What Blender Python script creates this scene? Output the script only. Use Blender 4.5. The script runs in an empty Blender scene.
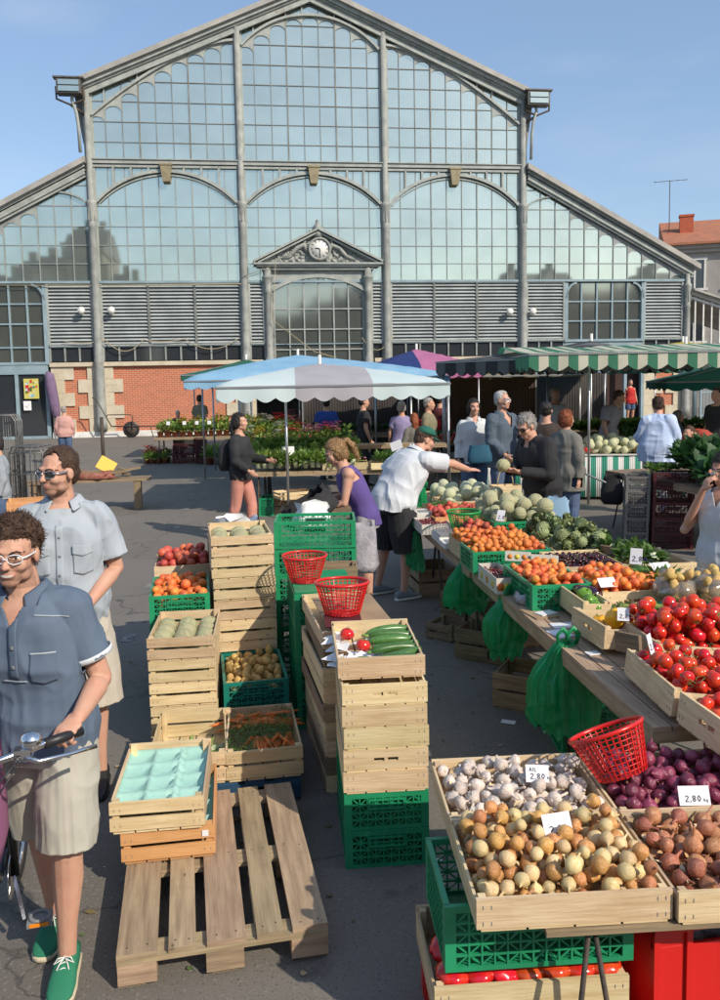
import bpy, math, random
import numpy as np
from mathutils import Vector, Matrix, noise
PI = math.pi
D = bpy.data
SC = bpy.context.scene
COL = SC.collection
R = math.radians
rnd = random.Random(7)

# ---------------------------------------------------------------- camera
pitch, roll = math.atan(78/830.0), R(1.09)
fw = Vector((0, math.cos(pitch), -math.sin(pitch)))
up0 = Vector((0, math.sin(pitch), math.cos(pitch)))
rt = Vector((1, 0, 0))*math.cos(roll) - up0*math.sin(roll)
up = Vector((1, 0, 0))*math.sin(roll) + up0*math.cos(roll)
cam = D.cameras.new('camera')
cam.sensor_fit = 'VERTICAL'
cam.sensor_height = 36
cam.lens = 36*830/1000.0
cam.shift_y = -0.04
cam.clip_start = 0.05
cam.clip_end = 3000
camo = D.objects.new('camera', cam)
COL.objects.link(camo)
mw = Matrix((rt, up, -fw)).transposed().to_4x4()
mw.translation = Vector((0, 0, 2.2))
camo.matrix_world = mw
SC.camera = camo

# ---------------------------------------------------------------- light
SUN_EL, SUN_AZ = 36.0, 45.0        # elevation; light travels towards (-sin az, cos az)
ld = Vector((-math.sin(R(SUN_AZ))*math.cos(R(SUN_EL)), math.cos(R(SUN_AZ))*math.cos(R(SUN_EL)), -math.sin(R(SUN_EL))))
sun = D.lights.new('sun', 'SUN')
sun.energy = 3.2
sun.angle = R(0.5)
sun.color = (1.0, 0.90, 0.76)
so = D.objects.new('sun', sun)
so.rotation_mode = 'QUATERNION'
so.rotation_quaternion = ld.to_track_quat('-Z', 'Y')
COL.objects.link(so)
W = D.worlds.new('World')
SC.world = W
W.use_nodes = True
wt = W.node_tree
sky = wt.nodes.new('ShaderNodeTexSky')
sky.sky_type = 'NISHITA'
sky.sun_disc = False
sky.sun_elevation = R(SUN_EL)
sky.sun_rotation = math.atan2(-ld.x, -ld.y)
sky.air_density = 1.1
sky.dust_density = 1.1
sky.ozone_density = 1.6
bg = wt.nodes['Background']
bg.inputs[1].default_value = 0.138
hz = wt.nodes.new('ShaderNodeMix')        # flat blue mixed in to even out the sky's light gradient
hz.data_type = 'RGBA'
hz.inputs[0].default_value = 0.42
hz.inputs[7].default_value = (1.35, 2.05, 3.25, 1)
wc = wt.nodes.new('ShaderNodeTexCoord'); wm = wt.nodes.new('ShaderNodeMapping'); wm.inputs['Scale'].default_value = (1.5, 1.5, 7)
wn = wt.nodes.new('ShaderNodeTexNoise'); wn.inputs['Scale'].default_value = 1.6; wn.inputs['Detail'].default_value = 5
wr = wt.nodes.new('ShaderNodeMapRange'); wr.inputs[1].default_value = .52; wr.inputs[2].default_value = .80; wr.inputs[4].default_value = .35
wx = wt.nodes.new('ShaderNodeMix'); wx.data_type = 'RGBA'; wx.inputs[7].default_value = (3.6, 4.0, 4.6, 1)       # faint cirrus
wt.links.new(wc.outputs['Generated'], wm.inputs[0]); wt.links.new(wm.outputs[0], wn.inputs['Vector']); wt.links.new(wn.outputs[0], wr.inputs[0])
wt.links.new(sky.outputs[0], hz.inputs[6])
wt.links.new(wr.outputs[0], wx.inputs[0]); wt.links.new(hz.outputs[2], wx.inputs[6])
wt.links.new(wx.outputs[2], bg.inputs[0])
SC.view_settings.view_transform = 'Standard'
SC.view_settings.look = 'None'
SC.view_settings.exposure = 0.48
SC.view_settings.gamma = 1
SC.render.engine = 'CYCLES'

# ---------------------------------------------------------------- mesh helper
class MB:
    def __init__(s):
        s.v = []; s.f = []; s.uv = []; s.m = []; s.sm = []
    def add(s, vs, fs, mi=0, uvs=None, smooth=False):
        o = len(s.v)
        s.v += [tuple(p) for p in vs]
        for i, f in enumerate(fs):
            s.f.append([o+k for k in f])
            s.uv.append(uvs[i] if uvs else [(0, 0)]*len(f))
            s.m.append(mi); s.sm.append(smooth)
    def merge(s, o, M=None, mi=None):
        n = len(s.v)
        s.v += [tuple(M @ Vector(p)) for p in o.v] if M else o.v
        s.f += [[n+k for k in f] for f in o.f]
        s.uv += o.uv; s.sm += o.sm
        s.m += o.m if mi is None else [mi]*len(o.m)
    def hexa(s, P, mi=0):                  # 8 points: bottom 0-3 ccw, top 4-7
        P = [Vector(p) for p in P]
        fs = [(0, 3, 2, 1), (4, 5, 6, 7), (0, 1, 5, 4), (1, 2, 6, 5), (2, 3, 7, 6), (3, 0, 4, 7)]
        ou, ov = rnd.random()*9, rnd.random()*9
        uvs = []
        for f in fs:
            a = (P[f[1]]-P[f[0]]).length; b = (P[f[3]]-P[f[0]]).length
            if a >= b: uvs.append([(ou, ov), (ou+a, ov), (ou+a, ov+b), (ou, ov+b)])
            else: uvs.append([(ou, ov), (ou, ov+a), (ou+b, ov+a), (ou+b, ov)])
        s.add(P, fs, mi, uvs)
    def box(s, c, size, rot=None, mi=0):
        hx, hy, hz = size[0]/2, size[1]/2, size[2]/2
        P = [Vector(p) for p in ((-hx,-hy,-hz),(hx,-hy,-hz),(hx,hy,-hz),(-hx,hy,-hz),(-hx,-hy,hz),(hx,-hy,hz),(hx,hy,hz),(-hx,hy,hz))]
        if rot is not None: P = [rot @ p for p in P]
        c = Vector(c)
        s.hexa([p+c for p in P], mi)
    def bx(s, x0, x1, y0, y1, z0, z1, mi=0):
        s.box(((x0+x1)/2, (y0+y1)/2, (z0+z1)/2), (x1-x0, y1-y0, z1-z0), None, mi)
    def bar(s, a, b, w, h=None, mi=0, upv=(0, 0, 1)):
        a, b = Vector(a), Vector(b); h = h or w
        d = b-a; L = d.length
        if L < 1e-6: return
        x = d/L; z = Vector(upv)
        if abs(x.dot(z)) > .98: z = Vector((1, 0, 0)) if abs(x.x) < .9 else Vector((0, 1, 0))
        y = z.cross(x).normalized(); z = x.cross(y)
        M = Matrix((x, y, z)).transposed()
        s.box((a+b)/2, (L, w, h), M, mi)
    def tube(s, pts, r, n=8, mi=0, caps=True, smooth=True, rr=None):
        pts = [Vector(p) for p in pts]
        ring = []; prev = None
        for i, p in enumerate(pts):
            t = (pts[min(i+1, len(pts)-1)] - pts[max(i-1, 0)])
            t = t.normalized() if t.length > 1e-9 else Vector((0, 0, 1))
            if prev is None:
                u = Vector((0, 0, 1)).cross(t)
                if u.length < .1: u = Vector((1, 0, 0)).cross(t)
            else: u = prev - t*prev.dot(t)
            u.normalize(); prev = u; w = t.cross(u)
            q = (r[i] if isinstance(r, (list, tuple)) else r)
            ring.append([p+(u*math.cos(2*PI*k/n)+w*math.sin(2*PI*k/n)*(rr or 1))*q for k in range(n)])
        vs = [p for g in ring for p in g]; fs = []
        for i in range(len(pts)-1):
            for k in range(n):
                a = i*n+k; b = i*n+(k+1) % n
                fs.append((a, b, b+n, a+n))
        if caps:
            fs.append(tuple(range(n-1, -1, -1))); o = (len(pts)-1)*n
            fs.append(tuple(o+k for k in range(n)))
        s.add(vs, fs, mi, None, smooth)
    def lathe(s, prof, n=16, mi=0, M=None, smooth=True, fn=None, close=True):
        vs = []; fs = []
        for i, (r, z) in enumerate(prof):
            for k in range(n):
                a = 2*PI*k/n
                q = r*(fn(a, i/(len(prof)-1)) if fn else 1)
                vs.append(Vector((q*math.cos(a), q*math.sin(a), z)))
        for i in range(len(prof)-1):
            for k in range(n):
                a = i*n+k; b = i*n+(k+1) % n
                fs.append((a, b, b+n, a+n))
        if close:
            if prof[0][0] > 1e-5: fs.append(tuple(range(n-1, -1, -1)))
            if prof[-1][0] > 1e-5: fs.append(tuple((len(prof)-1)*n+k for k in range(n)))
        if M: vs = [M @ v for v in vs]
        s.add(vs, fs, mi, None, smooth)
    def prism(s, poly, y0, y1, mi=0, M=None):     # polygon in x,z extruded along y
        n = len(poly)
        vs = [Vector((p[0], y0, p[1])) for p in poly]+[Vector((p[0], y1, p[1])) for p in poly]
        fs = [tuple(range(n)), tuple(range(2*n-1, n-1, -1))]
        fs += [(k, k+n, (k+1) % n+n, (k+1) % n) for k in range(n)]
        if M: vs = [M @ v for v in vs]
        uvs = [[(vs[i].x, vs[i].z) for i in f] for f in fs]
        s.add(vs, fs, mi, uvs)
    def leaf(s, base, d, L, w, nrm=None, droop=.25, mi=0, seg=3, fold=.15):
        base = Vector(base); d = Vector(d).normalized()
        nrm = Vector(nrm) if nrm else Vector((0, 0, 1))
        side = d.cross(nrm)
        if side.length < .05: side = d.cross(Vector((1, 0, 0)))
        side.normalize(); n2 = side.cross(d)
        vs = []; fs = []
        for i in range(seg+1):
            t = i/seg; q = w*math.sin(PI*min(.97, .12+.85*t))*.5
            c = base+d*L*t - n2*droop*L*t*t
            vs += [c-side*q+n2*fold*q, c, c+side*q+n2*fold*q]
        for i in range(seg):
            a = i*3
            fs += [(a, a+1, a+4, a+3), (a+1, a+2, a+5, a+4)]
        s.add(vs, fs, mi, None, True)
    def mesh(s, name, mats):
        me = D.meshes.new(name)
        me.from_pydata(s.v, [], s.f)
        if not isinstance(mats, (list, tuple)): mats = [mats]
        for m in mats: me.materials.append(m)
        me.polygons.foreach_set('material_index', s.m)
        me.polygons.foreach_set('use_smooth', s.sm)
        ul = me.uv_layers.new(name='UVMap')
        flat = [c for f in s.uv for p in f for c in p]
        ul.data.foreach_set('uv', flat)
        me.update()
        return me

def obj(name, mb, mat, parent=None, loc=None, rot=None):
    me = mb.mesh(name, mat) if isinstance(mb, MB) else mb
    o = D.objects.new(name, me)
    COL.objects.link(o)
    if parent: o.parent = parent
    if loc: o.location = loc
    if rot: o.rotation_euler = rot
    return o
def tag(o, label=None, cat=None, group=None, kind=None):
    if label: o['label'] = label
    if cat: o['category'] = cat
    if group: o['group'] = group
    if kind: o['kind'] = kind
    return o
def thing(name, label, cat, loc=(0, 0, 0), rz=0, group=None):
    o = D.objects.new(name, None)
    COL.objects.link(o)
    o.empty_display_size = .1
    o.location = loc; o.rotation_euler = (0, 0, rz)
    return tag(o, label, cat, group)
def dup(root, loc, rot=0, label=None, group=None, scale=None):
    def cp(o, par):
        c = o.copy(); COL.objects.link(c)
        if par: c.parent = par
        for ch in kids.get(o.name, []): cp(ch, c)
        return c
    kids = {}
    def walk(o):
        kids[o.name] = [x for x in o.children]
        for x in kids[o.name]: walk(x)
    walk(root)
    r = cp(root, None)
    r.location = loc
    r.rotation_euler = rot if isinstance(rot, (tuple, list)) else (0, 0, rot)
    if label: r['label'] = label
    if group: r['group'] = group
    if scale: r.scale = (scale,)*3 if not isinstance(scale, (tuple, list)) else scale
    return r

# ---------------------------------------------------------------- materials
def mat(name, col, rough=.6, var=None, vs=6.0, bump=0, bs=40.0, metal=0, spec=.5, coord='Object', obj_var=0, trans=0, sub=0, alpha=1, vscale=(1, 1, 1), hue=0, v2=None, v2s=60, v2t=.6, coat=0, detail=6):
    m = D.materials.new(name); m.use_nodes = True
    nt = m.node_tree; N = nt.nodes; L = nt.links
    b = N['Principled BSDF']
    b.inputs['Roughness'].default_value = rough
    b.inputs['Metallic'].default_value = metal
    b.inputs['Specular IOR Level'].default_value = spec
    if trans: b.inputs['Transmission Weight'].default_value = trans
    if coat: b.inputs['Coat Weight'].default_value = coat
    if sub:
        b.inputs['Subsurface Weight'].default_value = sub
        b.inputs['Subsurface Radius'].default_value = (.02, .008, .004)
    if alpha < 1: b.inputs['Alpha'].default_value = alpha
    tc = N.new('ShaderNodeTexCoord'); mp = N.new('ShaderNodeMapping')
    mp.inputs['Scale'].default_value = vscale
    L.new(tc.outputs[coord], mp.inputs[0])
    oi = N.new('ShaderNodeObjectInfo')
    rgb = N.new('ShaderNodeRGB'); rgb.outputs[0].default_value = (*col, 1)
    cur = rgb.outputs[0]
    def mix(fac, a, bcol, mode='MIX'):
        x = N.new('ShaderNodeMix'); x.data_type = 'RGBA'; x.blend_type = mode
        if isinstance(fac, float): x.inputs[0].default_value = fac
        else: L.new(fac, x.inputs[0])
        L.new(a, x.inputs[6])
        if isinstance(bcol, tuple): x.inputs[7].default_value = (*bcol, 1)
        else: L.new(bcol, x.inputs[7])
        return x.outputs[2]
    def nz(scale, det=6, lo=.35, hi=.65):
        n = N.new('ShaderNodeTexNoise'); n.noise_dimensions = '4D'
        n.inputs['Scale'].default_value = scale; n.inputs['Detail'].default_value = det
        L.new(mp.outputs[0], n.inputs['Vector'])
        q = N.new('ShaderNodeMath'); q.operation = 'MULTIPLY'; q.inputs[1].default_value = 37
        L.new(oi.outputs['Random'], q.inputs[0]); L.new(q.outputs[0], n.inputs['W'])
        r = N.new('ShaderNodeMapRange'); r.inputs[1].default_value = lo; r.inputs[2].default_value = hi
        L.new(n.outputs[0], r.inputs[0]); return r.outputs[0]
    if var: cur = mix(nz(vs, detail), cur, var)
    if v2: cur = mix(nz(v2s, 4, v2t, v2t+.12), cur, v2)
    if obj_var:
        hs = N.new('ShaderNodeHueSaturation')
        a = N.new('ShaderNodeMapRange'); a.inputs[3].default_value = 1-obj_var; a.inputs[4].default_value = 1+obj_var
        L.new(oi.outputs['Random'], a.inputs[0]); L.new(a.outputs[0], hs.inputs['Value'])
        if hue:
            w = N.new('ShaderNodeMath'); w.operation = 'MULTIPLY'; w.inputs[1].default_value = 7.31
            fr = N.new('ShaderNodeMath'); fr.operation = 'FRACT'
            L.new(oi.outputs['Random'], w.inputs[0]); L.new(w.outputs[0], fr.inputs[0])
            h = N.new('ShaderNodeMapRange'); h.inputs[3].default_value = .5-hue; h.inputs[4].default_value = .5+hue
            L.new(fr.outputs[0], h.inputs[0]); L.new(h.outputs[0], hs.inputs['Hue'])
        L.new(cur, hs.inputs['Color']); cur = hs.outputs[0]
    L.new(cur, b.inputs['Base Color'])
    if bump:
        n = N.new('ShaderNodeTexNoise'); n.inputs['Scale'].default_value = bs; n.inputs['Detail'].default_value = 5
        L.new(mp.outputs[0], n.inputs['Vector'])
        bp = N.new('ShaderNodeBump'); bp.inputs['Strength'].default_value = bump; bp.inputs['Distance'].default_value = .01
        L.new(n.outputs[0], bp.inputs['Height']); L.new(bp.outputs[0], b.inputs['Normal'])
    return m
def stripes(name, cols, scale, axis=0, rough=.7, coord='Object'):
    m = mat(name, cols[0], rough, bump=.15, bs=30)
    nt = m.node_tree; N = nt.nodes; L = nt.links; b = N['Principled BSDF']
    tc = N.new('ShaderNodeTexCoord'); sp = N.new('ShaderNodeSeparateXYZ'); L.new(tc.outputs[coord], sp.inputs[0])
    q = N.new('ShaderNodeMath'); q.operation = 'MULTIPLY'; q.inputs[1].default_value = scale; L.new(sp.outputs[axis], q.inputs[0])
    fr = N.new('ShaderNodeMath'); fr.operation = 'FRACT'; L.new(q.outputs[0], fr.inputs[0])
    rp = N.new('ShaderNodeValToRGB'); rp.color_ramp.interpolation = 'CONSTANT'
    e = rp.color_ramp.elements
    e[0].color = (*cols[0], 1); e[0].position = 0
    e[1].color = (*cols[1], 1); e[1].position = 1/len(cols)
    for i in range(2, len(cols)):
        x = e.new(i/len(cols)); x.color = (*cols[i], 1)
    L.new(fr.outputs[0], rp.inputs[0]); L.new(rp.outputs[0], b.inputs['Base Color'])
    return m

M = {}
M['metal'] = mat('painted_iron', (.38, .40, .37), .6, (.27, .29, .27), 3, .3, 30, v2=(.27, .17, .09), v2s=2.2, v2t=.66)
M['metal_blue'] = mat('blue_grey_paint', (.27, .36, .40), .5, (.2, .28, .31), 3, .2, 30)
M['column'] = mat('column_paint', (.35, .355, .325), .6, (.22, .235, .22), 2.5, .4, 30, v2=(.22, .2, .16), v2s=4)
M['mull'] = mat('window_bar_paint', (.33, .355, .335), .6, (.20, .215, .205), 1.5)
M['mulld'] = mat('window_bar_dark', (.22, .23, .21), .6, (.14, .12, .09), 1.5)
M['louvre'] = mat('louvre_slat_paint', (.43, .47, .465), .55, (.33, .36, .36), 1.5)
M['dark'] = mat('dark_void', (.02, .02, .02), .9)
M['stone'] = mat('pale_stone', (.60, .53, .40), .85, (.50, .43, .31), 2.5, .5, 20, v2=(.3, .26, .2), v2s=9, v2t=.62)
M['white'] = mat('white_paint', (.75, .74, .70), .6, (.62, .6, .55), 4)
M['zinc'] = mat('zinc_roof', (.40, .38, .34), .6, (.27, .26, .24), 1.5, .3, 12)
M['steel'] = mat('galvanised_steel', (.5, .5, .5), .35, (.38, .38, .38), 30, metal=.8)
M['chrome'] = mat('chrome', (.75, .75, .76), .15, metal=1)
M['black'] = mat('black_plastic', (.02, .02, .022), .45, obj_var=.2)
M['rust'] = mat('dark_rusty_iron', (.09, .06, .045), .7, (.04, .035, .03), 25, .3, 90)
M['grey'] = mat('grey_metal', (.22, .23, .24), .5)
# ---------------------------------------------------------------- ground
def ground_mat():
    m = mat('asphalt', (.185, .165, .14), .85, (.15, .134, .114), .8, .5, 180, v2=(.17, .15, .125), v2s=260, v2t=.62)
    nt = m.node_tree; N = nt.nodes; L = nt.links; b = N['Principled BSDF']
    src = b.inputs['Base Color'].links[0].from_socket
    tc = N.new('ShaderNodeTexCoord')
    def layer(src, scale, t, col, det=5):
        n = N.new('ShaderNodeTexNoise'); n.inputs['Scale'].default_value = scale; n.inputs['Detail'].default_value = det
        L.new(tc.outputs['Object'], n.inputs['Vector'])
        r = N.new('ShaderNodeMapRange'); r.inputs[1].default_value = t; r.inputs[2].default_value = t+.05
        L.new(n.outputs[0], r.inputs[0])
        x = N.new('ShaderNodeMix'); x.data_type = 'RGBA'; L.new(r.outputs[0], x.inputs[0]); L.new(src, x.inputs[6]); x.inputs[7].default_value = (*col, 1)
        return x.outputs[2]
    s = layer(src, .35, .53, (.168, .15, .128))
    s = layer(s, 5.5, .70, (.18, .165, .14), 2)
    s = layer(s, 2.3, .66, (.115, .103, .088), 3)
    s = layer(s, 60, .60, (.22, .20, .175), 2)
    s = layer(s, 95, .62, (.07, .062, .055), 2)
    vo = N.new('ShaderNodeTexVoronoi'); vo.feature = 'DISTANCE_TO_EDGE'; vo.inputs['Scale'].default_value = .42
    dn = N.new('ShaderNodeTexNoise'); dn.inputs['Scale'].default_value = 2.2; dn.inputs['Detail'].default_value = 6
    L.new(tc.outputs['Object'], dn.inputs['Vector'])
    vm = N.new('ShaderNodeVectorMath'); vm.operation = 'MULTIPLY_ADD'; vm.inputs[1].default_value = (.9, .9, 0)
    L.new(dn.outputs['Color'], vm.inputs[0]); L.new(tc.outputs['Object'], vm.inputs[2]); L.new(vm.outputs[0], vo.inputs['Vector'])
    cr = N.new('ShaderNodeMapRange'); cr.inputs[1].default_value = .0; cr.inputs[2].default_value = .006; cr.inputs[3].default_value = .75; cr.inputs[4].default_value = 0
    L.new(vo.outputs['Distance'], cr.inputs[0])
    cx = N.new('ShaderNodeMix'); cx.data_type = 'RGBA'; L.new(cr.outputs[0], cx.inputs[0]); L.new(s, cx.inputs[6]); cx.inputs[7].default_value = (.05, .045, .04, 1)
    s = cx.outputs[2]
    L.new(s, b.inputs['Base Color'])
    return m
g = MB()
S = 900
g.add([(-S, -S, 0), (S, -S, 0), (S, S, 0), (-S, S, 0)], [(0, 1, 2, 3)])
tag(obj('ground', g, ground_mat()), kind='structure')
# thin painted dashes on the asphalt running away from the viewer
g = MB()
for k in range(14):
    y = 7 + k*1.9
    x = -2.05 - (y-7)*.14 + rnd.uniform(-.03, .03)
    g.add([(x-.05, y, .004), (x+.05, y+.01, .004), (x+.045, y+.22, .004), (x-.05, y+.2, .004)], [(0, 1, 2, 3)])
tag(obj('ground_marking', g, mat('worn_road_paint', (.3, .29, .27), .8, (.14, .13, .12), 14)), kind='structure')
# trodden leaves, peel and scraps round the stalls
g = MB()
for k in range(420):
    x = rnd.uniform(-2.4, 1.3) if k % 3 else rnd.uniform(-6, 6); y = rnd.uniform(2.2, 8) if k % 3 else rnd.uniform(8, 22)
    a0 = rnd.random()*6; r0 = rnd.uniform(.006, .022); n = rnd.choice((4, 5, 6)); mi = rnd.choice((0, 0, 1, 2))
    g.add([(x+math.cos(a0+2*PI*q/n)*r0*rnd.uniform(.5, 1.6), y+math.sin(a0+2*PI*q/n)*r0*rnd.uniform(.4, 1.1), .005+rnd.uniform(0, .006)) for q in range(n)], [tuple(range(n))], mi)
tag(obj('litter', g, [mat('dry_leaf', (.16, .12, .05), .9), mat('green_scrap', (.07, .12, .03), .8), mat('onion_peel_scrap', (.42, .30, .18), .8)]), kind='stuff', label='trodden leaf scraps and peel scattered round the stalls', cat='litter')
g = MB()
for k in range(46):
    x, y = rnd.uniform(-2.2, 1.2), rnd.uniform(2.2, 9)
    a0 = rnd.random()*6; r0 = rnd.uniform(.012, .03)
    g.add([(x+math.cos(a0+2*PI*k2/7)*r0*rnd.uniform(.7, 1.3), y+math.sin(a0+2*PI*k2/7)*r0*rnd.uniform(.7, 1.3), .004) for k2 in range(7)], [tuple(range(7))])
tag(obj('gum_spots', g, mat('chewing_gum', (.17, .16, .14), .8)), kind='stuff', label='flattened pale gum spots scattered on the asphalt', cat='stain')

# ---------------------------------------------------------------- market hall
AL = R(7.4)
HALL = thing('market_hall', 'iron and glass market hall with clock pediment and brick base', 'market hall', (-1.821, 37.784, 0), AL)
def glass_mat(name, col, rough, metal):
    m = mat(name, col, rough, tuple(c*.86 for c in col), .6, metal=metal, spec=.8)
    return m
M['glass'] = glass_mat('sky_glass', (.60, .66, .58), .035, .82)
M['glass2'] = glass_mat('dusty_glass', (.42, .44, .38), .07, .85)
M['glassd'] = mat('dark_door_glass', (.03, .035, .04), .06, spec=1.0)
def clip(poly, a, b, c):                # keep a*x+b*z<=c
    out = []
    for i in range(len(poly)):
        p, q = poly[i], poly[(i+1) % len(poly)]
        dp, dq = a*p[0]+b*p[1]-c, a*q[0]+b*q[1]-c
        if dp <= 0: out.append(p)
        if dp*dq < 0:
            t = dp/(dp-dq); out.append((p[0]+(q[0]-p[0])*t, p[1]+(q[1]-p[1])*t))
    return out
def panes(xs, zs, half=None, y=0.0, tilt=.0016, mi=None):
    mb = MB()
    for i in range(len(xs)-1):
        for j in range(len(zs)-1):
            poly = [(xs[i], zs[j]), (xs[i+1], zs[j]), (xs[i+1], zs[j+1]), (xs[i], zs[j+1])]
            for h in (half or []):
                if poly: poly = clip(poly, *h)
            if len(poly) < 3: continue
            cx, cz = (xs[i]+xs[i+1])/2, (zs[j]+zs[j+1])/2
            tx, tz = rnd.gauss(0, tilt*2), rnd.gauss(0, tilt*2)
            bul = 0
            vs = [(p[0], y+(p[0]-cx)*tx+(p[1]-cz)*tz, p[1]) for p in poly]
            mb.add(vs, [tuple(range(len(vs)))])
    return mb
def bars(xs, zs, half=None, w=.045, y=-.03, heavy=(), hw=.09, zlist=None):
    mb = MB(); z0, z1 = zs[0], zs[-1]
    def seg(p, q, ww):
        # clip line to half planes
        t0, t1 = 0, 1
        for (a, b, c) in (half or []):
            d0 = a*p[0]+b*p[1]-c; d1 = a*q[0]+b*q[1]-c
            if d0 > 0 and d1 > 0: return
            if d0*d1 < 0:
                t = d0/(d0-d1)
                if d0 > 0: t0 = max(t0, t)
                else: t1 = min(t1, t)
        if t1-t0 < .01: return
        P = lambda t: (p[0]+(q[0]-p[0])*t, y, p[1]+(q[1]-p[1])*t)
        mb.bar(P(t0), P(t1), ww, ww, upv=(0, 1, 0))
    for i, x in enumerate(xs): seg((x, z0), (x, z1), hw if i in heavy else w)
    for z in (zlist if zlist is not None else zs[1:-1]): seg((xs[0], z), (xs[-1], z), w*.9)
    return mb
def lin(a, b, n): return [a+(b-a)*i/n for i in range(n+1)]
cols_u = [-9.55, -3.18, 3.18, 9.55]
roof = lambda u: 19.05-.43*abs(u)
aroof = lambda u: 11.45-.53*(abs(u)-9.6)
ARC = []
# upper glazing 11.75 -> roof
rows_up = [11.75, 12.62, 13.46, 14.30, 15.14, 15.98, 16.82, 17.66, 18.5, 19.3]
for i in range(3):
    xs = lin(cols_u[i], cols_u[i+1], 9)
    half = [(.43, 1, 18.9), (-.43, 1, 18.9)]
    obj('glazing', panes(xs, rows_up, half), M['glass'], HALL)
    obj('glazing_bars', bars(xs, rows_up, half, .028, heavy=(3, 6), hw=.055), M['mulld'], HALL)
    # lower glazing 6.7 -> 11.75
    rows = [6.7, 7.5, 8.28, 9.08, 9.94, 10.85, 11.72]
    if i == 1:
        half2 = None
    obj('glazing', panes(xs, rows), M['glass'], HALL)
    obj('glazing_bars', bars(xs, rows, None, .03, heavy=(3, 6), hw=.05, zlist=rows[1:5]), M['mull'], HALL)
# curved ribs
def arcpts(u0, u1, z0, zc, n=24, full=True):
    # segmental arch from (u0,z0) to (u1,z0) with crown zc
    w = (u1-u0)/2; h = zc-z0; r = (w*w+h*h)/(2*h); cx = (u0+u1)/2; cz = zc-r
    a = math.asin(w/r)
    return [(cx+r*math.sin(-a+2*a*k/n), cz+r*math.cos(-a+2*a*k/n)) for k in range(n+1)]
def rib(pts, w, dep, y=-.1, mi=0):
    mb = MB()
    for k in range(len(pts)-1):
        a, b = pts[k], pts[k+1]
        mb.bar((a[0], y, a[1]), (b[0], y, b[1]), w, dep, mi, upv=(0, 1, 0))
    return mb
for i in range(3):
    u0, u1 = cols_u[i]+.2, cols_u[i+1]-.2
    P = arcpts(u0, u1, 10.12, 11.42)
    r = rib(P, .13, .16); r2 = rib([(p[0], p[1]) for p in arcpts(u0+.12, u1-.12, 10.05, 11.25)], .05, .1, -.05)
    r.merge(r2)
    n = 8
    for k in range(1, n):             # spandrel uprights with rounded feet
        u = u0+(u1-u0)*k/n
        za = np.interp(u, [p[0] for p in P], [p[1] for p in P])
        if 11.5-za > .1: r.bar((u, -.1, za), (u, -.1, 11.6), .08, .08)
    obj('arch_rib', r, M['metal'], HALL)
    k = MB(); um = (u0+u1)/2
    k.hexa([(um-.15, -.3, 10.95), (um+.15, -.3, 10.95), (um+.15, 0, 10.95), (um-.15, 0, 10.95), (um-.24, -.36, 11.62), (um+.24, -.36, 11.62), (um+.24, 0, 11.62), (um-.24, 0, 11.62)])
    k.bx(um-.27, um+.27, -.39, 0, 11.62, 11.70)
    obj('keystone', k, mat('stained_keystone', (.33, .28, .17), .7, (.22, .18, .11), 4, .5, 25), HALL)
b = MB()
b.bx(-9.5, 9.5, -.20, .0, 11.70, 11.86); b.bx(-9.5, 9.5, -.14, .0, 11.56, 11.66); b.bx(-9.5, 9.5, -.26, .0, 11.86, 11.90)
obj('beam', b, M['metal'], HALL)
# upper curved ribs: side quarter arcs and the centre arch
side = lambda s: [(s*(9.4-6.05*math.sin(t)), 13.6+3.35*(1-math.cos(t))/1*0+3.35*(t/(PI/2))**.9) for t in [PI/2*k/20 for k in range(21)]]
def side_pts(s):
    pts = []
    for k in range(21):
        t = k/20; u = 9.4-6.1*t
        z = 13.7+3.25*(1-(1-t)**1.55)*1.0
        pts.append((s*u, z))
    return pts
def centre_pts(): return arcpts(-3.0, 3.0, 16.75, 18.1, 24)
def gussets(P, xs):
    mb = MB(); P = sorted(P); X = [p[0] for p in P]; Z = [p[1] for p in P]
    f = lambda u: float(np.interp(u, X, Z))
    for a, b_ in zip(xs[:-1], xs[1:]):
        r_ = (b_-a)/2; m_ = (a+b_)/2; low = min(f(a), f(b_), f(m_))-.04
        zc = low-r_*.8
        left = [(a, zc)]+[(m_-r_*math.cos(t), zc+r_*.8*math.sin(t)) for t in [PI/2*k/5 for k in range(6)]]+[(m_, f(m_)), (a, f(a))]
        right = [(b_, zc)]+[(m_+r_*math.cos(t), zc+r_*.8*math.sin(t)) for t in [PI/2*k/5 for k in range(6)]]+[(m_, f(m_)), (b_, f(b_))]
        for q in (left, right): mb.prism(q, -.05, -.02)
    return mb
for P, xa, xb, n in ((side_pts(-1), cols_u[0], cols_u[1], 9), (side_pts(1), cols_u[2], cols_u[3], 9), (centre_pts(), -3.18, 3.18, 9)):
    r = rib(P, .10, .14)
    Q = sorted(P); X = [p[0] for p in Q]; Z = [p[1] for p in Q]
    for k in range(1, 9, 1 if n == 9 else 1):
        u = xa+(xb-xa)*k/9
        if k % 3 == 0 or (k % 3 == 1 and n):
            za = float(np.interp(u, X, Z)); zt = 18.75-.43*abs(u)
            if zt-za > .12: r.bar((u, -.08, za), (u, -.08, zt), .07, .06)
    r.merge(gussets(P, lin(xa, xb, n)))
    obj('arch_rib', r, M['metal'], HALL)
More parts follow.
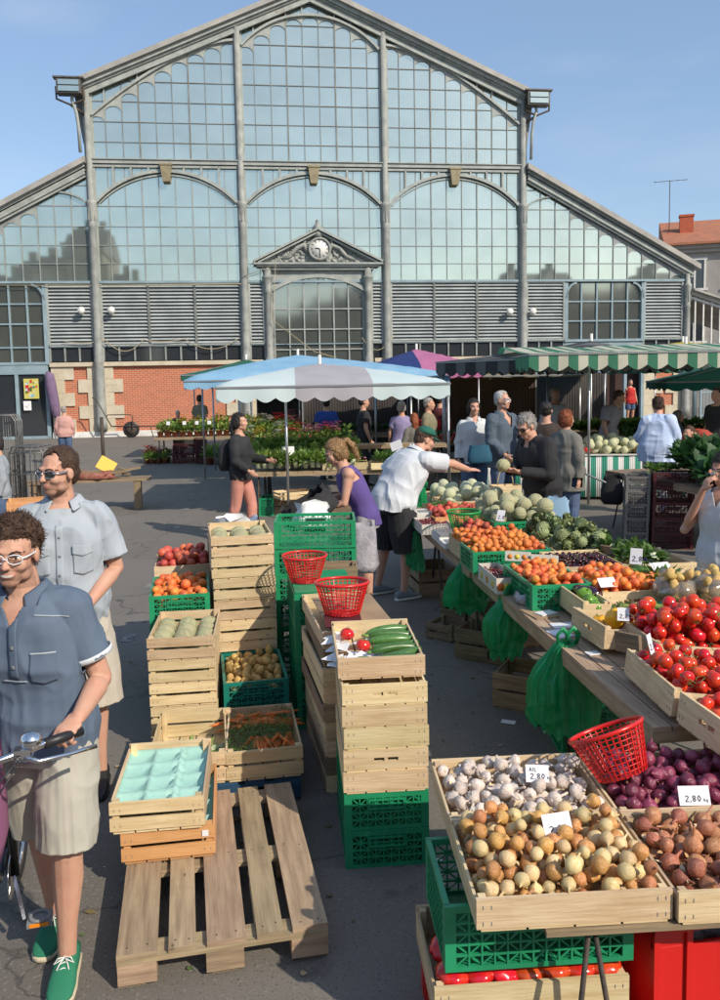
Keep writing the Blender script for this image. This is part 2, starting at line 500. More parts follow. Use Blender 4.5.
# rafters (gable edge trim)
for s in (-1, 1):
    t = MB()
    for (dz, w, y) in ((-.06, .10, -.22), (-.20, .12, -.14), (-.34, .09, -.2), (.10, .2, -.34)):
        t.bar((0, y, 18.95+dz+.05), (s*9.75, y, 18.95+dz+.05-.43*9.75), .12, w*1.3, upv=(0, 0, 1))
    obj('gable_trim', t, M['metal'], HALL)
    rf = MB()
    rf.hexa([(0, -.55, 19.12), (s*9.85, -.55, 19.12-.43*9.85), (s*9.85, 46, 19.12-.43*9.85), (0, 46, 19.12),
             (0, -.55, 19.34), (s*9.85, -.55, 19.34-.43*9.85), (s*9.85, 46, 19.34-.43*9.85), (0, 46, 19.34)])
    obj('nave_roof', rf, M['zinc'], HALL)
    # aisle roof
    rf = MB(); e = 17.75
    za, zb = 11.80, 11.80-.53*(e+.35-9.6)
    rf.hexa([(s*9.7, -.5, za-.12), (s*(e+.35), -.5, zb-.12), (s*(e+.35), 46, zb-.12), (s*9.7, 46, za-.12),
             (s*9.7, -.5, za+.12), (s*(e+.35), -.5, zb+.12), (s*(e+.35), 46, zb+.12), (s*9.7, 46, za+.12)])
    obj('aisle_roof', rf, M['zinc'], HALL)
    t = MB()
    for dz, y in ((-.22, -.26), (-.38, -.18), (-.52, -.24), (-.64, -.16)):
        t.bar((s*9.75, y, 11.80+dz), (s*(e+.1), y, 11.80+dz-.53*(e+.1-9.75)), .1, .1)
    obj('gable_trim', t, M['metal'], HALL)
    # side walls of nave clerestory, brackets under the eave
    w = MB(); w.bx(min(s*9.6, s*9.75), max(s*9.6, s*9.75), .2, 46, 11.6, 15.2)
    obj('clerestory_wall', w, M['louvre'], HALL)
    for k in range(9):
        y = .2+k*4.6
        w = MB()
        w.hexa([(s*9.75, y, 12.6), (s*9.83, y, 12.6), (s*9.83, y+.12, 12.6), (s*9.75, y+.12, 12.6),
                (s*9.75, y, 14.75), (s*10.1, y, 14.55), (s*10.1, y+.12, 14.55), (s*9.75, y+.12, 14.75)])
        obj('eave_bracket', w, M['grey'], HALL)
    gt = MB(); gt.tube([(s*10.05, -.5, 14.62), (s*10.05, 46, 14.62)], .12)
    gt.tube([(s*10.05, -.4, 14.6), (s*10.1, -.4, 14.2), (s*9.95, -.4, 13.7), (s*9.9, -.35, 13.2), (s*9.88, -.3, 12.1)], .07)
    obj('gutter', gt, M['metal'], HALL)
# columns
def hall_column(u, top, r=.2, cz=9.9):
    c = MB(); y = -.18
    Mx = Matrix.Translation((u, y, 0))
    c.lathe([(r*1.2, 0.3), (r*1.2, .7), (r*1.05, .8), (r*1.0, 3.2), (r*1.12, 3.3), (r*.9, 3.45), (r*.78, cz-.9), (r*.95, cz-.82), (r*.8, cz-.7), (r*1.0, cz), (r*1.15, cz+.1), (r*1.15, cz+.2), (r*.62, cz+.28), (r*.62, top)], 16, 0, Mx)
    for k in range(8):
        a = k*PI/4
        c.box((u+math.cos(a)*r*.86, y+math.sin(a)*r*.86, cz-.35), (.05, .05, .5), Matrix.Rotation(a, 3, 'Z'))
    o = obj('column', c, M['column'], HALL)
    p = MB(); p.bx(u-.2, u+.2, -.09, .02, .3, top); 
    obj('pilaster', p, M['metal'], HALL)
    return o
for u in cols_u: hall_column(u, roof(u)-.35 if abs(u) > 5 else 17.45)
hall_column(17.6, 7.0, .17, 6.3); hall_column(-17.6, 7.0, .17, 6.3)
# aisles glazing
for s in (-1, 1):
    a, e = 9.72, 17.5
    xs = [s*x for x in lin(a, e, 11)]
    if s < 0: xs = xs[::-1]
    half = [(s*.53, 1, 11.2+.53*9.6)]
    rows = [6.7, 7.5, 8.28, 9.08, 9.94, 10.8, 11.6]
    obj('glazing', panes(xs, rows, half), M['glass'], HALL)
    r = bars(xs, rows, half, .035, heavy=())
    Q = sorted([(s*a, 11.18-.53*.12), (s*e, 11.18-.53*(e-9.6))])
    # quarter arch by the column and small arched pane heads
    pts = [(s*(a+2.0*math.sin(t)), 9.6+.0+(1.15)*(1-0)*math.cos(t)**.9*1 if False else 10.1) for t in (0, 1)]
    q = [(s*(9.75+1.5*(1-math.cos(t))), 9.9+.62*math.sin(t)) for t in [PI/2*k/8 for k in range(9)]]
    r.merge(rib(q, .07, .1))
    r.merge(gussets(Q, xs[3:] if s > 0 else xs[:-3]))
    obj('glazing_bars', r, M['mull'], HALL)
# louvres
def louvre(u0, u1, z0=4.03, z1=6.62):
    m = MB(); n = 17; dz = (z1-z0)/n
    for k in range(n):
        z = z0+dz*(k+.5)
        m.box(((u0+u1)/2, -.05, z), (u1-u0-.08, .17, .022), Matrix.Rotation(R(38), 3, 'X'))
    f = obj('louvre_panel', m, M['louvre'], HALL)
    fr = MB()
    for u in (u0, u1): fr.bx(u-.05, u+.05, -.13, .0, z0, z1)
    fr.bx(u0, u1, -.125, .0, z1, z1+.06); fr.bx(u0, u1, -.125, 0, z0-.06, z0)
    obj('louvre_frame', fr, M['metal'], f)
    bk = MB(); bk.bx(u0, u1, .06, .1, z0, z1)
    obj('backing', bk, M['grey'], f)
LV = [(-11.6, -9.75)]+[(-9.35+2.0*k, -9.35+2.0*(k+1)) for k in range(3)]+[(-2.98, -2.35), (2.5, 2.98)]+[(3.38+2.0*k, 3.38+2.0*(k+1)) for k in range(3)]+[(9.75, 11.55), (15.5, 17.4)]
for a, b_ in LV: louvre(a, b_)
bm = MB(); bm.bx(-18, 17.7, -.16, .0, 6.66, 6.76); bm.bx(-11.6, 17.5, -.1, .0, 3.93, 3.97)
obj('beam', bm, M['metal_blue'], HALL)
# small panes strip
for a, b_, n in ((-11.6, -9.75, 3), (-9.35, -3.4, 9), (-2.98, -2.35, 1), (2.5, 2.98, 1), (3.38, 9.35, 9), (9.75, 11.55, 3), (15.5, 17.4, 3)):
    xs = lin(a, b_, n)
    o = obj('lower_window', panes(xs, [3.32, 3.92]), M['glassd'], HALL)
    obj('bars', bars(xs, [3.32, 3.92], w=.07), M['mull'], o)
# arched windows
def arch_window(u0, u1, z0, z1, n, rows, spring, name='arched_window', m_='metal_blue'):
    xs = lin(u0, u1, n)
    o = obj(name, panes(xs, [z0]+rows+[z1]), M['glass2'], HALL)
    r = bars(xs, [z0]+rows+[z1], w=.07, y=-.05)
    rad = .5
    for sx, ux in ((1, u0), (-1, u1)):
        q = [(ux+sx*rad*(1-math.cos(t)), spring+(z1-spring)*math.sin(t)) for t in [PI/2*k/8 for k in range(9)]]
        r.merge(rib(q, .09, .12, -.08))
    for ux in (u0, u1): r.bx(ux-.08, ux+.08, -.14, 0, z0-.1, z1)
    r.bx(u0, u1, -.13, 0, z0-.09, z0+.02)
    obj('window_frame', r, M['metal_blue'], o)
    return o
arch_window(11.65, 15.42, 3.98, 6.6, 5, [4.85, 5.75], 5.9)
arch_window(-15.4, -11.72, 3.3, 6.6, 5, [3.95, 4.95, 5.8], 5.9)
p = MB(); p.bx(11.6, 15.45, -.06, 0.02, 3.3, 3.9)
obj('panel', p, M['metal_blue'], HALL)
# central window under the pediment
xs = lin(-1.9, 2.1, 6)
o = obj('central_window', panes(xs, [2.9, 3.75, 4.6, 5.5, 6.45, 7.05]), M['glass2'], HALL)
r = bars(xs, [2.9, 3.7, 4.6, 5.5, 7.0], w=.06, y=-.05)
r.merge(rib(arcpts(-1.95, 2.15, 6.35, 6.95), .16, .14, -.1))
P = arcpts(-1.95, 2.15, 6.35, 6.95); 
r.prism(P+[(2.15, 7.2), (-1.95, 7.2)], -.09, -.04)
obj('window_frame', r, M['metal'], o)
for u in (-2.15, 2.32):
    c = MB()
    c.lathe([(.22, 0), (.22, .6), (.2, .7), (.2, 3.3), (.15, 3.4), (.14, 6.2), (.2, 6.3), (.15, 6.4), (.24, 6.85), (.27, 6.9), (.16, 6.95), (.16, 7.35)], 14, 0, Matrix.Translation((u, -.2, 0)))
    c.bx(u-.2, u+.2, -.1, 0, 0, 7.3)
    obj('pilaster', c, M['column'], HALL)
d = MB(); d.bx(-2.4, 2.6, .02, .1, 0, 2.95); o = obj('centre_door', d, M['glassd'], HALL)
d = MB()
for x in (-1.95, -1, .1, 1.1, 2.15): d.bx(x-.05, x+.05, -.06, .019, 0, 2.9)
d.bx(-2.0, 2.2, -.08, .019, 2.82, 2.95); obj('door_frame', d, M['metal_blue'], o)
p = MB()
p.bx(-2.62, 2.85, -.42, .0, 7.34, 7.42); p.bx(-2.75, 2.98, -.5, 0, 7.42, 7.5); p.bx(-2.4, 2.6, -.3, -.0, 7.2, 7.34)
for s, x1 in ((-1, -2.75), (1, 2.98)):
    p.bar((.115, -.28, 8.97), (x1, -.28, 7.56), .46, .09); p.bar((.115, -.24, 8.83), (x1*.93, -.24, 7.52), .34, .07)
p.prism([(-2.5, 7.5), (2.7, 7.5), (.115, 8.85)], -.1, -.01)
ped = obj('pediment', p, M['metal'], HALL)
rl = MB(); rr_ = random.Random(3)              # carved foliage, figures and crown
for k in range(230):
    s = rr_.choice((-1, 1)); t = rr_.random()**.8
    u = .115+s*(.35+2.0*t); zmax = 8.75-.52*abs(u-.115)
    z = 7.55+(zmax-7.6)*rr_.random()
    if z > zmax-.08: continue
    q = rr_.uniform(.05, .12)
    rl.lathe([(0, -q), (q*.8, -q*.5), (q, 0), (q*.8, q*.5), (0, q)], 6, 0, Matrix.Translation((u, -.12, z)) @ Matrix.Rotation(rr_.random()*3, 4, 'Y') @ Matrix.Diagonal((1.4, .8, .8, 1)))
for s in (-1, 1):                       # reclining figures
    rl.tube([(.115+s*.5, -.2, 8.0), (.115+s*.62, -.22, 8.3), (.115+s*.95, -.22, 8.15), (.115+s*1.25, -.2, 7.8), (.115+s*1.6, -.18, 7.68)], [.09, .13, .11, .09, .05], 8)
    rl.tube([(.115+s*.6, -.22, 8.38), (.115+s*.6, -.22, 8.5)], [.09, .07], 8)
    rl.tube([(.115+s*.62, -.24, 8.3), (.115+s*.42, -.28, 8.2), (.115+s*.38, -.28, 8.42)], .05, 6)
for k in range(9):
    a = PI*k/8; rl.tube([(.115+.42*math.cos(a), -.2, 8.55+.25*math.sin(a)), (.115+.5*math.cos(a), -.2, 8.7+.35*math.sin(a))], .06, 6)
rl.lathe([(.2, 8.6), (.24, 8.8), (.16, 8.95), (.22, 9.05), (.1, 9.2), (.05, 9.3), (.09, 9.36), (0, 9.42)], 10, 0, Matrix.Translation((.115, -.22, 0)))
obj('carved_relief', rl, M['column'], ped)
ck = MB(); Mr = Matrix.Translation((.17, -.32, 8.1)) @ Matrix.Rotation(PI/2, 4, 'X')
ck.lathe([(.5, -.1), (.52, .02), (.5, .08), (.42, .1), (.42, .04)], 32, 0, Mr, close=False)
ck = obj('clock', ck, M['column'], HALL)
f = MB(); f.lathe([(.43, -.02), (.43, .045), (0, .05)], 32, 0, Mr); obj('clock_face', f, M['white'], ck)
f = MB()
for k in range(12):
    a = k*PI/6; f.box((.17+.35*math.sin(a), -.378, 8.1+.35*math.cos(a)), (.025, .012, .09), Matrix.Rotation(a, 3, 'Y'))
for a, L_, w in ((R(178), .3, .035), (R(-80), .2, .045)):
    f.bar((.17, -.385, 8.1), (.17+L_*math.sin(a), -.385, 8.1+L_*math.cos(a)), w, .01, upv=(0, 1, 0))
obj('clock_hands', f, M['black'], ck)
# brick base with stone quoins
def brick_mat():
    m = mat('red_brick', (.42, .13, .07), .85); nt = m.node_tree; N = nt.nodes; L = nt.links
    t = N.new('ShaderNodeTexBrick'); tc = N.new('ShaderNodeTexCoord')
    mp = N.new('ShaderNodeMapping'); mp.inputs['Rotation'].default_value = (R(90), 0, 0); mp.inputs['Scale'].default_value = (1, 1, 1)
    L.new(tc.outputs['Object'], mp.inputs[0]); L.new(mp.outputs[0], t.inputs['Vector'])
    t.inputs['Scale'].default_value = 1; t.inputs['Brick Width'].default_value = .23; t.inputs['Row Height'].default_value = .085; t.inputs['Mortar Size'].default_value = .008
    t.inputs['Color1'].default_value = (.52, .145, .065, 1); t.inputs['Color2'].default_value = (.40, .115, .055, 1); t.inputs['Mortar'].default_value = (.5, .36, .26, 1)
    L.new(t.outputs[0], N['Principled BSDF'].inputs['Base Color'])
    return m
M['brick'] = brick_mat()
for a, b_ in ((-11.62, -2.45), (2.6, 11.6), (15.55, 17.6)):
    w = MB(); w.bx(a, b_, 0.03, .4, .25, 3.1)
    obj('brick_wall', w, M['brick'], HALL)
for a, b_ in ((-11.65, -2.45), (2.6, 11.6), (15.5, 17.65)):
    w = MB(); w.bx(a, b_, -.14, .4, 3.1, 3.28); obj('stone_sill', w, M['stone'], HALL)
for a, b_ in ((-11.65, -2.45), (2.6, 11.6), (15.5, 17.65)):
    w = MB(); w.bx(a, b_, -.12, .4, 0, .25); obj('plinth', w, M['white'], HALL)
def quoins(u, side, flip=0):            # toothed stone: side +1 grows right
    for k in range(5):
        z0 = .25+k*.57
        wd = .95 if (k+flip) % 2 else .55
        m = MB()
        x0, x1 = (u, u+wd) if side > 0 else (u-wd, u)
        m.bx(x0, x1, -.045, .03, z0+.004, z0+.566)
        obj('stone_quoin', m, M['stone'], HALL)
for u in cols_u:
    quoins(u+.0, 1, 0); quoins(u-.0, -1, 0)
quoins(-11.62, 1, 1)
quoins(15.55, 1, 1); quoins(17.6, -1, 1)
# left entrance
d = MB(); d.bx(-15.4, -11.72, -.1, .1, 2.8, 3.25)
for x in (-15.4, -14.2, -13.05, -11.8): d.bx(x-.07, x+.07, -.12, .1, 0, 2.8)
d.bx(-15.4, -11.72, -.12, .1, 0, .12)
d = obj('entrance_door', d, M['metal_blue'], HALL)
p = MB()
for a, b_ in ((-15.33, -14.27), (-14.13, -13.12), (-12.98, -11.87)): p.bx(a, b_, -.02, .02, .12, 2.8)
obj('glass_pane', p, M['glassd'], d)
# right entrance: dark opening with door leaf, open shutter
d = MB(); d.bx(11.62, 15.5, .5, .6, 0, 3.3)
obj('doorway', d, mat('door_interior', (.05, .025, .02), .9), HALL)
d = MB()
for x in (11.68, 12.9, 14.6, 15.45): d.bx(x-.07, x+.07, -.1, .1, 0, 3.3)
obj('door_frame', d, M['metal_blue'], HALL)
d = MB(); d.bx(11.78, 12.8, .02, .08, .1, 2.6); obj('door_leaf', d, M['white'], HALL)
# body of the hall behind, keeps the sky out of the panes
bd = MB(); bd.prism([(-17.5, .0), (17.5, 0), (17.5, 7.3), (9.55, 11.2), (9.55, 14.7), (0, 18.6), (-9.55, 14.7), (-9.55, 11.2), (-17.5, 7.3)], .65, 46)
obj('inner_volume', bd, M['grey'], HALL)
# cables festooned along the louvres
cb = MB()
def sag(a, b, s, n=10): return [(a[0]+(b[0]-a[0])*k/n, a[1], a[2]+(b[2]-a[2])*k/n-s*4*(k/n)*(1-k/n)) for k in range(n+1)]
for a, b_, s in ((-11, -9.2, .12), (-9.2, -7.6, .5), (-7.6, -5.8, .1), (-5.8, -3.5, .45), (2, 3.4, .6)):
    cb.tube(sag((a, -.24, 4.2), (b_, -.24, 4.25), s), .018, 5)
cb.tube([(-3.2, -.4, 6.9), (-1.8, -.5, 7.4), (-2.0, -.5, 5.0), (-.2, -.5, 3.6), (.8, -.5, 3.3)], .015, 5)
cb.tube([(-18, -.2, 6.62), (-9, -.24, 6.55), (-3, -.26, 6.6)], .02, 5)
obj('electric_cable', cb, mat('old_cable', (.4, .34, .22), .7), HALL)

def hall_pt(u, y, z):
    return HALL.matrix_basis @ Vector((u, y, z))
def hall_matrix(): return Matrix.Translation((-1.821, 37.784, 0)) @ Matrix.Rotation(AL, 4, 'Z')
HM = hall_matrix()
# security lamps on the facade
def sec_lamp(u, z, label):
    p = HM @ Vector((u, -.15, z))
    t = thing('wall_lamp', label, 'lamp', p, AL, 'round white lamps on the hall front')
    a = MB(); a.tube([(0, .1, 0), (0, -.12, .02)], .035); obj('bracket', a, M['steel'], t)
    a = MB(); a.lathe([(0.02, -.16), (.12, -.12), (.15, 0), (.15, .1), (0, .12)], 16, 0, Matrix.Translation((0, -.22, .02)) @ Matrix.Rotation(R(62), 4, 'X')); obj('lamp_head', a, M['white'], t)
for u, z, lb in ((-10.15, 5.45, 'round white wall lamp left of the left-hand iron column'), (-8.9, 5.45, 'round white wall lamp right of the left-hand iron column'),
                 (8.85, 5.25, 'round white wall lamp left of the right-hand iron column'), (9.95, 5.25, 'round white wall lamp right of the right-hand iron column')): sec_lamp(u, z, lb)
def floodlight(u, z, s, label):
    p = HM @ Vector((u, -.5, z))
    t = thing('floodlight', label, 'floodlight', p, AL)
    a = MB(); a.bx(-.5, .5, -.25, .25, -.22, .38); a.bx(-.62, .62, -.3, .1, .38, .44)
    for k in range(7): a.bx(-.48, .48, .25, .33, -.15+k*.08, -.12+k*.08)
    obj('housing', a, mat('lamp_housing', (.12, .11, .10), .6, (.07, .065, .06), 8), t)
    a = MB(); a.bx(-.42, .42, -.3, -.252, -.16, .05); a.bx(-.42, .42, -.3, -.252, .1, .3); obj('lens', a, M['glass'], t)
    a = MB(); a.tube([(-.55, 0, .1), (-.55, 0, -.4), (0, .1, -.6), (.55, 0, -.4), (.55, 0, .1)], .05, 6)
    a.tube([(0, .1, -.6), (-s*.5, .4, -.9)], .06, 6); obj('bracket', a, M['rust'], t)
floodlight(-10.15, 14.6, -1, 'big floodlight at the left eave of the hall roof')
floodlight(10.1, 14.6, 1, 'big floodlight at the right eave of the hall roof')
# ---------------------------------------------------------------- neighbouring building on the right, behind the hall
def far_house():
    # front plane faces the viewer; local frame
    t = thing('town_house', 'grey three-storey building with orange tiled roof right of the hall', 'building', (21.9, 58.5, 0), R(-16))
    wall_m = mat('grey_render', (.36, .34, .31), .9, (.28, .26, .24), .8, .2, 8)
    w = MB(); w.bx(0, 30, 0, 10, 0, 10.6)
    obj('wall', w, wall_m, t)
    w = MB(); w.bx(-.25, 30, -.25, .0, 10.6, 10.85); w.bx(-.4, 30, -.45, 0, 10.85, 11.1); w.bx(-.05, 30, -.06, 0, 7.6, 7.8)
    obj('cornice', w, wall_m, t)
    r = MB(); r.hexa([(-.6, -.7, 11.1), (30, -.7, 11.1), (30, 5, 11.1), (-.6, 5, 11.1), (-.6, -.7, 11.25), (30, -.7, 11.25), (30, 5, 13.6), (-.6, 5, 13.6)])
    obj('roof', r, mat('roof_tiles', (.42, .16, .08), .9, (.30, .13, .08), 3, .6, 14), t)
    c = MB(); c.bx(.6, 1.5, 1.8, 2.4, 11, 13.5); c.bx(.55, 1.55, 1.75, 2.45, 13.4, 13.55); c.lathe([(.12, 0), (.1, .8), (0, .8)], 10, 0, Matrix.Translation((-.1, 2, 11.6)))
    obj('chimney', c, mat('chimney_brick', (.48, .11, .05), .9, (.36, .09, .05), 5), t)
    a = MB(); a.tube([(-.1, 2, 11.5), (-.1, 2, 16.0)], .03, 5)
    for k in range(5): a.bar((-1.1+.5*k, 2, 15.9), (-1.1+.5*k, 2.0, 16.05), .02)
    a.bar((-1.2, 2, 15.98), (1.1, 2, 15.98), .03); obj('antenna', a, M['rust'], t)
    for zz in (8.2, 4.6):
        for k in range(9):
            x = .8+k*2.6
            g = MB(); g.bx(x, x+1.3, -.02, .05, zz, zz+1.9)
            o = obj('window', g, M['glassd'], t)
            f = MB()
            for q in (x, x+.65, x+1.3): f.bx(q-.06, q+.06, -.08, .02, zz, zz+1.9)
            f.bx(x-.2, x+1.5, -.14, .02, zz-.18, zz-.02); f.bx(x-.15, x+1.45, -.08, .02, zz+1.9, zz+2.05)
            obj('window_frame', f, M['white'], o)
far_house()
# lean-to with iron railing at the right end of the hall
t = thing('lean_to_canopy', 'iron lean-to canopy with upright bars and crossed lattice at the hall corner', 'canopy', HM @ Vector((17.8, -.1, 0)), AL)
a = MB()
a.bar((0, 0, 6.15), (6, 0, 4.3), .16, .2); a.bar((0, 0, 5.9), (6, 0, 4.05), .1, .1)
a.bar((0, 0, 3.55), (6, 0, 3.55), .1, .1); a.bar((0, 0, 3.0), (6, 0, 3.0), .08)
for k in range(14): a.bar((.25+k*.42, 0, 3.55), (.25+k*.42, 0, 6.0-(.25+k*.42)*.308), .06)
for k in range(10):
    x = .1+k*.6; a.bar((x, 0, 3.02), (x+.6, .01, 3.52), .04); a.bar((x+.6, .02, 3.02), (x, .03, 3.52), .04)
obj('railing', a, M['white'], t)
a = MB(); a.hexa([(0, -.4, 6.2), (6.3, -.4, 4.26), (6.3, 6, 4.26), (0, 6, 6.2), (0, -.4, 6.3), (6.3, -.4, 4.36), (6.3, 6, 4.36), (0, 6, 6.3)])
obj('roof', a, M['zinc'], t)
for x in (.3, 5.8):
    a = MB(); a.tube([(x, 0, 0), (x, 0, 3.6)], .11); obj('post', a, M['metal_blue'], t)
# tall blue-grey gate
t = thing('iron_gate', 'blue-grey iron gate of upright bars under the lean-to canopy', 'gate', HM @ Vector((18.3, -.3, 0)), AL)
a = MB()
for z in (.3, 1.4, 2.7): a.bar((0, 0, z), (5.2, 0, z), .07)
for x in (0, 2.6, 5.2): a.bar((x, 0, 0), (x, 0, 2.9), .09)
obj('gate_frame', a, M['metal_blue'], t)
a = MB()
for k in range(30): a.bar((.15+k*.17, 0, .2), (.15+k*.17, 0, 2.85), .035)
obj('gate_bars', a, M['metal_blue'], t)
# houses across the square, behind the viewer: seen mirrored in the panes
wm = mat('shaded_house_wall', (.30, .27, .23), .9, (.22, .20, .18), .5)
rm = mat('slate_roof', (.10, .10, .11), .8)
houses = [(-80, -33.5, 13.0, 'long low house'), (-33, -29.2, 15.0, 'narrow house'), (-29, -26, 16.6, 'tall house'), (-25.9, -22.8, 17.8, 'taller house'), (-22.6, -18.4, 20.0, 'tower house'), (-18.2, -15.4, 15.0, 'slim house'),
          (-13, 3, 10.5, 'low wide house'), (3.3, 9, 11.6, 'plain house'), (9.4, 14, 13.2, 'house'), (14.4, 28, 12.4, 'wide house'), (28.3, 36, 15.2, 'high house'), (36.3, 46, 13.0, 'house'), (46.4, 54, 15.0, 'gabled house'), (54.5, 80, 15.8, 'long tall house')]
for i, (a, b, h, nm) in enumerate(houses):
    t = thing('town_house', '%s %d metres high across the square, mirrored in the hall panes' % (nm, round(h)), 'building', HM @ Vector((a, -60, 0)), AL, 'houses across the square')
    w = MB(); w.bx(0, b-a, -8, 0, 0, h*.86); obj('wall', w, wm, t)
    r = MB(); r.hexa([(-.2, -8.2, h*.86), (b-a+.2, -8.2, h*.86), (b-a+.2, .3, h*.86), (-.2, .3, h*.86), (-.1, -5, h), (b-a+.1, -5, h), (b-a+.1, -3, h), (-.1, -3, h)]); obj('roof', r, rm, t)
    c = MB(); c.bx(.8, 1.6, -4.5, -3.6, h*.86, h+1.1); c.bx((b-a)*.7, (b-a)*.7+.7, -4.4, -3.6, h*.86, h+1.4); obj('chimney', c, wm, t)
    n = max(1, int((b-a)/3))
    for k in range(n):
        for q in range(int(h*.86/3.4)):
            x = (b-a)*(k+.5)/n
            g = MB(); g.bx(x-.5, x+.5, -.03, .04, 1.2+q*3.4, 2.9+q*3.4); obj('window', g, M['glassd'], t)
# ---------------------------------------------------------------- materials for goods
def wood(name, col, dark, rough=.75):
    m = mat(name, col, rough, dark, 3.2, coord='UV', vscale=(1.2, 14, 1), obj_var=.22, hue=.014, bump=.25, bs=8, v2=tuple(c*.55 for c in dark), v2s=2.1, v2t=.70)
    nt = m.node_tree; N = nt.nodes; L = nt.links; b = N['Principled BSDF']; src = b.inputs['Base Color'].links[0].from_socket
    tc = N.new('ShaderNodeTexCoord'); oi = N.new('ShaderNodeObjectInfo')
    n = N.new('ShaderNodeTexNoise'); n.noise_dimensions = '4D'; n.inputs['Scale'].default_value = 7; n.inputs['Detail'].default_value = 7; n.inputs['Roughness'].default_value = .7
    q = N.new('ShaderNodeMath'); q.operation = 'MULTIPLY'; q.inputs[1].default_value = 91; L.new(oi.outputs['Random'], q.inputs[0]); L.new(q.outputs[0], n.inputs['W'])
    L.new(tc.outputs['Object'], n.inputs['Vector'])
    r = N.new('ShaderNodeMapRange'); r.inputs[1].default_value = .50; r.inputs[2].default_value = .78; r.inputs[4].default_value = .38; L.new(n.outputs[0], r.inputs[0])
    x = N.new('ShaderNodeMix'); x.data_type = 'RGBA'; x.blend_type = 'MULTIPLY'; L.new(r.outputs[0], x.inputs[0]); L.new(src, x.inputs[6]); x.inputs[7].default_value = (.50, .44, .38, 1)
    vo = N.new('ShaderNodeTexVoronoi'); vo.inputs['Scale'].default_value = 5.5; mp = N.new('ShaderNodeMapping'); mp.inputs['Scale'].default_value = (.6, 1.6, 1); L.new(tc.outputs['UV'], mp.inputs[0]); L.new(mp.outputs[0], vo.inputs['Vector'])
    k = N.new('ShaderNodeMapRange'); k.inputs[1].default_value = .035; k.inputs[2].default_value = .055; k.inputs[3].default_value = .7; k.inputs[4].default_value = 0; L.new(vo.outputs['Distance'], k.inputs[0])
    y = N.new('ShaderNodeMix'); y.data_type = 'RGBA'; L.new(k.outputs[0], y.inputs[0]); L.new(x.outputs[2], y.inputs[6]); y.inputs[7].default_value = (*[c*.35 for c in dark], 1)
    L.new(y.outputs[2], b.inputs['Base Color'])
    return m
M['w1'] = wood('poplar_wood', (.70, .55, .34), (.56, .40, .22))
M['w2'] = wood('orange_wood', (.62, .34, .14), (.52, .26, .10))
M['w3'] = wood('weathered_wood', (.33, .235, .145), (.19, .135, .085), .85)
M['w4'] = wood('fresh_pale_wood', (.74, .60, .36), (.62, .47, .25))
M['green'] = mat('green_crate_plastic', (.02, .30, .13), .35, (.014, .23, .10), 5, spec=.5)
M['teal'] = mat('teal_crate_plastic', (.012, .21, .16), .35, (.01, .16, .12), 5)
M['maroon'] = mat('maroon_crate_plastic', (.10, .018, .02), .5, (.07, .012, .015), 5)
M['greyc'] = mat('grey_crate_plastic', (.2, .19, .18), .6, (.15, .14, .13), 6)
M['red'] = mat('red_plastic', (.62, .015, .012), .3, spec=.6)
M['mint'] = mat('mint_paper_tray', (.36, .60, .52), .9, (.31, .54, .47), 9, .3, 60)
M['paper'] = mat('white_paper', (.80, .80, .80), .6, (.72, .73, .76), 4)
M['ink'] = mat('dark_ink', (.03, .03, .08), .6)
M['card'] = mat('cardboard', (.38, .26, .15), .9, (.30, .2, .12), 6)
PROTO = {}
def rotz(x, y, a): return (x*math.cos(a)-y*math.sin(a), x*math.sin(a)+y*math.cos(a))
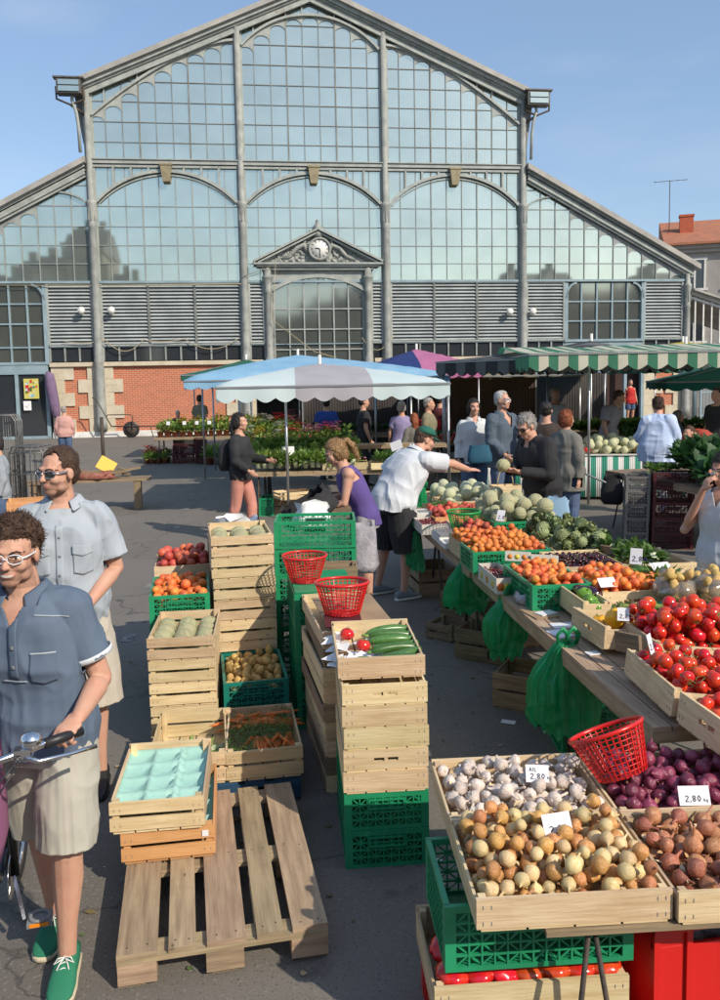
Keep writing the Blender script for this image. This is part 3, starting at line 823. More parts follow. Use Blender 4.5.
def crate_parts(kind, w, d, h):
    P = []
    t = .011
    if kind in ('slat', 'slat2', 'orange', 'old', 'open'):
        nb, gap = 2, .018
        bh = (h-.012-gap)/2
        def end(y0, y1, slot):
            m = MB()
            m.bx(0, w, y0, y1, .012, .012+bh); m.bx(0, w, y0, y1, .012+bh+gap, h-.0)
            return m
        P.append(('end_panel', end(0, t, 1))); P.append(('end_panel', end(d-t, d, 1)))
        for x0 in (-.0, w-t*.8):
            m = MB()
            m.bx(x0, x0+t*.8, t+.001, d-t-.001, .012, .012+bh*.9); m.bx(x0, x0+t*.8, t+.001, d-t-.001, .012+bh+gap, h-.012)
            P.append(('side_panel', m))
        for x in (t, w-t-.028):
            for y in (t+.001, d-t-.029):
                m = MB(); m.bx(x, x+.028, y, y+.028, .001, h+.004); P.append(('corner_post', m))
    else:            # solid tray
        def end(y0, y1):
            m = MB()
            if kind == 'handle':
                z0, z1 = h*.45, h*.62
                c0, c1 = w/2-.055, w/2+.055
                m.bx(0, w, y0, y1, .008, z0); m.bx(0, w, y0, y1, z1, h); m.bx(0, c0, y0, y1, z0, z1); m.bx(c1, w, y0, y1, z0, z1)
                m.bx(w/2-.008, w/2+.008, y0+.001, y1-.001, z0, z1)
            else: m.bx(0, w, y0, y1, .008, h)
            return m
        P.append(('end_panel', end(0, .014))); P.append(('end_panel', end(d-.014, d)))
        for x0 in (.0, w-.009):
            m = MB(); m.bx(x0, x0+.009, .0145, d-.0145, .008, h-.014); P.append(('side_panel', m))
        for x in (.0095, w-.0325):
            for y in (.0145, d-.0375):
                m = MB()
                m.add([(x, y, .01), (x+.023, y, .01), (x, y+.023, .01) , (x+.023, y+.023, .01), (x, y, h-.002), (x+.023, y, h-.002), (x, y+.023, h-.002), (x+.023, y+.023, h-.002)],
                      [(0, 1, 5, 4), (1, 3, 7, 5), (3, 2, 6, 7), (2, 0, 4, 6), (4, 5, 7, 6)])
                P.append(('corner_post', m))
    m = MB(); n = 4; s = (w-.02)/n
    for k in range(n): m.bx(.01+k*s+.004, .01+(k+1)*s-.004, .002, d-.002, .0, .007)
    P.append(('base', m))
    # staples
    m = MB()
    for x in (.02, .045, w-.045, w-.02):
        for z in (h*.25, h*.75):
            m.bx(x-.001, x+.001, -.0015, -.0, z-.006, z+.006)
    P.append(('staples', m))
    return P
def wcrate(fl, rz, z, w=.4, d=.6, h=.14, kind='slat', wm='w1', label='pale wooden crate', group=None, tilt=(0, 0)):
    key = ('w', kind, w, d, h, wm)
    if key not in PROTO:
        t = thing('wooden_crate', label, 'crate', (fl[0], fl[1], z), rz, group)
        for nm, m in crate_parts(kind, w, d, h):
            if nm == 'staples': obj(nm, m, M['grey'], t)
            else: obj(nm, m, M[wm], t)
        PROTO[key] = t
        o = t
    else:
        o = dup(PROTO[key], (fl[0], fl[1], z), rz, label)
        if group: o['group'] = group
        elif 'group' in o.keys(): del o['group']
    o.rotation_euler = (tilt[0], tilt[1], rz)
    return o
def lattice_wall(m, o, ux, L, H, t=.014, nv=16):
    # wall from o along ux (unit 2D) with length L; lattice of plastic
    ux = Vector((ux[0], ux[1], 0)); n = Vector((-ux.y, ux.x, 0)); o = Vector(o)
    def b(a0, a1, z0, z1, th=t, off=0):
        c = o+ux*(a0+a1)/2+n*(th/2+off); c.z = o.z+(z0+z1)/2
        m.box(c, (a1-a0, th, z1-z0), Matrix.Rotation(math.atan2(ux.y, ux.x), 3, 'Z'))
    b(0, L, H-.022, H, t+.004); b(0, L, 0, .016)
    b(0, .035, .016, H-.022); b(L-.035, L, .016, H-.022)
    nh = max(2, round((H-.04)/.035)); z0 = .016; dz = (H-.038)/nh
    b(.035, L-.035, .017, H-.024, .003, t-.003) if False else None
    for k in range(1, nh): b(.035, L-.035, z0+k*dz-.0035, z0+k*dz+.0035, t*.7, .001)
    for k in range(1, nv):
        x = .035+(L-.07)*k/nv; b(x-.003, x+.003, .016, H-.022, t*.75)
    for k in range(nv):
        xa = .035+(L-.07)*k/nv; xb = .035+(L-.07)*(k+1)/nv
        for q in range(nh):
            za, zb = z0+q*dz, z0+(q+1)*dz
            if (k+q) % 2: za, zb = zb, za
            p0 = o+ux*xa+n*(t*.5); p0.z = o.z+za; p1 = o+ux*xb+n*(t*.5); p1.z = o.z+zb
            m.bar(p0, p1, .005, .005)
def pcrate_parts(w, d, h):
    m = MB()
    lattice_wall(m, (0, 0, 0), (1, 0), w, h, nv=round(w/.045)); lattice_wall(m, (w, d, 0), (-1, 0), w, h, nv=round(w/.045))
    b = MB()
    lattice_wall(b, (0, d-.015, 0), (0, -1), d-.03, h, nv=round(d/.045)); lattice_wall(b, (w, .015, 0), (0, 1), d-.03, h, nv=round(d/.045))
    f = MB(); f.bx(.014, w-.014, .014, d-.014, .002, .008)
    hd = MB()
    for y in (-.004, d-.012):
        hd.bx(w/2-.075, w/2+.075, y, y+.016, h*.62-.012, h*.62-.002); hd.bx(w/2-.075, w/2+.075, y, y+.016, h*.62+.03, h*.62+.038)
        hd.bx(w/2-.083, w/2-.075, y, y+.016, h*.62-.012, h*.62+.038); hd.bx(w/2+.075, w/2+.083, y, y+.016, h*.62-.012, h*.62+.038)
    g = MB()
    for y in (.0155, d-.0165): g.bx(w/2-.074, w/2+.074, y-.002, y+.003, h*.62-.002, h*.62+.03)
    return [('end_panel', m, 0), ('side_panel', b, 0), ('base', f, 0), ('handle', hd, 0), ('handle_opening', g, 1)]
def pcrate(fl, rz, z, w=.4, d=.6, h=.22, cm='green', label='green plastic crate', group=None):
    key = ('p', w, d, h, cm)
    if key not in PROTO:
        t = thing('plastic_crate', label, 'crate', (fl[0], fl[1], z), rz, group)
        for nm, m, k in pcrate_parts(w, d, h): obj(nm, m, M['black'] if k else M[cm], t)
        PROTO[key] = t
        return t
    o = dup(PROTO[key], (fl[0], fl[1], z), rz, label)
    if group: o['group'] = group
    elif 'group' in o.keys(): del o['group']
    return o
# ---------------------------------------------------------------- produce prototypes
def uvs(r=1, n=12, m=8, fn=None):
    b = MB(); prof = [(r*math.sin(PI*k/m), -r*math.cos(PI*k/m)) for k in range(m+1)]
    b.lathe(prof, n, 0, None, True, fn); return b
def lumpy(b, amp, fr, seed=0):
    vs = []
    for v in b.v:
        v = Vector(v); L = v.length or 1e-6
        q = 1+1.5*amp*noise.noise(v/L*fr+Vector((seed*3.1, 0, seed)))
        vs.append(tuple(v*q))
    b.v = vs; return b
PM = {}
PM['onion'] = [mat('onion_skin%s' % s, c, .26, v, 5, vscale=(2.2, 2.2, .25), obj_var=.22, hue=.012, bump=.35, bs=9, v2=tuple(x*.5 for x in v), v2s=9, v2t=.6) for s, c, v in (('_gold', (.70, .40, .14), (.50, .21, .06)), ('_pale', (.72, .60, .34), (.66, .44, .17)), ('_copper', (.60, .27, .11), (.40, .14, .06)))]
PM['redonion'] = [mat('red_onion_skin', (.17, .02, .05), .2, (.27, .06, .11), 4, vscale=(2.2, 2.2, .25), obj_var=.35, bump=.3, bs=8)]
PM['shallot'] = [mat('shallot_skin', (.58, .25, .12), .3, (.30, .10, .06), 5, vscale=(2.2, 2.2, .25), obj_var=.3, hue=.015, bump=.4, bs=9, v2=(.6, .34, .2), v2s=6)]
PM['garlic'] = [mat('garlic_skin', (.76, .69, .60), .6, (.58, .44, .38), 4, vscale=(2.5, 2.5, .25), obj_var=.14, bump=.4, bs=5, v2=(.42, .30, .20), v2s=1.2, v2t=.58)]
PM['tomato'] = [mat('tomato_skin', (.58, .02, .012), .16, (.68, .07, .02), 1.4, obj_var=.16, hue=.010, spec=.6)]
PM['apricot'] = [mat('apricot_skin', (.80, .27, .045), .5, (.66, .11, .03), 2.2, obj_var=.12, hue=.018)]
PM['orange'] = [mat('peach_skin', (.80, .27, .05), .5, (.68, .12, .03), 3, obj_var=.18, hue=.012)]
PM['plum'] = [mat('red_peach_skin', (.40, .03, .04), .5, (.62, .16, .06), 12, obj_var=.35, hue=.012)]
PM['cherry'] = [mat('cherry_skin', (.045, .004, .008), .12, obj_var=.4, spec=.7)]
PM['cherry2'] = [mat('red_cherry_skin', (.12, .01, .015), .15, obj_var=.4, spec=.7)]
PM['potato'] = [mat('potato_skin', (.62, .42, .14), .65, (.48, .30, .10), 4, .3, 9, obj_var=.14, hue=.01)]
PM['melon'] = [mat('melon_rind', (.52, .46, .24), .7, (.60, .56, .38), 55, .8, 90, obj_var=.10, hue=.01), mat('melon_groove', (.36, .38, .19), .7, (.3, .33, .17), 30)]
PM['melonb'] = [mat('pale_melon_rind', (.54, .53, .32), .7, (.62, .61, .42), 45, .6, 90, obj_var=.10, hue=.01), mat('pale_melon_groove', (.44, .48, .30), .7)]
PM['artichoke'] = [mat('artichoke_scale', (.27, .32, .14), .6, (.17, .22, .09), 3, obj_var=.2, hue=.015)]
PM['carrot'] = [mat('carrot_skin', (.72, .20, .04), .5, (.62, .15, .03), 30, obj_var=.1)]
PM['cuke'] = [mat('cucumber_skin', (.035, .11, .02), .3, (.09, .20, .05), 12, vscale=(1, 8, 8), obj_var=.3)]
PM['yellow'] = [mat('yellow_pepper_skin', (.80, .36, .01), .2, (.85, .45, .02), 8, obj_var=.1)]
PM['gpepper'] = [mat('green_pepper_skin', (.10, .24, .02), .2, (.16, .32, .04), 8)]
PM['aub'] = [mat('aubergine_skin', (.03, .008, .03), .12, spec=.7)]
M['stem'] = mat('green_stalk', (.10, .16, .04), .7, (.16, .2, .06), 20)
M['leaf'] = mat('leaf_green', (.085, .17, .03), .6, (.14, .24, .05), 8, obj_var=.25, hue=.02)
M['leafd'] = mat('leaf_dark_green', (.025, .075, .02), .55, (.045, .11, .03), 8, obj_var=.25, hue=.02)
M['leafl'] = mat('leaf_light_green', (.22, .33, .06), .6, (.30, .40, .11), 8, obj_var=.2, hue=.02)
M['stalk'] = mat('white_stalk', (.55, .6, .4), .6)
M['bean'] = mat('bean_skin', (.10, .17, .04), .55, (.16, .23, .06), 12)
GEO = {}
def geo(kind):
    if kind in GEO: return GEO[kind]
    L = []
    vr = random.Random(kind)
    def bulb(r, neck, n=14, el=1.0, tip=.25):
        return [(0, -r*.95*el), (r*.25, -r*.93*el), (r*.7, -r*.68*el), (r*.97, -r*.2*el), (r, .05*r), (r*.88, r*.42*el), (r*.6, r*.72*el), (r*.3, r*.93*el), (r*tip, r*1.08*el), (r*tip*.8, r*(1.1+neck)*el), (r*tip*.4, r*(1.2+neck)*el), (0, r*(1.2+neck)*el)]
    if kind == 'onion':
        for i in range(5):
            b = MB(); b.lathe(bulb(1, .1+.12*i, el=.86+.05*i, tip=.16), 16); lumpy(b, .08, 1.6, i)
            for k in range(5): b.tube([(0, 0, -.8), (.12*math.cos(k*1.3), .12*math.sin(k*1.3), -.98)], .012, 3)
            L.append((b, PM['onion'][i % 3], 'root_tuft' and None))
    elif kind in ('redonion', 'shallot'):
        for i in range(3):
            b = MB(); b.lathe(bulb(1, .3 if kind == 'redonion' else .7, el=.9 if kind == 'redonion' else 1.15, tip=.17), 14); L.append((lumpy(b, .1, 1.6, i), PM[kind][0], None))
    elif kind == 'garlic':
        for i in range(4):
            b = MB(); fn = lambda a, t: 1+.085*math.cos(9*a+i)*math.sin(PI*min(1, t*1.1))
            ln = (.6, 1.6, .9, .35)[i]
            b.lathe([(0, -.62), (.4, -.66), (.8, -.5), (1, -.1), (.95, .2), (.7, .5), (.4, .75), (.2, .95), (.15, .95+ln*.5), (.17, .95+ln), (0, .97+ln)], 20, 0, None, True, fn)
            b.lathe([(0, -.78), (.25, -.72), (.3, -.62)], 8)
            L.append((lumpy(b, .08, 1.3, i), PM['garlic'][0], None))
    elif kind == 'tomato':
        for i in range(3):
            b = uvs(1, 18, 12, lambda a, t: 1+.03*math.cos((5+i)*a)*(t > .4)); b.v = [(x, y, z*.84-(.12 if x*x+y*y < .05 and z > 0 else 0)) for x, y, z in b.v]
            c = MB()
            for k in range(6):
                a = k*PI/3+.2; c.leaf((.02*math.cos(a), .02*math.sin(a), .76), (math.cos(a), math.sin(a), .25), .52, .17, droop=.1)
            c.tube([(0, 0, .72), (.04, .03, .95), (.1, .05, 1.12)], .045, 5)
            L.append((lumpy(b, .04, 1.5, i), PM['tomato'][0], (c, 'calyx', M['stem'])))
    elif kind in ('apricot', 'orange', 'plum', 'cherry', 'cherry2'):
        for i in range(2 if 'cherry' not in kind else 1):
            b = uvs(1, 14 if 'cherry' not in kind else 10, 10 if 'cherry' not in kind else 7, lambda a, t: 1-.07*math.exp(-(((a+PI) % (2*PI)-PI)/.28)**2))
            c = None
            if 'cherry' in kind:
                c = MB(); c.tube([(0, 0, .9), (.3, .1, 1.9), (.9, .3, 2.8)], .07, 4); c = (c, 'stem', M['stem'])
            L.append((lumpy(b, .06, 1.2, i), PM[kind][0], c))
    elif kind == 'potato':
        for i in range(4):
            b = uvs(1, 14, 10); b.v = [(x*1.3, y*.92, z*.82) for x, y, z in b.v]; L.append((lumpy(b, .16, 1.5, i), PM['potato'][0], None))
    elif kind in ('melon', 'melonb'):
        b = MB(); n = 60; m_ = 16
        fn = lambda a, t: 1-.045*math.exp(-((((a*10/(2*PI)) % 1)-.5)/.10)**2)
        b.lathe([(math.sin(PI*k/m_), -math.cos(PI*k/m_)*.95) for k in range(m_+1)], n, 0, None, True, fn)
        for i, f in enumerate(b.f):
            if len(f) == 4:
                c = sum((Vector(b.v[k]) for k in f), Vector())/4; a = (math.atan2(c.y, c.x)*10/(2*PI)) % 1
                if abs(a-.5) < .12: b.m[i] = 1
        b.lathe([(.09, .93), (.05, 1.0), (.04, 1.05), (0, 1.05)], 8, 1)
        L.append((b, PM[kind], None))
    elif kind == 'artichoke':
        for i in range(2):
            b = uvs(.72, 10, 8)
            for r_ in range(8):
                el = -.9+1.75*r_/7
                cnt = 10 if r_ < 6 else 7
                for k in range(cnt):
                    a = 2*PI*(k+.5*(r_ % 2))/cnt+vr.uniform(-.1, .1); ce = math.cos(el)
                    p = Vector((math.cos(a)*ce, math.sin(a)*ce, math.sin(el)))*.72
                    dirv = Vector((math.cos(a)*.45, math.sin(a)*.45, 1.0)) if r_ < 6 else Vector((-math.cos(a)*.3, -math.sin(a)*.3, 1))
                    b.leaf(p*1.04-dirv*.10, dirv+Vector((math.cos(a), math.sin(a), 0))*(.25 if r_ < 6 else 0), .50, .42, nrm=(math.cos(a), math.sin(a), .1), droop=-.12, fold=-.5)
            b.tube([(0, 0, -.6), (0, 0, -1.25)], .17, 8)
            L.append((b, PM['artichoke'][0], None))
    elif kind == 'carrot':
        b = MB(); b.tube([(0, 0, 0), (.02, 0, .03), (.09, 0, .02), (.15, .003, 0), (.17, .004, -.002)][0:1]+[(.01, 0, 0), (.08, 0, .003), (.14, .004, .004), (.175, .006, .006)], [.006, .014, .012, .007, .001], 10)
        L.append((b, PM['carrot'][0], None))
    elif kind == 'cucumber':
        b = MB(); b.tube([(-.5+k*.1, .055*math.sin(k*.31), 0) for k in range(11)], [.03, .075, .09, .098, .1, .1, .1, .098, .09, .08, .05], 12, rr=1)
        c = MB(); c.tube([(-.5, 0, 0), (-.58, -.01, .01)], [.035, .03], 7)
        L.append((b, PM['cuke'][0], (c, 'stalk', M['leafl'])))
    elif kind in ('pepper', 'gpepper'):
        b = uvs(1, 20, 12, lambda a, t: 1+.12*math.cos(4*a)*math.sin(PI*t)); b.v = [(x, y, z*1.05-(.3 if x*x+y*y < .08 and z > 0 else 0)) for x, y, z in b.v]
        c = MB(); c.tube([(0, 0, .7), (.05, 0, 1.0), (.15, 0, 1.2)], .09, 6)
        L.append((lumpy(b, .12, 1.4, 2), PM['yellow' if kind == 'pepper' else 'gpepper'][0], (c, 'stalk', M['stem'])))
    elif kind == 'aubergine':
        b = MB(); b.tube([(k*.1, .02*math.sin(k*.6), 0) for k in range(10)], [.05, .14, .17, .19, .2, .21, .22, .2, .14, .04], 14)
        c = MB(); c.tube([(.12, .01, 0), (.03, 0, 0), (-.02, 0, 0), (-.12, 0, .02)], [.15, .1, .04, .03], 8)
        L.append((b, PM['aub'][0], (c, 'stalk', M['stem'])))
    out = []
    for b, m, c in L:
        me = b.mesh(kind, m)
        cm = c[0].mesh(c[1], c[2]) if c else None
        out.append((me, cm, c[1] if c else None))
    GEO[kind] = out
    return out
def put(kind, name, loc, rot, s, label, cat, group=None, var=None, calyx=True):
    me, cm, cn = geo(kind)[var if var is not None else rnd.randrange(len(geo(kind)))]
    o = D.objects.new(name, me); COL.objects.link(o)
    o.location = loc; o.rotation_euler = rot; o.scale = s if isinstance(s, tuple) else (s, s, s)
    tag(o, label, cat, group)
    if cm and calyx:
        c = D.objects.new(cn, cm); COL.objects.link(c); c.parent = o
    return o
def heap(n, r, x0, x1, y0, y1, z0, mound=0.0, jitter=.12, cand=26, seed=1):
    rg = random.Random(seed); S = []
    cx, cy = (x0+x1)/2, (y0+y1)/2; hx, hy = (x1-x0)/2, (y1-y0)/2
    for i in range(n):
        rr = r*(1+rg.uniform(-jitter, jitter)); best = None
        for c in range(cand):
            x = rg.uniform(x0+rr, x1-rr); y = rg.uniform(y0+rr, y1-rr); z = z0+rr*.85
            for (a, b, c_, q) in S:
                d2 = (a-x)**2+(b-y)**2; s2 = (q+rr)*.97
                if d2 < s2*s2:
                    zz = c_+math.sqrt(s2*s2-d2)
                    if zz > z: z = zz
            e = z+mound*max(((x-cx)/hx)**2, ((y-cy)/hy)**2)*r
            if best is None or e < best[0]: best = (e, x, y, z)
        S.append((best[1], best[2], best[3], rr))
    return S
def fill(kind, name, label, cat, group, origin, rz, n, r, w, d, z0, mound=0, seed=1, upright=0, sc=1.0, calyx=1.0, x0=.012, y0=.016, tilt=None, cand=26, jitter=.12, stuff=False):
    S = heap(n, r, x0, w-x0, y0, d-y0, 0, mound, seed=seed, cand=cand, jitter=jitter)
    rg = random.Random(seed+5)
    Mx = Matrix.Translation((origin[0], origin[1], z0)) @ (Matrix.Rotation(rz, 4, 'Z') if tilt is None else Matrix.Rotation(rz, 4, 'Z') @ Matrix.Rotation(tilt[1], 4, 'Y') @ Matrix.Rotation(tilt[0], 4, 'X'))
    if stuff:
        b = MB(); G0 = uvs(1, 12, 8, lambda a, t: 1-.06*math.exp(-(((a+PI) % (2*PI)-PI)/.3)**2))
        for (x, y, z, q) in S: b.merge(G0, Mx @ Matrix.Translation((x, y, z)) @ Matrix.Rotation(rg.uniform(0, 6), 4, (rg.random(), rg.random(), .2)) @ Matrix.Scale(q*sc, 4))
        tag(obj('heaped_'+name, b, PM[kind][0]), 'heap: '+label, cat, None, 'stuff'); return
    for (x, y, z, q) in S:
        p = Mx @ Vector((x, y, z))
        if upright: rot = (rg.gauss(0, upright), rg.gauss(0, upright), rg.uniform(0, 6.28))
        else: rot = (rg.uniform(0, 6.28), rg.uniform(0, 6.28), rg.uniform(0, 6.28))
        put(kind, name, p, rot, q*sc, label, cat, group, calyx=(rg.random() < calyx))
# ---------------------------------------------------------------- foliage
def leafball(n, rad, L, w, rg, flat=1.0, up=.3, m=None, mi=0, c=(0, 0, 0), inner=.3, droop=.3):
    m = m or MB(); c = Vector(c)
    for k in range(n):
        a = rg.uniform(0, 2*PI); z = rg.uniform(-.2, 1) ; q = math.sqrt(max(0, 1-z*z))
        d = Vector((q*math.cos(a), q*math.sin(a), z*flat+up))
        p = Vector((d.x*rad[0], d.y*rad[1], z*rad[2]))*rg.uniform(inner, .85)
        d = (d+Vector((rg.gauss(0, .3), rg.gauss(0, .3), rg.gauss(0, .25)))).normalized()
        m.leaf(c+p, d, L*rg.uniform(.7, 1.25), w*rg.uniform(.7, 1.2), (rg.gauss(0, .3), rg.gauss(0, .3), 1), droop*rg.uniform(.3, 1.6), mi)
    return m

ORD = ['lowest', 'second lowest', 'third lowest', 'fourth lowest', 'fifth lowest', 'sixth lowest', 'seventh lowest', 'eighth lowest', 'ninth lowest and top']
# ---------------------------------------------------------------- pallets
def pallet(fl, rz, w, d, wm, label, boards):
    t = thing('wooden_pallet', label, 'pallet', (fl[0], fl[1], 0), rz)
    for k, (x0, x1) in enumerate(boards):
        m = MB(); m.bx(x0, x1, rnd.uniform(0, .012), d-rnd.uniform(0, .012), .122, .1435); 
        for y in (.05, d/2, d-.05):
            for q in (.25, .75):
                xx = x0+(x1-x0)*q; m.lathe([(.004, .1434), (.004, .1442), (0, .1442)], 6, 1, Matrix.Translation((xx, y+rnd.uniform(-.012, .012), 0)))
        obj('top_board', m, [wm, M['rust']], t)
    for y in (0.005, d/2-.05, d-.105):
        m = MB(); m.bx(0, w, y, y+.1, .1, .1215); obj('cross_board', m, wm, t)
        for x in (.001, w/2-.07, w-.141):
            m = MB(); m.bx(x, x+.14, y+.001, y+.098, .0225, .0995); obj('block', m, wm, t)
    for x in (.0, w/2-.05, w-.1):
        m = MB(); m.bx(x, x+.1, .03, d-.03, .0, .022); obj('bottom_board', m, wm, t)
    return t
M['w5'] = wood('pallet_wood', (.42, .31, .195), (.26, .185, .115), .88)
M['bluew'] = wood('blue_painted_wood', (.02, .07, .16), (.015, .05, .1), .7)
pallet((-.918, 2.826), R(11.8), .78, 1.17, M['w5'], 'grey-brown wooden pallet on the asphalt in front, partly bare', [(0, .145), (.185, .285), (.325, .47), (.51, .61), (.645, .78)])
pallet((-1.13, 4.06), R(10), .8, .70, M['bluew'], 'blue painted wooden pallet under the carrot crate', [(0, .145), (.19, .29), (.33, .47), (.51, .61), (.655, .8)])

# ---------------------------------------------------------------- crates on the near pallet with mint paper trays
wcrate((-1.06, 3.40), R(9), .146, .4, .6, .14, 'slat', 'w2', 'orange-brown slatted crate on the pallet under a paler crate')
wcrate((-1.10, 3.39), R(7), .289, .4, .6, .14, 'slat', 'w1', 'pale slatted crate lined with a mint paper tray, on top of the orange-brown crate')
def paper_tray(fl, rz, z, w, d, label):
    m = MB(); nx, ny = 37, 49; vs = []
    for j in range(ny):
        for i in range(nx):
            u, v = i/(nx-1), j/(ny-1)
            a = abs(math.sin(PI*u*3))**.7; b = abs(math.sin(PI*v*4))**.7
            z_ = .022-.03*min(a, b)
            if abs(u-.66) < .05: z_ += .012*math.sin(PI*v*16)
            if min(u, 1-u, v, 1-v) < .015: z_ = .024
            vs.append((u*w, v*d, z_+.03))
    fs = [(j*nx+i, j*nx+i+1, (j+1)*nx+i+1, (j+1)*nx+i) for j in range(ny-1) for i in range(nx-1)]
    m.add(vs, fs, 0, None, True)
    o = obj('paper_tray', m, M['mint'], None, (fl[0], fl[1], z), (0, 0, rz))
    s = o.modifiers.new('s', 'SOLIDIFY'); s.thickness = .003
    tag(o, label, 'tray', 'mint green moulded paper trays')
paper_tray((-1.092, 3.41), R(7), .345, .376, .565, 'mint moulded paper tray filling the upper crate on the pallet')
paper_tray((-1.05, 3.42), R(9), .20, .376, .565, 'mint moulded paper tray in the orange-brown lower crate')
o = MB(); o.bx(.345, .372, -.0045, -.0025, .095, .122)
s_ = obj('paper_sticker', o, M['paper'], None, (-1.06, 3.40, .146), (0, 0, R(9))); tag(s_, 'small white sticker on the corner of the orange-brown crate', 'sticker')

# ---------------------------------------------------------------- crate of cut greens, carrots, potatoes
wcrate((-1.115, 4.08), R(7), .146, .4, .6, .165, 'slat', 'w1', 'slatted crate with a few limp greens, in front of the melon stack')
rg = random.Random(5)
m = MB(); leafball(160, (.13, .1, .07), .07, .03, rg, m=m)
for k in range(14):
    a = rg.uniform(-.6, .6); m.tube([(-.1+.01*k, -.02, .0), (-.02+.01*k, .02*math.sin(k), .03), (.07+.012*k, .05*a, .05)], .006, 5, 1)
g_ = obj('limp_celery', m, [M['leafl'], M['stalk']], None, (-.93, 4.32, .18), (0, 0, .5)); tag(g_, 'limp yellow-green celery tops lying in the open crate', 'greens')
m = MB(); leafball(70, (.07, .06, .05), .05, .03, rg, m=m)
for k in range(4): m.merge(uvs(.035, 8, 6), Matrix.Translation((rg.uniform(-.08, .06), rg.uniform(-.08, .08), .02)), 1)
g_ = obj('turnip_bunch', m, [M['leaf'], PM['garlic'][0]], None, (-.80, 4.2, .18)); tag(g_, 'small bunch of pale turnips with leaves in the right corner of the open crate', 'turnips')

wcrate((-.722, 4.125), R(10), .146, .4, .6, .16, 'slat', 'w1', 'pale slatted crate of carrots on the blue pallet')
def in_crate(fl, rz, x, y): 
    a, b = rotz(x, y, rz); return fl[0]+a, fl[1]+b
rg = random.Random(8)
for k in range(58):
    near = k < 28
    x = rg.uniform(.15, .36) if near else rg.uniform(.06, .33); y = rg.uniform(.19, .25) if near else rg.uniform(.40, .56)
    px, py = in_crate((-.722, 4.125), R(10), x, y)
    put('carrot', 'carrot', (px, py, .262+rg.uniform(-.01, .022)), (rg.gauss(0, .15), rg.uniform(-.1, .35), (-PI/2 if near else rg.choice((.35, 2.9)))+rg.gauss(0, .28)), rg.uniform(.75, 1.05), 'orange carrot with its green tops in the crate on the blue pallet', 'carrot', 'bunched carrots in the crate')
m = MB()
for k in range(1500):
    x = rg.uniform(.02, .37); y = rg.uniform(.03, .57)
    if y < .17 and x > .17 and rg.random() < .9: continue
    if y > .42 and x < .3 and rg.random() < .75: continue
    d = Vector((rg.gauss(0, 1), rg.gauss(0, 1), rg.uniform(0, .7)))
    px, py = in_crate((-.722, 4.125), R(10), x, y)
    m.leaf((px, py, .262+rg.uniform(-.02, .045)), d, rg.uniform(.02, .05), .006, droop=.3, seg=2)
tag(obj('carrot_tops', m, M['leaf']), 'feathery dark green carrot tops covering the middle of the carrot crate', 'carrot tops', None, 'stuff')

for k, z in enumerate((0, .19)):
    pcrate((-.862, 4.93), R(11), z, .4, .6, .185, 'teal', ('teal plastic crate at the bottom under the potatoes', 'teal plastic crate filled with potatoes beside the tall melon stack')[k])
fill('potato', 'potato', 'yellow potato in the teal plastic crate', 'potato', 'potatoes in the teal crate', (-.862, 4.93), R(11), 95, .028, .4, .6, .29, mound=.6, seed=3, cand=30)

# ---------------------------------------------------------------- melon stack A
def melons(fl, rz, z, rows, w=.4, d=.6, label='', group='', kind='melon', r=.066, name='melon', n=3):
    for j in rows:
        for i in range(n):
            px, py = in_crate(fl, rz, w*(i+.5)/n+rnd.gauss(0, .003), .075+j*.128+rnd.gauss(0, .004))
            put(kind, name, (px, py, z+r*.93), (rnd.gauss(0, .5), rnd.gauss(0, .5), rnd.uniform(0, 6)), r*rnd.uniform(.93, 1.0), label, 'melon', group)
nmA = ['bottom crate of the short melon stack', 'second crate from the ground in the short melon stack', 'middle crate of the short melon stack', 'second crate from the top in the short melon stack', 'top crate of the short melon stack, melons in three rows']
for k in range(5):
    fl = (-1.285+rnd.uniform(-.006, .006), 4.80+rnd.uniform(-.008, .008)); rz = R(7+rnd.uniform(-1, 1))
    wcrate(fl, rz, .141*k+.001, .395, .6, .14, 'slat', 'w4' if k % 2 else 'w1', 'pale slatted '+nmA[k])
    if k >= 2: melons(fl, rz, .141*k+.012, range(4) if k == 4 else range(1), .395, .6, 'netted green-gold melon in the short crate stack left of the carrots' if k < 4 else 'netted melon in the top crate of the short stack', 'melons of the short stack', r=.0655 if k == 4 else .058)
nmB = ['bottom', 'second', 'third', 'fourth', 'fifth', 'sixth', 'seventh', 'top']
for k in range(8):
    fl = (-1.01+rnd.uniform(-.006, .006), 5.50+rnd.uniform(-.008, .008)); rz = R(12+rnd.uniform(-1, 1))
    wcrate(fl, rz, .1475*k+.001, .42, .6, .146, 'slat', 'w1' if k % 3 else 'w4', 'pale slatted crate, %s from the ground in the tall melon stack' % nmB[k] if k < 7 else 'pale slatted crate topping the tall melon stack')
    if k >= 3: melons(fl, rz, .1475*k+.012, range(4) if k == 7 else range(1), .42, .6, 'netted melon behind a slot of the tall crate stack' if k < 7 else 'netted melon in the top crate of the tall stack', 'melons of the tall stack', r=.066 if k == 7 else .058)
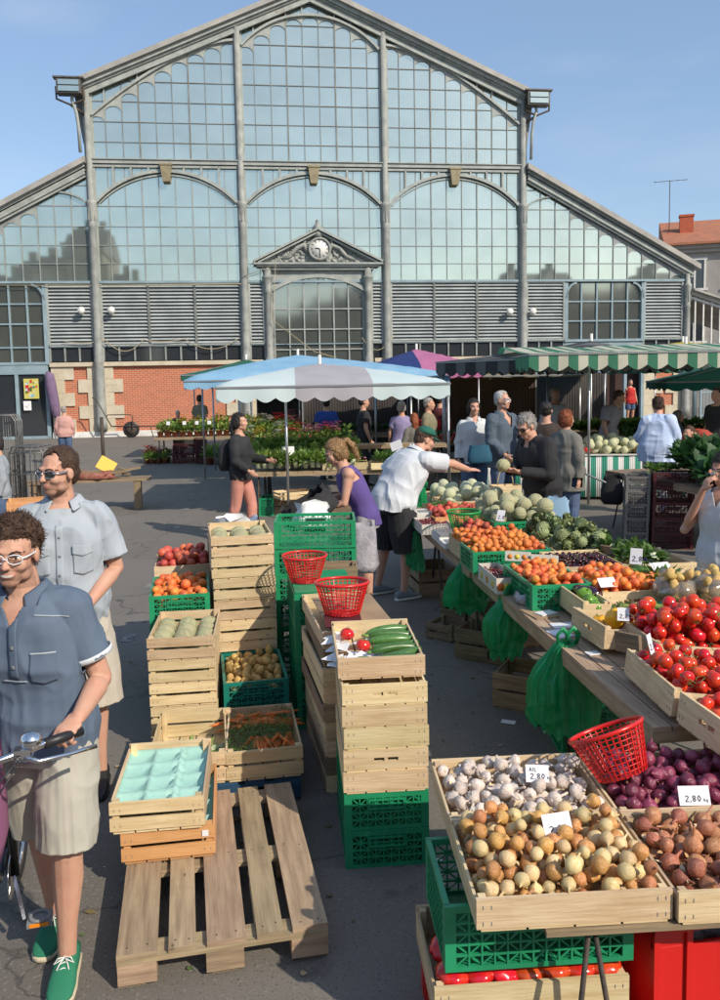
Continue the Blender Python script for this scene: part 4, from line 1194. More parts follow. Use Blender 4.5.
# white plastic bag on top
def crumple(w, d, h, seed, n=14, amp=.25, col='paper'):
    m = MB(); vs = []; rgq = random.Random(seed)
    prof = [(0, 0), (.8, 0), (1, .15), (.95, .5), (.85, .8), (.8, 1.0)]
    for (r, z) in prof:
        for k in range(n):
            a = 2*PI*k/n; q = 1+amp*rgq.uniform(-1, 1)*(z > 0)
            c, s = math.cos(a), math.sin(a)
            vs.append((w/2*r*q*math.copysign(abs(c)**.6, c), d/2*r*q*math.copysign(abs(s)**.6, s), h*z*(1+amp*.6*rgq.uniform(-1, 1))))
    fs = [(i*n+k, i*n+(k+1) % n, (i+1)*n+(k+1) % n, (i+1)*n+k) for i in range(len(prof)-1) for k in range(n)]
    m.add(vs, fs, 0, None, True); return m
o = obj('plastic_bag', crumple(.34, .2, .17, 4), M['paper'], None, (-.95, 6.25, 1.02), (0, 0, .2)); tag(o, 'crumpled white plastic bag standing behind the tall melon stack', 'bag')
for k in range(6): wcrate((-1.14, 6.13), R(12), .17*k, .45, .5, .165, 'solid', 'w3', 'old wooden crate, %s from the ground, behind the tall melon stack' % ORD[k])
# ---------------------------------------------------------------- apricots in green crates, red peaches
for k in range(4):
    pcrate((-1.435+.003*k, 5.43), R(11), .2*k, .4, .6, .198, 'green', ['green plastic crate at the bottom of the apricot pile', 'green plastic crate second from the bottom of the apricot pile', 'green plastic crate right under the apricots', 'green plastic crate of orange apricots left of the tall melon stack'][k])
fill('orange', 'apricot', 'orange apricot in the green crate left of the tall melon stack', 'apricot', 'apricots in the left green crate', (-1.425, 5.43), R(11), 85, .031, .4, .6, .70, mound=.3, seed=13, cand=24)
for k in range(6):
    wcrate((-1.56, 6.13), R(11), .141*k, .42, .5, .14, 'solid', 'w1', 'pale crate at the back of the left pile, %s layer' % ORD[k] if k < 5 else 'pale shallow crate of red peaches behind the green apricot crate')
fill('plum', 'peach', 'red peach in the shallow crate behind the green apricot crate', 'peach', 'red peaches behind the apricots', (-1.56, 6.13), R(11), 60, .034, .42, .5, .775, mound=.2, seed=14)

# ---------------------------------------------------------------- centre tower
TW = ['lowest', 'second lowest', 'third', 'fourth', 'fifth', 'top']
for k in range(2): pcrate((-.10, 3.575+.006*k), R(5), .175*k, .385, .6, .173, 'green', ('green plastic crate on the ground under the cucumber tower', 'green plastic crate carrying the wooden cucumber tower')[k])
for k in range(6):
    fl = (-.10+rnd.uniform(-.005, .005), 3.58+.004*k) if k < 5 else (-.118, 3.665)
    wcrate(fl, R(5+rnd.uniform(-.6, .6)), .351+.1*k, .385 if k < 5 else .4, .6, .099, 'handle' if k in (1, 4) else 'solid', 'w1' if k % 2 else 'w4', 'shallow solid-sided crate, %s of six in the cucumber tower' % TW[k] if k < 5 else 'shallow crate of cucumbers and two tomatoes on the tower', tilt=(0, 0))
o = MB()
for k in range(24):
    x, y = rnd.uniform(.02, .2), rnd.uniform(.03, .5); s = rnd.uniform(.05, .09)
    a = rnd.random()*3; z = rnd.uniform(.0, .02)
    o.add([(x, y, z), (x+s*math.cos(a), y+s*math.sin(a), z+.02), (x+s*math.cos(a)-s*math.sin(a), y+s*math.sin(a)+s*math.cos(a), z), (x-s*math.sin(a), y+s*math.cos(a), z+.015)], [(0, 1, 2, 3)])
o = obj('crumpled_paper', o, M['paper'], None, (-.118, 3.665, .875), (0, 0, R(5))); tag(o, 'crumpled white paper lining the cucumber crate', 'paper')
for k in range(7):
    px, py = in_crate((-.118, 3.665), R(5), .285+.012*(k % 2), .06+.072*k)
    put('cucumber', 'cucumber', (px, py, .915-.0*k), (rnd.uniform(0, 6), rnd.gauss(0, .05), R(14)+rnd.gauss(0, .07)), (.235, .235, .235), 'dark green cucumber in the crate on the tower', 'cucumber', 'cucumbers on the tower')
for k, (x, y) in enumerate(((.14, .26), (.075, .45))):
    px, py = in_crate((-.118, 3.665), R(5), x, y)
    put('tomato', 'tomato', (px, py, .925), (.1, .2, k), .036, ('red tomato beside the cucumbers, nearer of the two', 'red tomato in the far left corner of the cucumber crate')[k], 'tomato')
px, py = in_crate((-.118, 3.665), R(5), .12, .06)
put('cucumber', 'courgette', (px, py, .915), (0, 0, .3), (.09, .2, .2), 'short cut green courgette end in the near left of the cucumber crate', 'courgette')
# second wooden stack behind the tower
for k in range(9):
    wcrate((-.215+rnd.uniform(-.008, .004), 4.27+rnd.uniform(-.01, .01)), R(11+rnd.uniform(-.8, .8)), .099*k, .39, .82, .098, 'solid', 'w3' if k % 3 == 1 else 'w1', 'long flat wooden crate, %s layer of the stack behind the tower' % ORD[k])
o = MB(); o.bx(0, .36, 0, .62, 0, .008); o = obj('cardboard_sheet', o, M['card'], None, (-.19, 4.34, .892), (0, 0, R(11))); tag(o, 'brown cardboard sheet under the nearer red basket', 'cardboard')
o = MB(); o.bx(0, .2, 0, .25, 0, .004); o = obj('maroon_sheet', o, M['maroon'], None, (-.2, 4.30, .905), (0, 0, R(4))); tag(o, 'dark red sheet of card in front of the nearer red basket', 'card')
for k in range(4): pcrate((-.43, 5.12), R(9), .22*k, .4, .6, .218, 'green', 'green plastic crate, %s layer of the column under the farther red basket' % ORD[k])
o = MB(); o.bx(.005, .395, .005, .595, 0, .006); o = obj('green_board', o, M['green'], None, (-.43, 5.12, .881), (0, 0, R(8))); tag(o, 'green lid closing the column under the farther red basket', 'lid')
for k in range(5): pcrate((-.64, 6.0), R(3), .197*k+(.0 if k < 5 else 0), .6, .4, .195, 'green', 'green plastic crate set crosswise, %s layer of the rear pile' % ORD[k])
pcrate((-.64, 6.0), R(2), .99, .6, .4, .20, 'green', 'wide empty green plastic crate topping the rear pile')
for k in range(5): wcrate((-.33, 5.78-.0), R(3), .18*k, .3, .2, .178, 'solid', 'w3', 'small old wooden crate, %s layer beside the farther red basket' % ORD[k])
# ---------------------------------------------------------------- baskets
def basket_mesh(rb, rt, h, n=34, rows=9, th=.0042):
    m = MB(); b = MB(); f = MB()
    for k in range(n):
        a = 2*PI*k/n; c, s = math.cos(a), math.sin(a)
        m.bar((rb*c, rb*s, 0), (rt*c, rt*s, h), th*1.1, th, upv=(c, s, 0))
    for r in range(1, rows):
        t = r/rows; q = rb+(rt-rb)*t
        m.tube([(q*math.cos(2*PI*k/28), q*math.sin(2*PI*k/28), h*t) for k in range(29)], th*.6, 4, caps=False)
    b.tube([(rt*math.cos(2*PI*k/36), rt*math.sin(2*PI*k/36), h) for k in range(37)], .009, 6, caps=False)
    for k in range(10):
        q = rb*(k+.5)/10; b2 = f
        b2.tube([(q*math.cos(2*PI*j/24), q*math.sin(2*PI*j/24), 0) for j in range(25)], th*.6, 4, caps=False)
    for k in range(12):
        a = 2*PI*k/12; f.bar((0, 0, 0), (rb*math.cos(a), rb*math.sin(a), 0), th, th)
    return m, b, f
BK = {}
def basket(loc, rot, s, cm, label, group=None, rb=.095, rt=.145, h=.17):
    key = (cm, rb)
    if key not in BK:
        t = thing('plastic_basket', label, 'basket', loc, 0, group)
        for nm, mm in zip(('wall', 'rim', 'base'), basket_mesh(rb, rt, h)): obj(nm, mm, M[cm], t)
        BK[key] = t; t.rotation_euler = rot; t.scale = (s, s, s); return t
    o = dup(BK[key], loc, rot, label, group, s)
    return o
M['basketgreen'] = mat('green_basket_plastic', (.02, .30, .06), .35)
basket((-.38, 5.42, .892), (0, 0, 0), 1.0, 'red', 'round red lattice basket on the green lid, farther of the two', 'red plastic baskets')
basket((-.115, 4.56, .91), (R(-2), R(3), 1), 1.03, 'red', 'round red lattice basket on brown cardboard, nearer of the two', 'red plastic baskets')
basket((.965, 2.99, .715), (R(-8), R(26), 2), .98, 'red', 'red lattice basket tipped on the edge of the red onion tray', 'red plastic baskets')
basket((.93, 7.45, .835), (0, 0, 0), 1.05, 'basketgreen', 'round green lattice basket on the scale among the fruit', None)
# ---------------------------------------------------------------- main produce table on the right
TZ = R(6.6)
def table(fl, rz, w, d, h, wm, label, nb=8, legs=None):
    t = thing('market_table', label, 'table', (fl[0], fl[1], 0), rz)
    m = MB(); s = w/nb
    for k in range(nb): m.bx(k*s+.004, (k+1)*s-.004, 0, d, h-.022, h)
    obj('tabletop', m, wm, t)
    m = MB(); m.bx(0, w, .0, .03, h-.07, h-.0225); m.bx(0, w, d-.03, d, h-.07, h-.0225); m.bx(0, .022, .031, d-.031, h-.09, h-.0225); m.bx(w-.022, w, .031, d-.031, h-.09, h-.0225)
    obj('frame', m, wm, t)
    for y in (legs or (.4, d/2, d-.4)):
        for x in (.12, w-.12):
            m = MB(); m.tube([(x, y, h-.03), (x, y-.28, 0)], .012, 6); obj('leg', m, M['rust'], t)
            m = MB(); m.tube([(x, y, h-.03), (x, y+.28, 0)], .012, 6); obj('leg', m, M['rust'], t)
    return t
table((1.19, 3.32), TZ, 1.06, 3.0, .75, M['w5'], 'weathered slatted table under tomatoes and apricots', 12, (.25, 1.5, 2.7))
table((.835, 6.33), TZ, 1.3, 3.6, .75, M['w5'], 'weathered slatted table under melons and peaches', 9)
def lp(x, y):     # table frame -> world
    a, b = rotz(x, y, TZ); return (1.19+a, 3.32+b)
# near table end: garlic, onions, red onions, shallots
AZ = R(3.3)
trays = [('onion', (.315, 2.29), .587, .46, 'brown onions'), ('garlic', (.289, 2.755), .587, .45, 'garlic bulbs'), ('shallot', (.912, 2.305), .6, .46, 'shallots'), ('redonion', (.886, 2.77), .6, .45, 'red onions')]
for nm, fl, w, d, tx in trays:
    wcrate(fl, AZ, .588, w, d, .10, 'solid', 'w1', 'shallow wooden tray of %s' % tx)
t = thing('trestle_table', 'plywood board on dark folding trestle legs under the onion and shallot trays', 'table', (.36, 2.29, 0), AZ)
m = MB(); m.bx(.16, 1.3, -.01, .95, .568, .585); obj('tabletop', m, M['w3'], t)
for x0, x1 in ((.30, .225), (.315, .40)):
    m = MB(); m.tube([(x0, .03, .566), (x1, -.02, 0)], .0085, 7); obj('leg', m, M['rust'], t)
for x0, x1 in ((1.1, 1.0), (1.12, 1.2)):
    m = MB(); m.tube([(x0, .5, .566), (x1, .5, 0)], .0085, 7); obj('leg', m, M['rust'], t)
fill('onion', 'onion', 'brown onion in the nearest tray, in front of the garlic', 'onion', 'brown onions in the near tray', (.315, 2.29), AZ, 195, .0245, .587, .46, .617, mound=.1, seed=21, sc=.97, cand=26, jitter=.2)
fill('garlic', 'garlic_bulb', 'pale garlic bulb in the tray behind the brown onions', 'garlic', 'garlic bulbs in the tray', (.289, 2.755), AZ, 92, .028, .587, .45, .612, mound=.2, seed=22, cand=22, sc=.95)
fill('shallot', 'shallot', 'coppery shallot in the tray right of the brown onions', 'shallot', 'shallots in the tray', (.912, 2.305), AZ, 125, .0255, .6, .46, .614, mound=.2, seed=23, cand=20, jitter=.2)
fill('redonion', 'red_onion', 'dark purple red onion in the tray behind the shallots', 'red onion', 'red onions in the tray', (.886, 2.77), AZ, 122, .0275, .6, .45, .615, mound=.2, seed=24, cand=20)
def flakes(fl, rz, w, d, z, n, mats, label, nm, seed, s0=.02):
    rq = random.Random(seed); m = MB()
    for k in range(n):
        x, y = rq.uniform(.03, w-.03), rq.uniform(.03, d-.03); px, py = rotz(x, y, rz)
        m.leaf((fl[0]+px, fl[1]+py, z+rq.uniform(-.012, .02)), (rq.gauss(0, 1), rq.gauss(0, 1), rq.uniform(-.1, .7)), s0*rq.uniform(.6, 1.6), s0*rq.uniform(.4, 1.0), (rq.gauss(0, .6), rq.gauss(0, .6), 1), droop=rq.uniform(-.5, .6), mi=rq.randrange(len(mats)), seg=3, fold=.6)
    tag(obj(nm, m, mats), label, 'peel', None, 'stuff')
PE = [mat('golden_peel', (.62, .36, .15), .5), mat('pale_peel', (.66, .50, .30), .5), mat('dark_peel', (.36, .17, .08), .6), mat('white_peel', (.62, .56, .48), .6), mat('purple_peel', (.30, .10, .12), .5)]
flakes((.315, 2.29), AZ, .587, .46, .665, 150, PE[:3], 'loose papery onion skins over the brown onions', 'onion_skins', 1)
flakes((.289, 2.755), AZ, .587, .45, .665, 170, [PE[3], PE[1], PE[3]], 'loose papery garlic skins over the garlic', 'garlic_skins', 2)
flakes((.912, 2.305), AZ, .6, .46, .672, 170, [PE[0], PE[2], PE[1]], 'loose papery skins over the shallots', 'shallot_skins', 3)
flakes((.886, 2.77), AZ, .6, .45, .672, 60, [PE[4], PE[2]], 'loose purple skins over the red onions', 'red_onion_skins', 4)
# under the trays
pcrate((.235, 2.42), R(4), .365, .6, .4, .215, 'green', 'green plastic crate directly under the tray of brown onions')
wcrate((.20, 2.41), R(4), .19, .62, .42, .13, 'solid', 'w1', 'wooden crate of ribbed red tomatoes beneath the green crate')
pcrate((.215, 2.44), R(4), 0, .6, .4, .185, 'red', 'red plastic crate on the ground below the ribbed tomatoes')
GEO['beef'] = None
b = uvs(1, 26, 12, lambda a, t: 1+.13*abs(math.cos(4.5*a))*math.sin(PI*t)); b.v = [(x, y, z*.62) for x, y, z in b.v]
c = MB(); c.tube([(0, 0, .5), (0, 0, .7)], .12, 7)
GEO['beef'] = [(b.mesh('beef', PM['tomato'][0]), c.mesh('calyx', M['stem']), 'calyx')]
for k in range(13):
    px, py = in_crate((.20, 2.41), R(4), .07+.082*(k % 7), .07+.12*(k//7)); put('beef', 'ribbed_tomato', (px, py, .315), (rnd.gauss(0, .2), rnd.gauss(0, .2), rnd.random()*6), .052, 'large ribbed red tomato in the crate under the green crate', 'tomato', 'ribbed tomatoes under the tray')
def solidbin(fl, rz, z, w, d, h, cm, label):
    t = thing('plastic_bin', label, 'crate', (fl[0], fl[1], z), rz)
    m = MB(); t_ = .012
    m.bx(0, w, 0, t_, .0, h*.72); m.bx(0, w, d-t_, d, 0, h*.72); m.bx(0, t_, t_, d-t_, 0, h); m.bx(w-t_, w, t_, d-t_, 0, h)
    for q in (0, .27*w, .73*w-.02, w-.02):
        m.bx(q, q+.02, -.012, -.0005, 0, h*.98); m.bx(q, q+.02, d+.0005, d+.012, 0, h*.98)
    m.bx(t_, w-t_, t_, d-t_, 0, .01); obj('body', m, M[cm], t)
    m = MB(); m.bx(0, w, -.014, t_, h*.9, h); m.bx(0, w, d-t_, d+.014, h*.9, h); m.bx(t_, .32*w, .001, t_-.001, h*.72, h*.9); m.bx(.68*w, w-t_, .001, t_-.001, h*.72, h*.9); obj('rim', m, M[cm], t)
solidbin((.90, 2.48), R(10), .17, .42, .62, .30, 'red', 'solid red plastic bin holding film, right of the trestle')
solidbin((.90, 2.5), R(10), 0, .42, .62, .165, 'red', 'red plastic bin on the ground under the other red bin')
M['film'] = mat('plastic_film', (.6, .58, .62), .2, (.4, .38, .42), 14, 1.0, 26, trans=.25)
o = obj('plastic_film', crumple(.26, .5, .22, 9, 22, .2), M['film'], None, (1.04, 2.82, .24), (0, 0, R(10))); tag(o, 'crumpled clear plastic film stuffed in the red bin', 'plastic film')
# ---------------------------------------------------------------- price cards
def card(loc, rz, w, h, tilt, label, txt=1, lean=0, lab='white price cards among the goods'):
    t = thing('price_card', label, 'price card', loc, rz, lab); t.rotation_euler = (tilt, lean, rz)
    m = MB(); m.bx(-w/2, w/2, -.0015, 0, 0, h); obj('card', m, M['paper'], t)
    if txt:
        m = MB(); rgc = random.Random(int(loc[0]*1000)); x = -w*.34
        def st(pts, z, sc): m_ = [(x+px*sc, -.0022, z+pz*sc) for px, pz in pts]; [m.bar(m_[i], m_[i+1], sc*.16, .0006, upv=(0, 1, 0)) for i in range(len(m_)-1)]
        G2 = {'2': [(0, .8), (.3, 1), (.6, .75), (0, 0), (.65, 0)], '8': [(.3, .5), (0, .75), (.3, 1), (.6, .75), (.3, .5), (0, .25), (.3, 0), (.6, .25), (.3, .5)], '0': [(.3, 0), (0, .5), (.3, 1), (.6, .5), (.3, 0)], ',': [(.1, .1), (0, -.15)],
              'A': [(0, 0), (.3, 1), (.6, 0), (.45, .4), (.15, .4)], 'I': [(0, 0), (0, 1)], 'L': [(0, 1), (0, 0), (.5, 0)], 'E': [(.55, 1), (0, 1), (0, .5), (.4, .5), (0, .5), (0, 0), (.55, 0)], 'k': [(0, 1), (0, 0), (0, .3), (.4, .6), (.15, .4), (.45, 0)], 'g': [(.4, .5), (0, .5), (0, 0), (.4, 0), (.4, .5), (.4, -.3), (0, -.3)]}
        for c in 'AIL' if txt == 2 else '': st(G2[c], h*.62, h*.22); x += h*(.22 if c != 'I' else .1)
        x = -w*.30
        for c in '2,80': st(G2[c], h*.2, h*.3); x += h*(.27 if c != ',' else .12)
        x += h*.08
        for c in 'kg': st(G2[c], h*.2, h*.16); x += h*.13
        obj('lettering', m, M['ink'], t)
card((.64, 2.97, .70), R(-6), .085, .062, R(-32), 'white price card leaning in the garlic', 2)
card((.63, 2.585, .705), R(14), .10, .075, R(-30), 'square white price card in the back of the onion tray', 1)
card((1.16, 2.80, .69), R(0), .11, .065, R(-25), 'white price card on the red onions at the right edge', 1)
# ---------------------------------------------------------------- tomato crates along the near part
def tcrate(fl, rzd, z, w, d, h=.125, kind='handle', wm='w1', label='', ty=R(5), tx=0):
    return wcrate(fl, R(rzd), z, w, d, h, kind, wm, label, tilt=(tx, ty))
def side_tray(fl, rzd, z, w, d, h, label, ty, handle=True, wm='w1'):
    # tray whose long handled wall faces the aisle: built turned by 90 degrees
    a = R(rzd); x, y = fl
    # local x of crate runs along world y
    o = wcrate((x, y), a-PI/2, z, d, w, h, 'handle' if handle else 'solid', wm, label)
    c = rotz(0, d, a); o.location = (x+c[0], y+c[1], z)
    q = Matrix.Rotation(a, 4, 'Z') @ Matrix.Rotation(ty, 4, 'Y') @ Matrix.Rotation(-PI/2, 4, 'Z')
    o.rotation_euler = q.to_euler()
    return o
T = R(7)
side_tray((1.345, 2.90), 8, .775, .6, .42, .13, 'wooden tray of loose red tomatoes at the right edge, handle hole towards the aisle', T)
fill('tomato', 'tomato', 'red tomato in the nearest tray at the right edge', 'tomato', 'tomatoes in the nearest tray', (1.345, 2.90), R(8), 70, .033, .6, .42, .82, seed=31, tilt=(0, T), sc=.98)
side_tray((1.275, 3.345), 3, .78, .62, .53, .125, 'wooden tray of vine tomatoes, its plain side towards the aisle', T, False)
fill('tomato', 'tomato', 'vine tomato with green stalk in the second tray from the right edge', 'tomato', 'vine tomatoes', (1.275, 3.345), R(3), 130, .0315, .62, .53, .815, seed=32, tilt=(0, T), mound=-.2, sc=.98)
side_tray((1.40, 3.93), 6, .80, .62, .46, .12, 'wooden tray heaped with big red tomatoes behind the vine tomatoes', T, False)
fill('tomato', 'tomato', 'big red tomato in the heap behind the vine tomatoes', 'tomato', 'big tomatoes in the heap', (1.40, 3.93), R(6), 100, .037, .62, .46, .85, seed=33, tilt=(0, T), mound=.5, sc=.99)
m = MB()
rg = random.Random(4)
for k in range(26):
    p = Vector((1.3+rg.uniform(.04, .5), 3.4+rg.uniform(0, .4), .905-rg.uniform(0, .02)))
    for q in range(4):
        e = p+Vector((rg.uniform(-.05, .05), rg.uniform(-.05, .05), rg.uniform(-.004, .022))); m.tube([p, (p+e)/2+Vector((0, 0, .006)), e], .0018, 4); p = e
tag(obj('tomato_vines', m, M['stem']), 'dry green vine stalks tangled over the tomatoes', 'stalks', None, 'stuff')
side_tray((1.248, 4.205), 10, .785, .30, .40, .125, 'small wooden tray of yellow peppers with a handle hole towards the aisle', R(4))
for k, (x, y, z, s) in enumerate(((.12, .10, .92, .052), (.20, .08, .865, .042), (.2, .22, .86, .045), (.1, .25, .85, .045), (.08, .13, .845, .043))):
    px, py = in_crate((1.248, 4.205), R(10), x, y); put('pepper', 'yellow_pepper', (px, py, z), (rnd.gauss(0, .4), rnd.gauss(0, .4), k), s, ('large golden yellow pepper topping the small tray' if k == 0 else 'golden pepper lower in the small tray under the top one'), 'pepper', None if k == 0 else 'lower yellow peppers')
side_tray((1.270, 4.70), 6, .785, .17, .58, .125, 'narrow wooden tray with an aubergine and a green pepper', R(3), False)
for k in range(3):
    px, py = in_crate((1.27, 4.70), R(6), .085, .50-.08*k); put('aubergine', 'aubergine', (px, py, .87+.012*k), (0, .05, -1.15+.2*k), .19, ('dark purple aubergine at the far end of the narrow tray', 'dark aubergine lying second in the narrow tray', 'dark aubergine beside the green pepper')[k], 'aubergine')
for k in range(3):
    px, py = in_crate((1.27, 4.70), R(6), .09, .20-.08*k); put('gpepper', 'green_pepper', (px, py, .895-.02*k), (.4, .3, k), .045, 'glossy green pepper in the narrow tray by the aubergine', 'pepper', 'green peppers in the narrow tray')
px, py = 1.31, 4.1
o = MB(); o.bx(0, .16, 0, .02, 0, .10); o = obj('wooden_board', o, M['w3'], None, (1.37, 3.97, .835), (0, R(6), R(118))); tag(o, 'rough grey board standing between the peppers and the tomatoes', 'board')
# apricots
wcrate((1.456, 4.93), TZ, .77, .38, .6, .13, 'handle', 'w4', 'pale handled crate filled with apricots beside the beans')
pcrate((1.055, 5.06), TZ, .752, .385, .64, .165, 'green', 'green plastic crate of apricots next to the narrow aubergine tray')
fill('apricot', 'apricot', 'orange apricot in the pale handled crate behind the beans', 'apricot', 'apricots in the pale crate', (1.456, 4.93), TZ, 112, .0255, .38, .6, .865, mound=.5, seed=41, cand=24)
fill('apricot', 'apricot', 'orange apricot in the green crate behind the aubergines', 'apricot', 'apricots in the nearer green crate', (1.055, 5.06), TZ, 98, .0255, .39, .64, .872, mound=.1, seed=42, cand=24)
pcrate((.83, 6.10), TZ, .752, .6, .42, .165, 'green', 'green plastic crate of apricots behind the cherry box')
wcrate((.79, 6.54), TZ, .76, .6, .42, .15, 'solid', 'w1', 'wooden crate of apricots between the green crate and the melons')
fill('apricot', 'apricot', 'orange apricot in the farther green crate behind the cherry box', 'apricot', 'apricots in the farther crates', (.82, 6.10), TZ, 260, .0255, .6, .84, .865, mound=.5, seed=43, cand=20, stuff=True)
# cherry boxes and heap
def carton(fl, rz, z, w, d, h, label, tilt=(0, 0), mk=True):
    t = thing('cardboard_box', label, 'box', (fl[0], fl[1], z), rz); t.rotation_euler = (tilt[0], tilt[1], rz)
    m = MB(); q = .004
    m.bx(0, w, 0, q, 0, h); m.bx(0, w, d-q, d, 0, h); m.bx(0, q, q, d-q, 0, h); m.bx(w-q, w, q, d-q, 0, h); m.bx(q, w-q, q, d-q, .0, q)
    obj('box_body', m, M['paper2'], t)
    if mk:
        m = MB()
        for k in range(3):
            for (y, c) in ((-.0008, 0),):
                x = w*(.2+.3*k); m.lathe([(h*.26, 0), (h*.26, .001), (0, .001)], 12, k % 2, Matrix.Translation((x, y, h*.45)) @ Matrix.Rotation(PI/2, 4, 'X'))
            yy = d*(.2+.3*k); m.lathe([(h*.26, 0), (h*.26, .001), (0, .001)], 12, (k+1) % 2, Matrix.Translation((-.0008, yy, h*.45)) @ Matrix.Rotation(-PI/2, 4, 'Y'))
        obj('printed_fruit', m, [PM['apricot'][0], mat('print_yellow', (.7, .55, .05), .5)], t)
    return t
M['paper2'] = mat('box_card_white', (.66, .62, .55), .7, (.58, .53, .45), 6)
carton((.905, 5.50), TZ, .752, .15, .48, .11, 'long white printed box of dark cherries at the table edge')
fill('cherry2', 'cherry', 'dark red cherry in the long white box at the table edge', 'cherry', 'cherries in the white box', (.905, 5.50), TZ, 95, .0125, .15, .48, .80, seed=51, cand=12)
carton((1.03, 5.88), TZ+R(-25), .90, .17, .10, .07, 'small printed box tipped on the apricots, left of the pair', (R(-14), 0))
carton((1.20, 5.80), TZ+R(-25), .89, .18, .11, .07, 'small printed box tipped on the apricots, right of the pair', (R(-14), 0))
wcrate((1.40, 5.62), TZ, .77, .46, .55, .13, 'solid', 'w1', 'wooden tray heaped with dark cherries behind the apricots')
fill('cherry', 'cherry', 'almost black cherry in the heap behind the apricots', 'cherry', 'dark cherries in the heap', (1.40, 5.62), TZ, 200, .0155, .46, .55, .865, mound=2.0, seed=52, cand=12)
# artichokes
wcrate((1.50, 6.22), TZ, .76, .55, .5, .13, 'solid', 'w1', 'wooden crate under the nearer artichokes')
wcrate((1.44, 6.74), TZ, .76, .55, .5, .13, 'solid', 'w4', 'wooden crate under the farther artichokes')
fill('artichoke', 'artichoke', 'green artichoke in the tall heap behind the cherries', 'artichoke', 'artichokes in the heap', (1.46, 6.22), TZ, 62, .053, .56, 1.0, .82, mound=1.0, seed=53, cand=30, sc=1.05, upright=1.2)
# melons
pcrate((1.16, 7.18), TZ, .752, .6, .42, .2, 'green', 'green plastic crate under the big heap of netted melons')
pcrate((1.11, 7.62), TZ, .752, .6, .42, .2, 'green', 'farther green plastic crate under the big heap of melons')
fill('melon', 'melon', 'netted golden-green melon in the big heap behind the apricots', 'melon', 'melons in the big heap', (1.14, 7.16), TZ, 34, .068, .66, .95, .90, mound=.5, seed=54, cand=40, upright=1, sc=1.0)
wcrate((.88, 8.95), TZ, .76, .7, .45, .12, 'solid', 'w1', 'wooden tray under the pale melons, nearer one')
wcrate((.82, 9.45), TZ, .76, .7, .45, .12, 'solid', 'w1', 'wooden tray under the pale melons, farther one')
fill('melonb', 'melon', 'pale melon in the far heap by the reaching man', 'melon', 'pale melons in the far heap', (.86, 8.95), TZ, 42, .066, .75, .98, .80, mound=.4, seed=55, cand=40, upright=1)
# peaches and plums in slanting trays
for k, (x, y) in enumerate(((.72, 7.95), (.95, 7.0), (1.08, 8.15))):
    if k != 1: wcrate((x, y), TZ, .76, .34, .5, .12, 'solid', 'w1' if k else 'w2', ('reddish tray of dark red peaches behind the scale', '', 'wooden tray of red peaches beside the melon heap')[k])
fill('plum', 'peach', 'red peach in the trays behind the green basket', 'peach', 'red peaches behind the scale', (.72, 7.93), TZ, 120, .031, .72, .62, .835, mound=.2, seed=56, cand=20)
fill('plum', 'peach', 'red peach between the green basket and the melons', 'peach', 'red peaches beside the basket', (.90, 7.02), TZ, 45, .031, .26, .6, .83, seed=57, cand=20)
# cherries in a carton and the scale
carton((.57, 7.72), TZ, .752, .28, .42, .10, 'open carton of cherries at the table edge by the scale', mk=False)
fill('cherry2', 'cherry', 'cherry in the open carton beside the scale', 'cherry', 'cherries in the open carton', (.57, 7.72), TZ, 90, .013, .28, .42, .82, seed=58, cand=10, stuff=True)
t = thing('weighing_scale', 'flat white weighing scale carrying the green basket', 'scale', (.70, 7.18, .752), TZ)
m = MB(); m.bx(0, .34, .08, .44, 0, .06); m.bx(0, .34, -.14, .08, 0, .045); obj('body', m, M['white'], t)
m = MB(); m.bx(.01, .36, .09, .44, .0605, .075); obj('weighing_plate', m, M['steel'], t)
m = MB(); m.bx(.03, .3, -.12, .05, .0455, .05); obj('keypad', m, M['grey'], t)
t = thing('scale_display', 'second pale scale with a dark display by the green-capped man', 'scale', (.56, 8.22, .752), TZ)
m = MB(); m.bx(0, .3, 0, .28, 0, .13); obj('body', m, M['white'], t)
m = MB(); m.bx(.03, .27, .03, .16, .1302, .134); obj('display', m, M['grey'], t)
# string beans, broad beans, leeks
def beans(loc, w, d, h, n, L, r, label, seed, mt='bean', kind='stuff', name='string_beans'):
    rgb = random.Random(seed); m = MB()
    for k in range(n):
        x, y = rgb.uniform(-w/2, w/2), rgb.uniform(-d/2, d/2); e = 1-max(abs(2*x/w), abs(2*y/d))**2
        z = h*e*rgb.uniform(.5, 1); a = rgb.uniform(0, PI); c = rgb.uniform(-.3, .3)
        p0 = Vector((x, y, z)); dr = Vector((math.cos(a), math.sin(a), rgb.uniform(-.2, .2)))*L/2; sd = Vector((-dr.y, dr.x, 0))*c
        m.tube([p0-dr, p0+sd, p0+dr], [r*.6, r, r*.5], 5)
    o = obj(name, m, M[mt], None, loc, (0, 0, TZ)); tag(o, label, 'beans', None, kind); return o
wcrate((.72, 8.63), TZ, .76, .42, .4, .1, 'solid', 'w1', 'wooden tray of string beans before the pale melons')
beans((.90, 8.85, .83), .38, .36, .08, 320, .11, .005, 'heap of thin green string beans behind the peaches', 1)
wcrate((1.42, 4.42), TZ, .765, .44, .42, .09, 'solid', 'w1', 'low tray of broad beans in front of the pale apricot crate')
beans((1.62, 4.66, .83), .40, .38, .06, 260, .12, .009, 'heap of plump green broad bean pods by the apricots', 2, 'leafl', 'stuff', 'broad_beans')
m = MB(); rg = random.Random(6)
for k in range(16):
    a = rg.gauss(0, .12); m.tube([(0+.012*k, 0, 0), (.02+.012*k, .2, .03), (.04+.012*k+a*.3, .42, .03)], [.011, .010, .006], 6)
o = obj('celery_stalks', m, M['leafl'], None, (1.08, 8.3, .88), (0, 0, -.9)); tag(o, 'bundle of pale green celery stalks between the melons', 'celery')
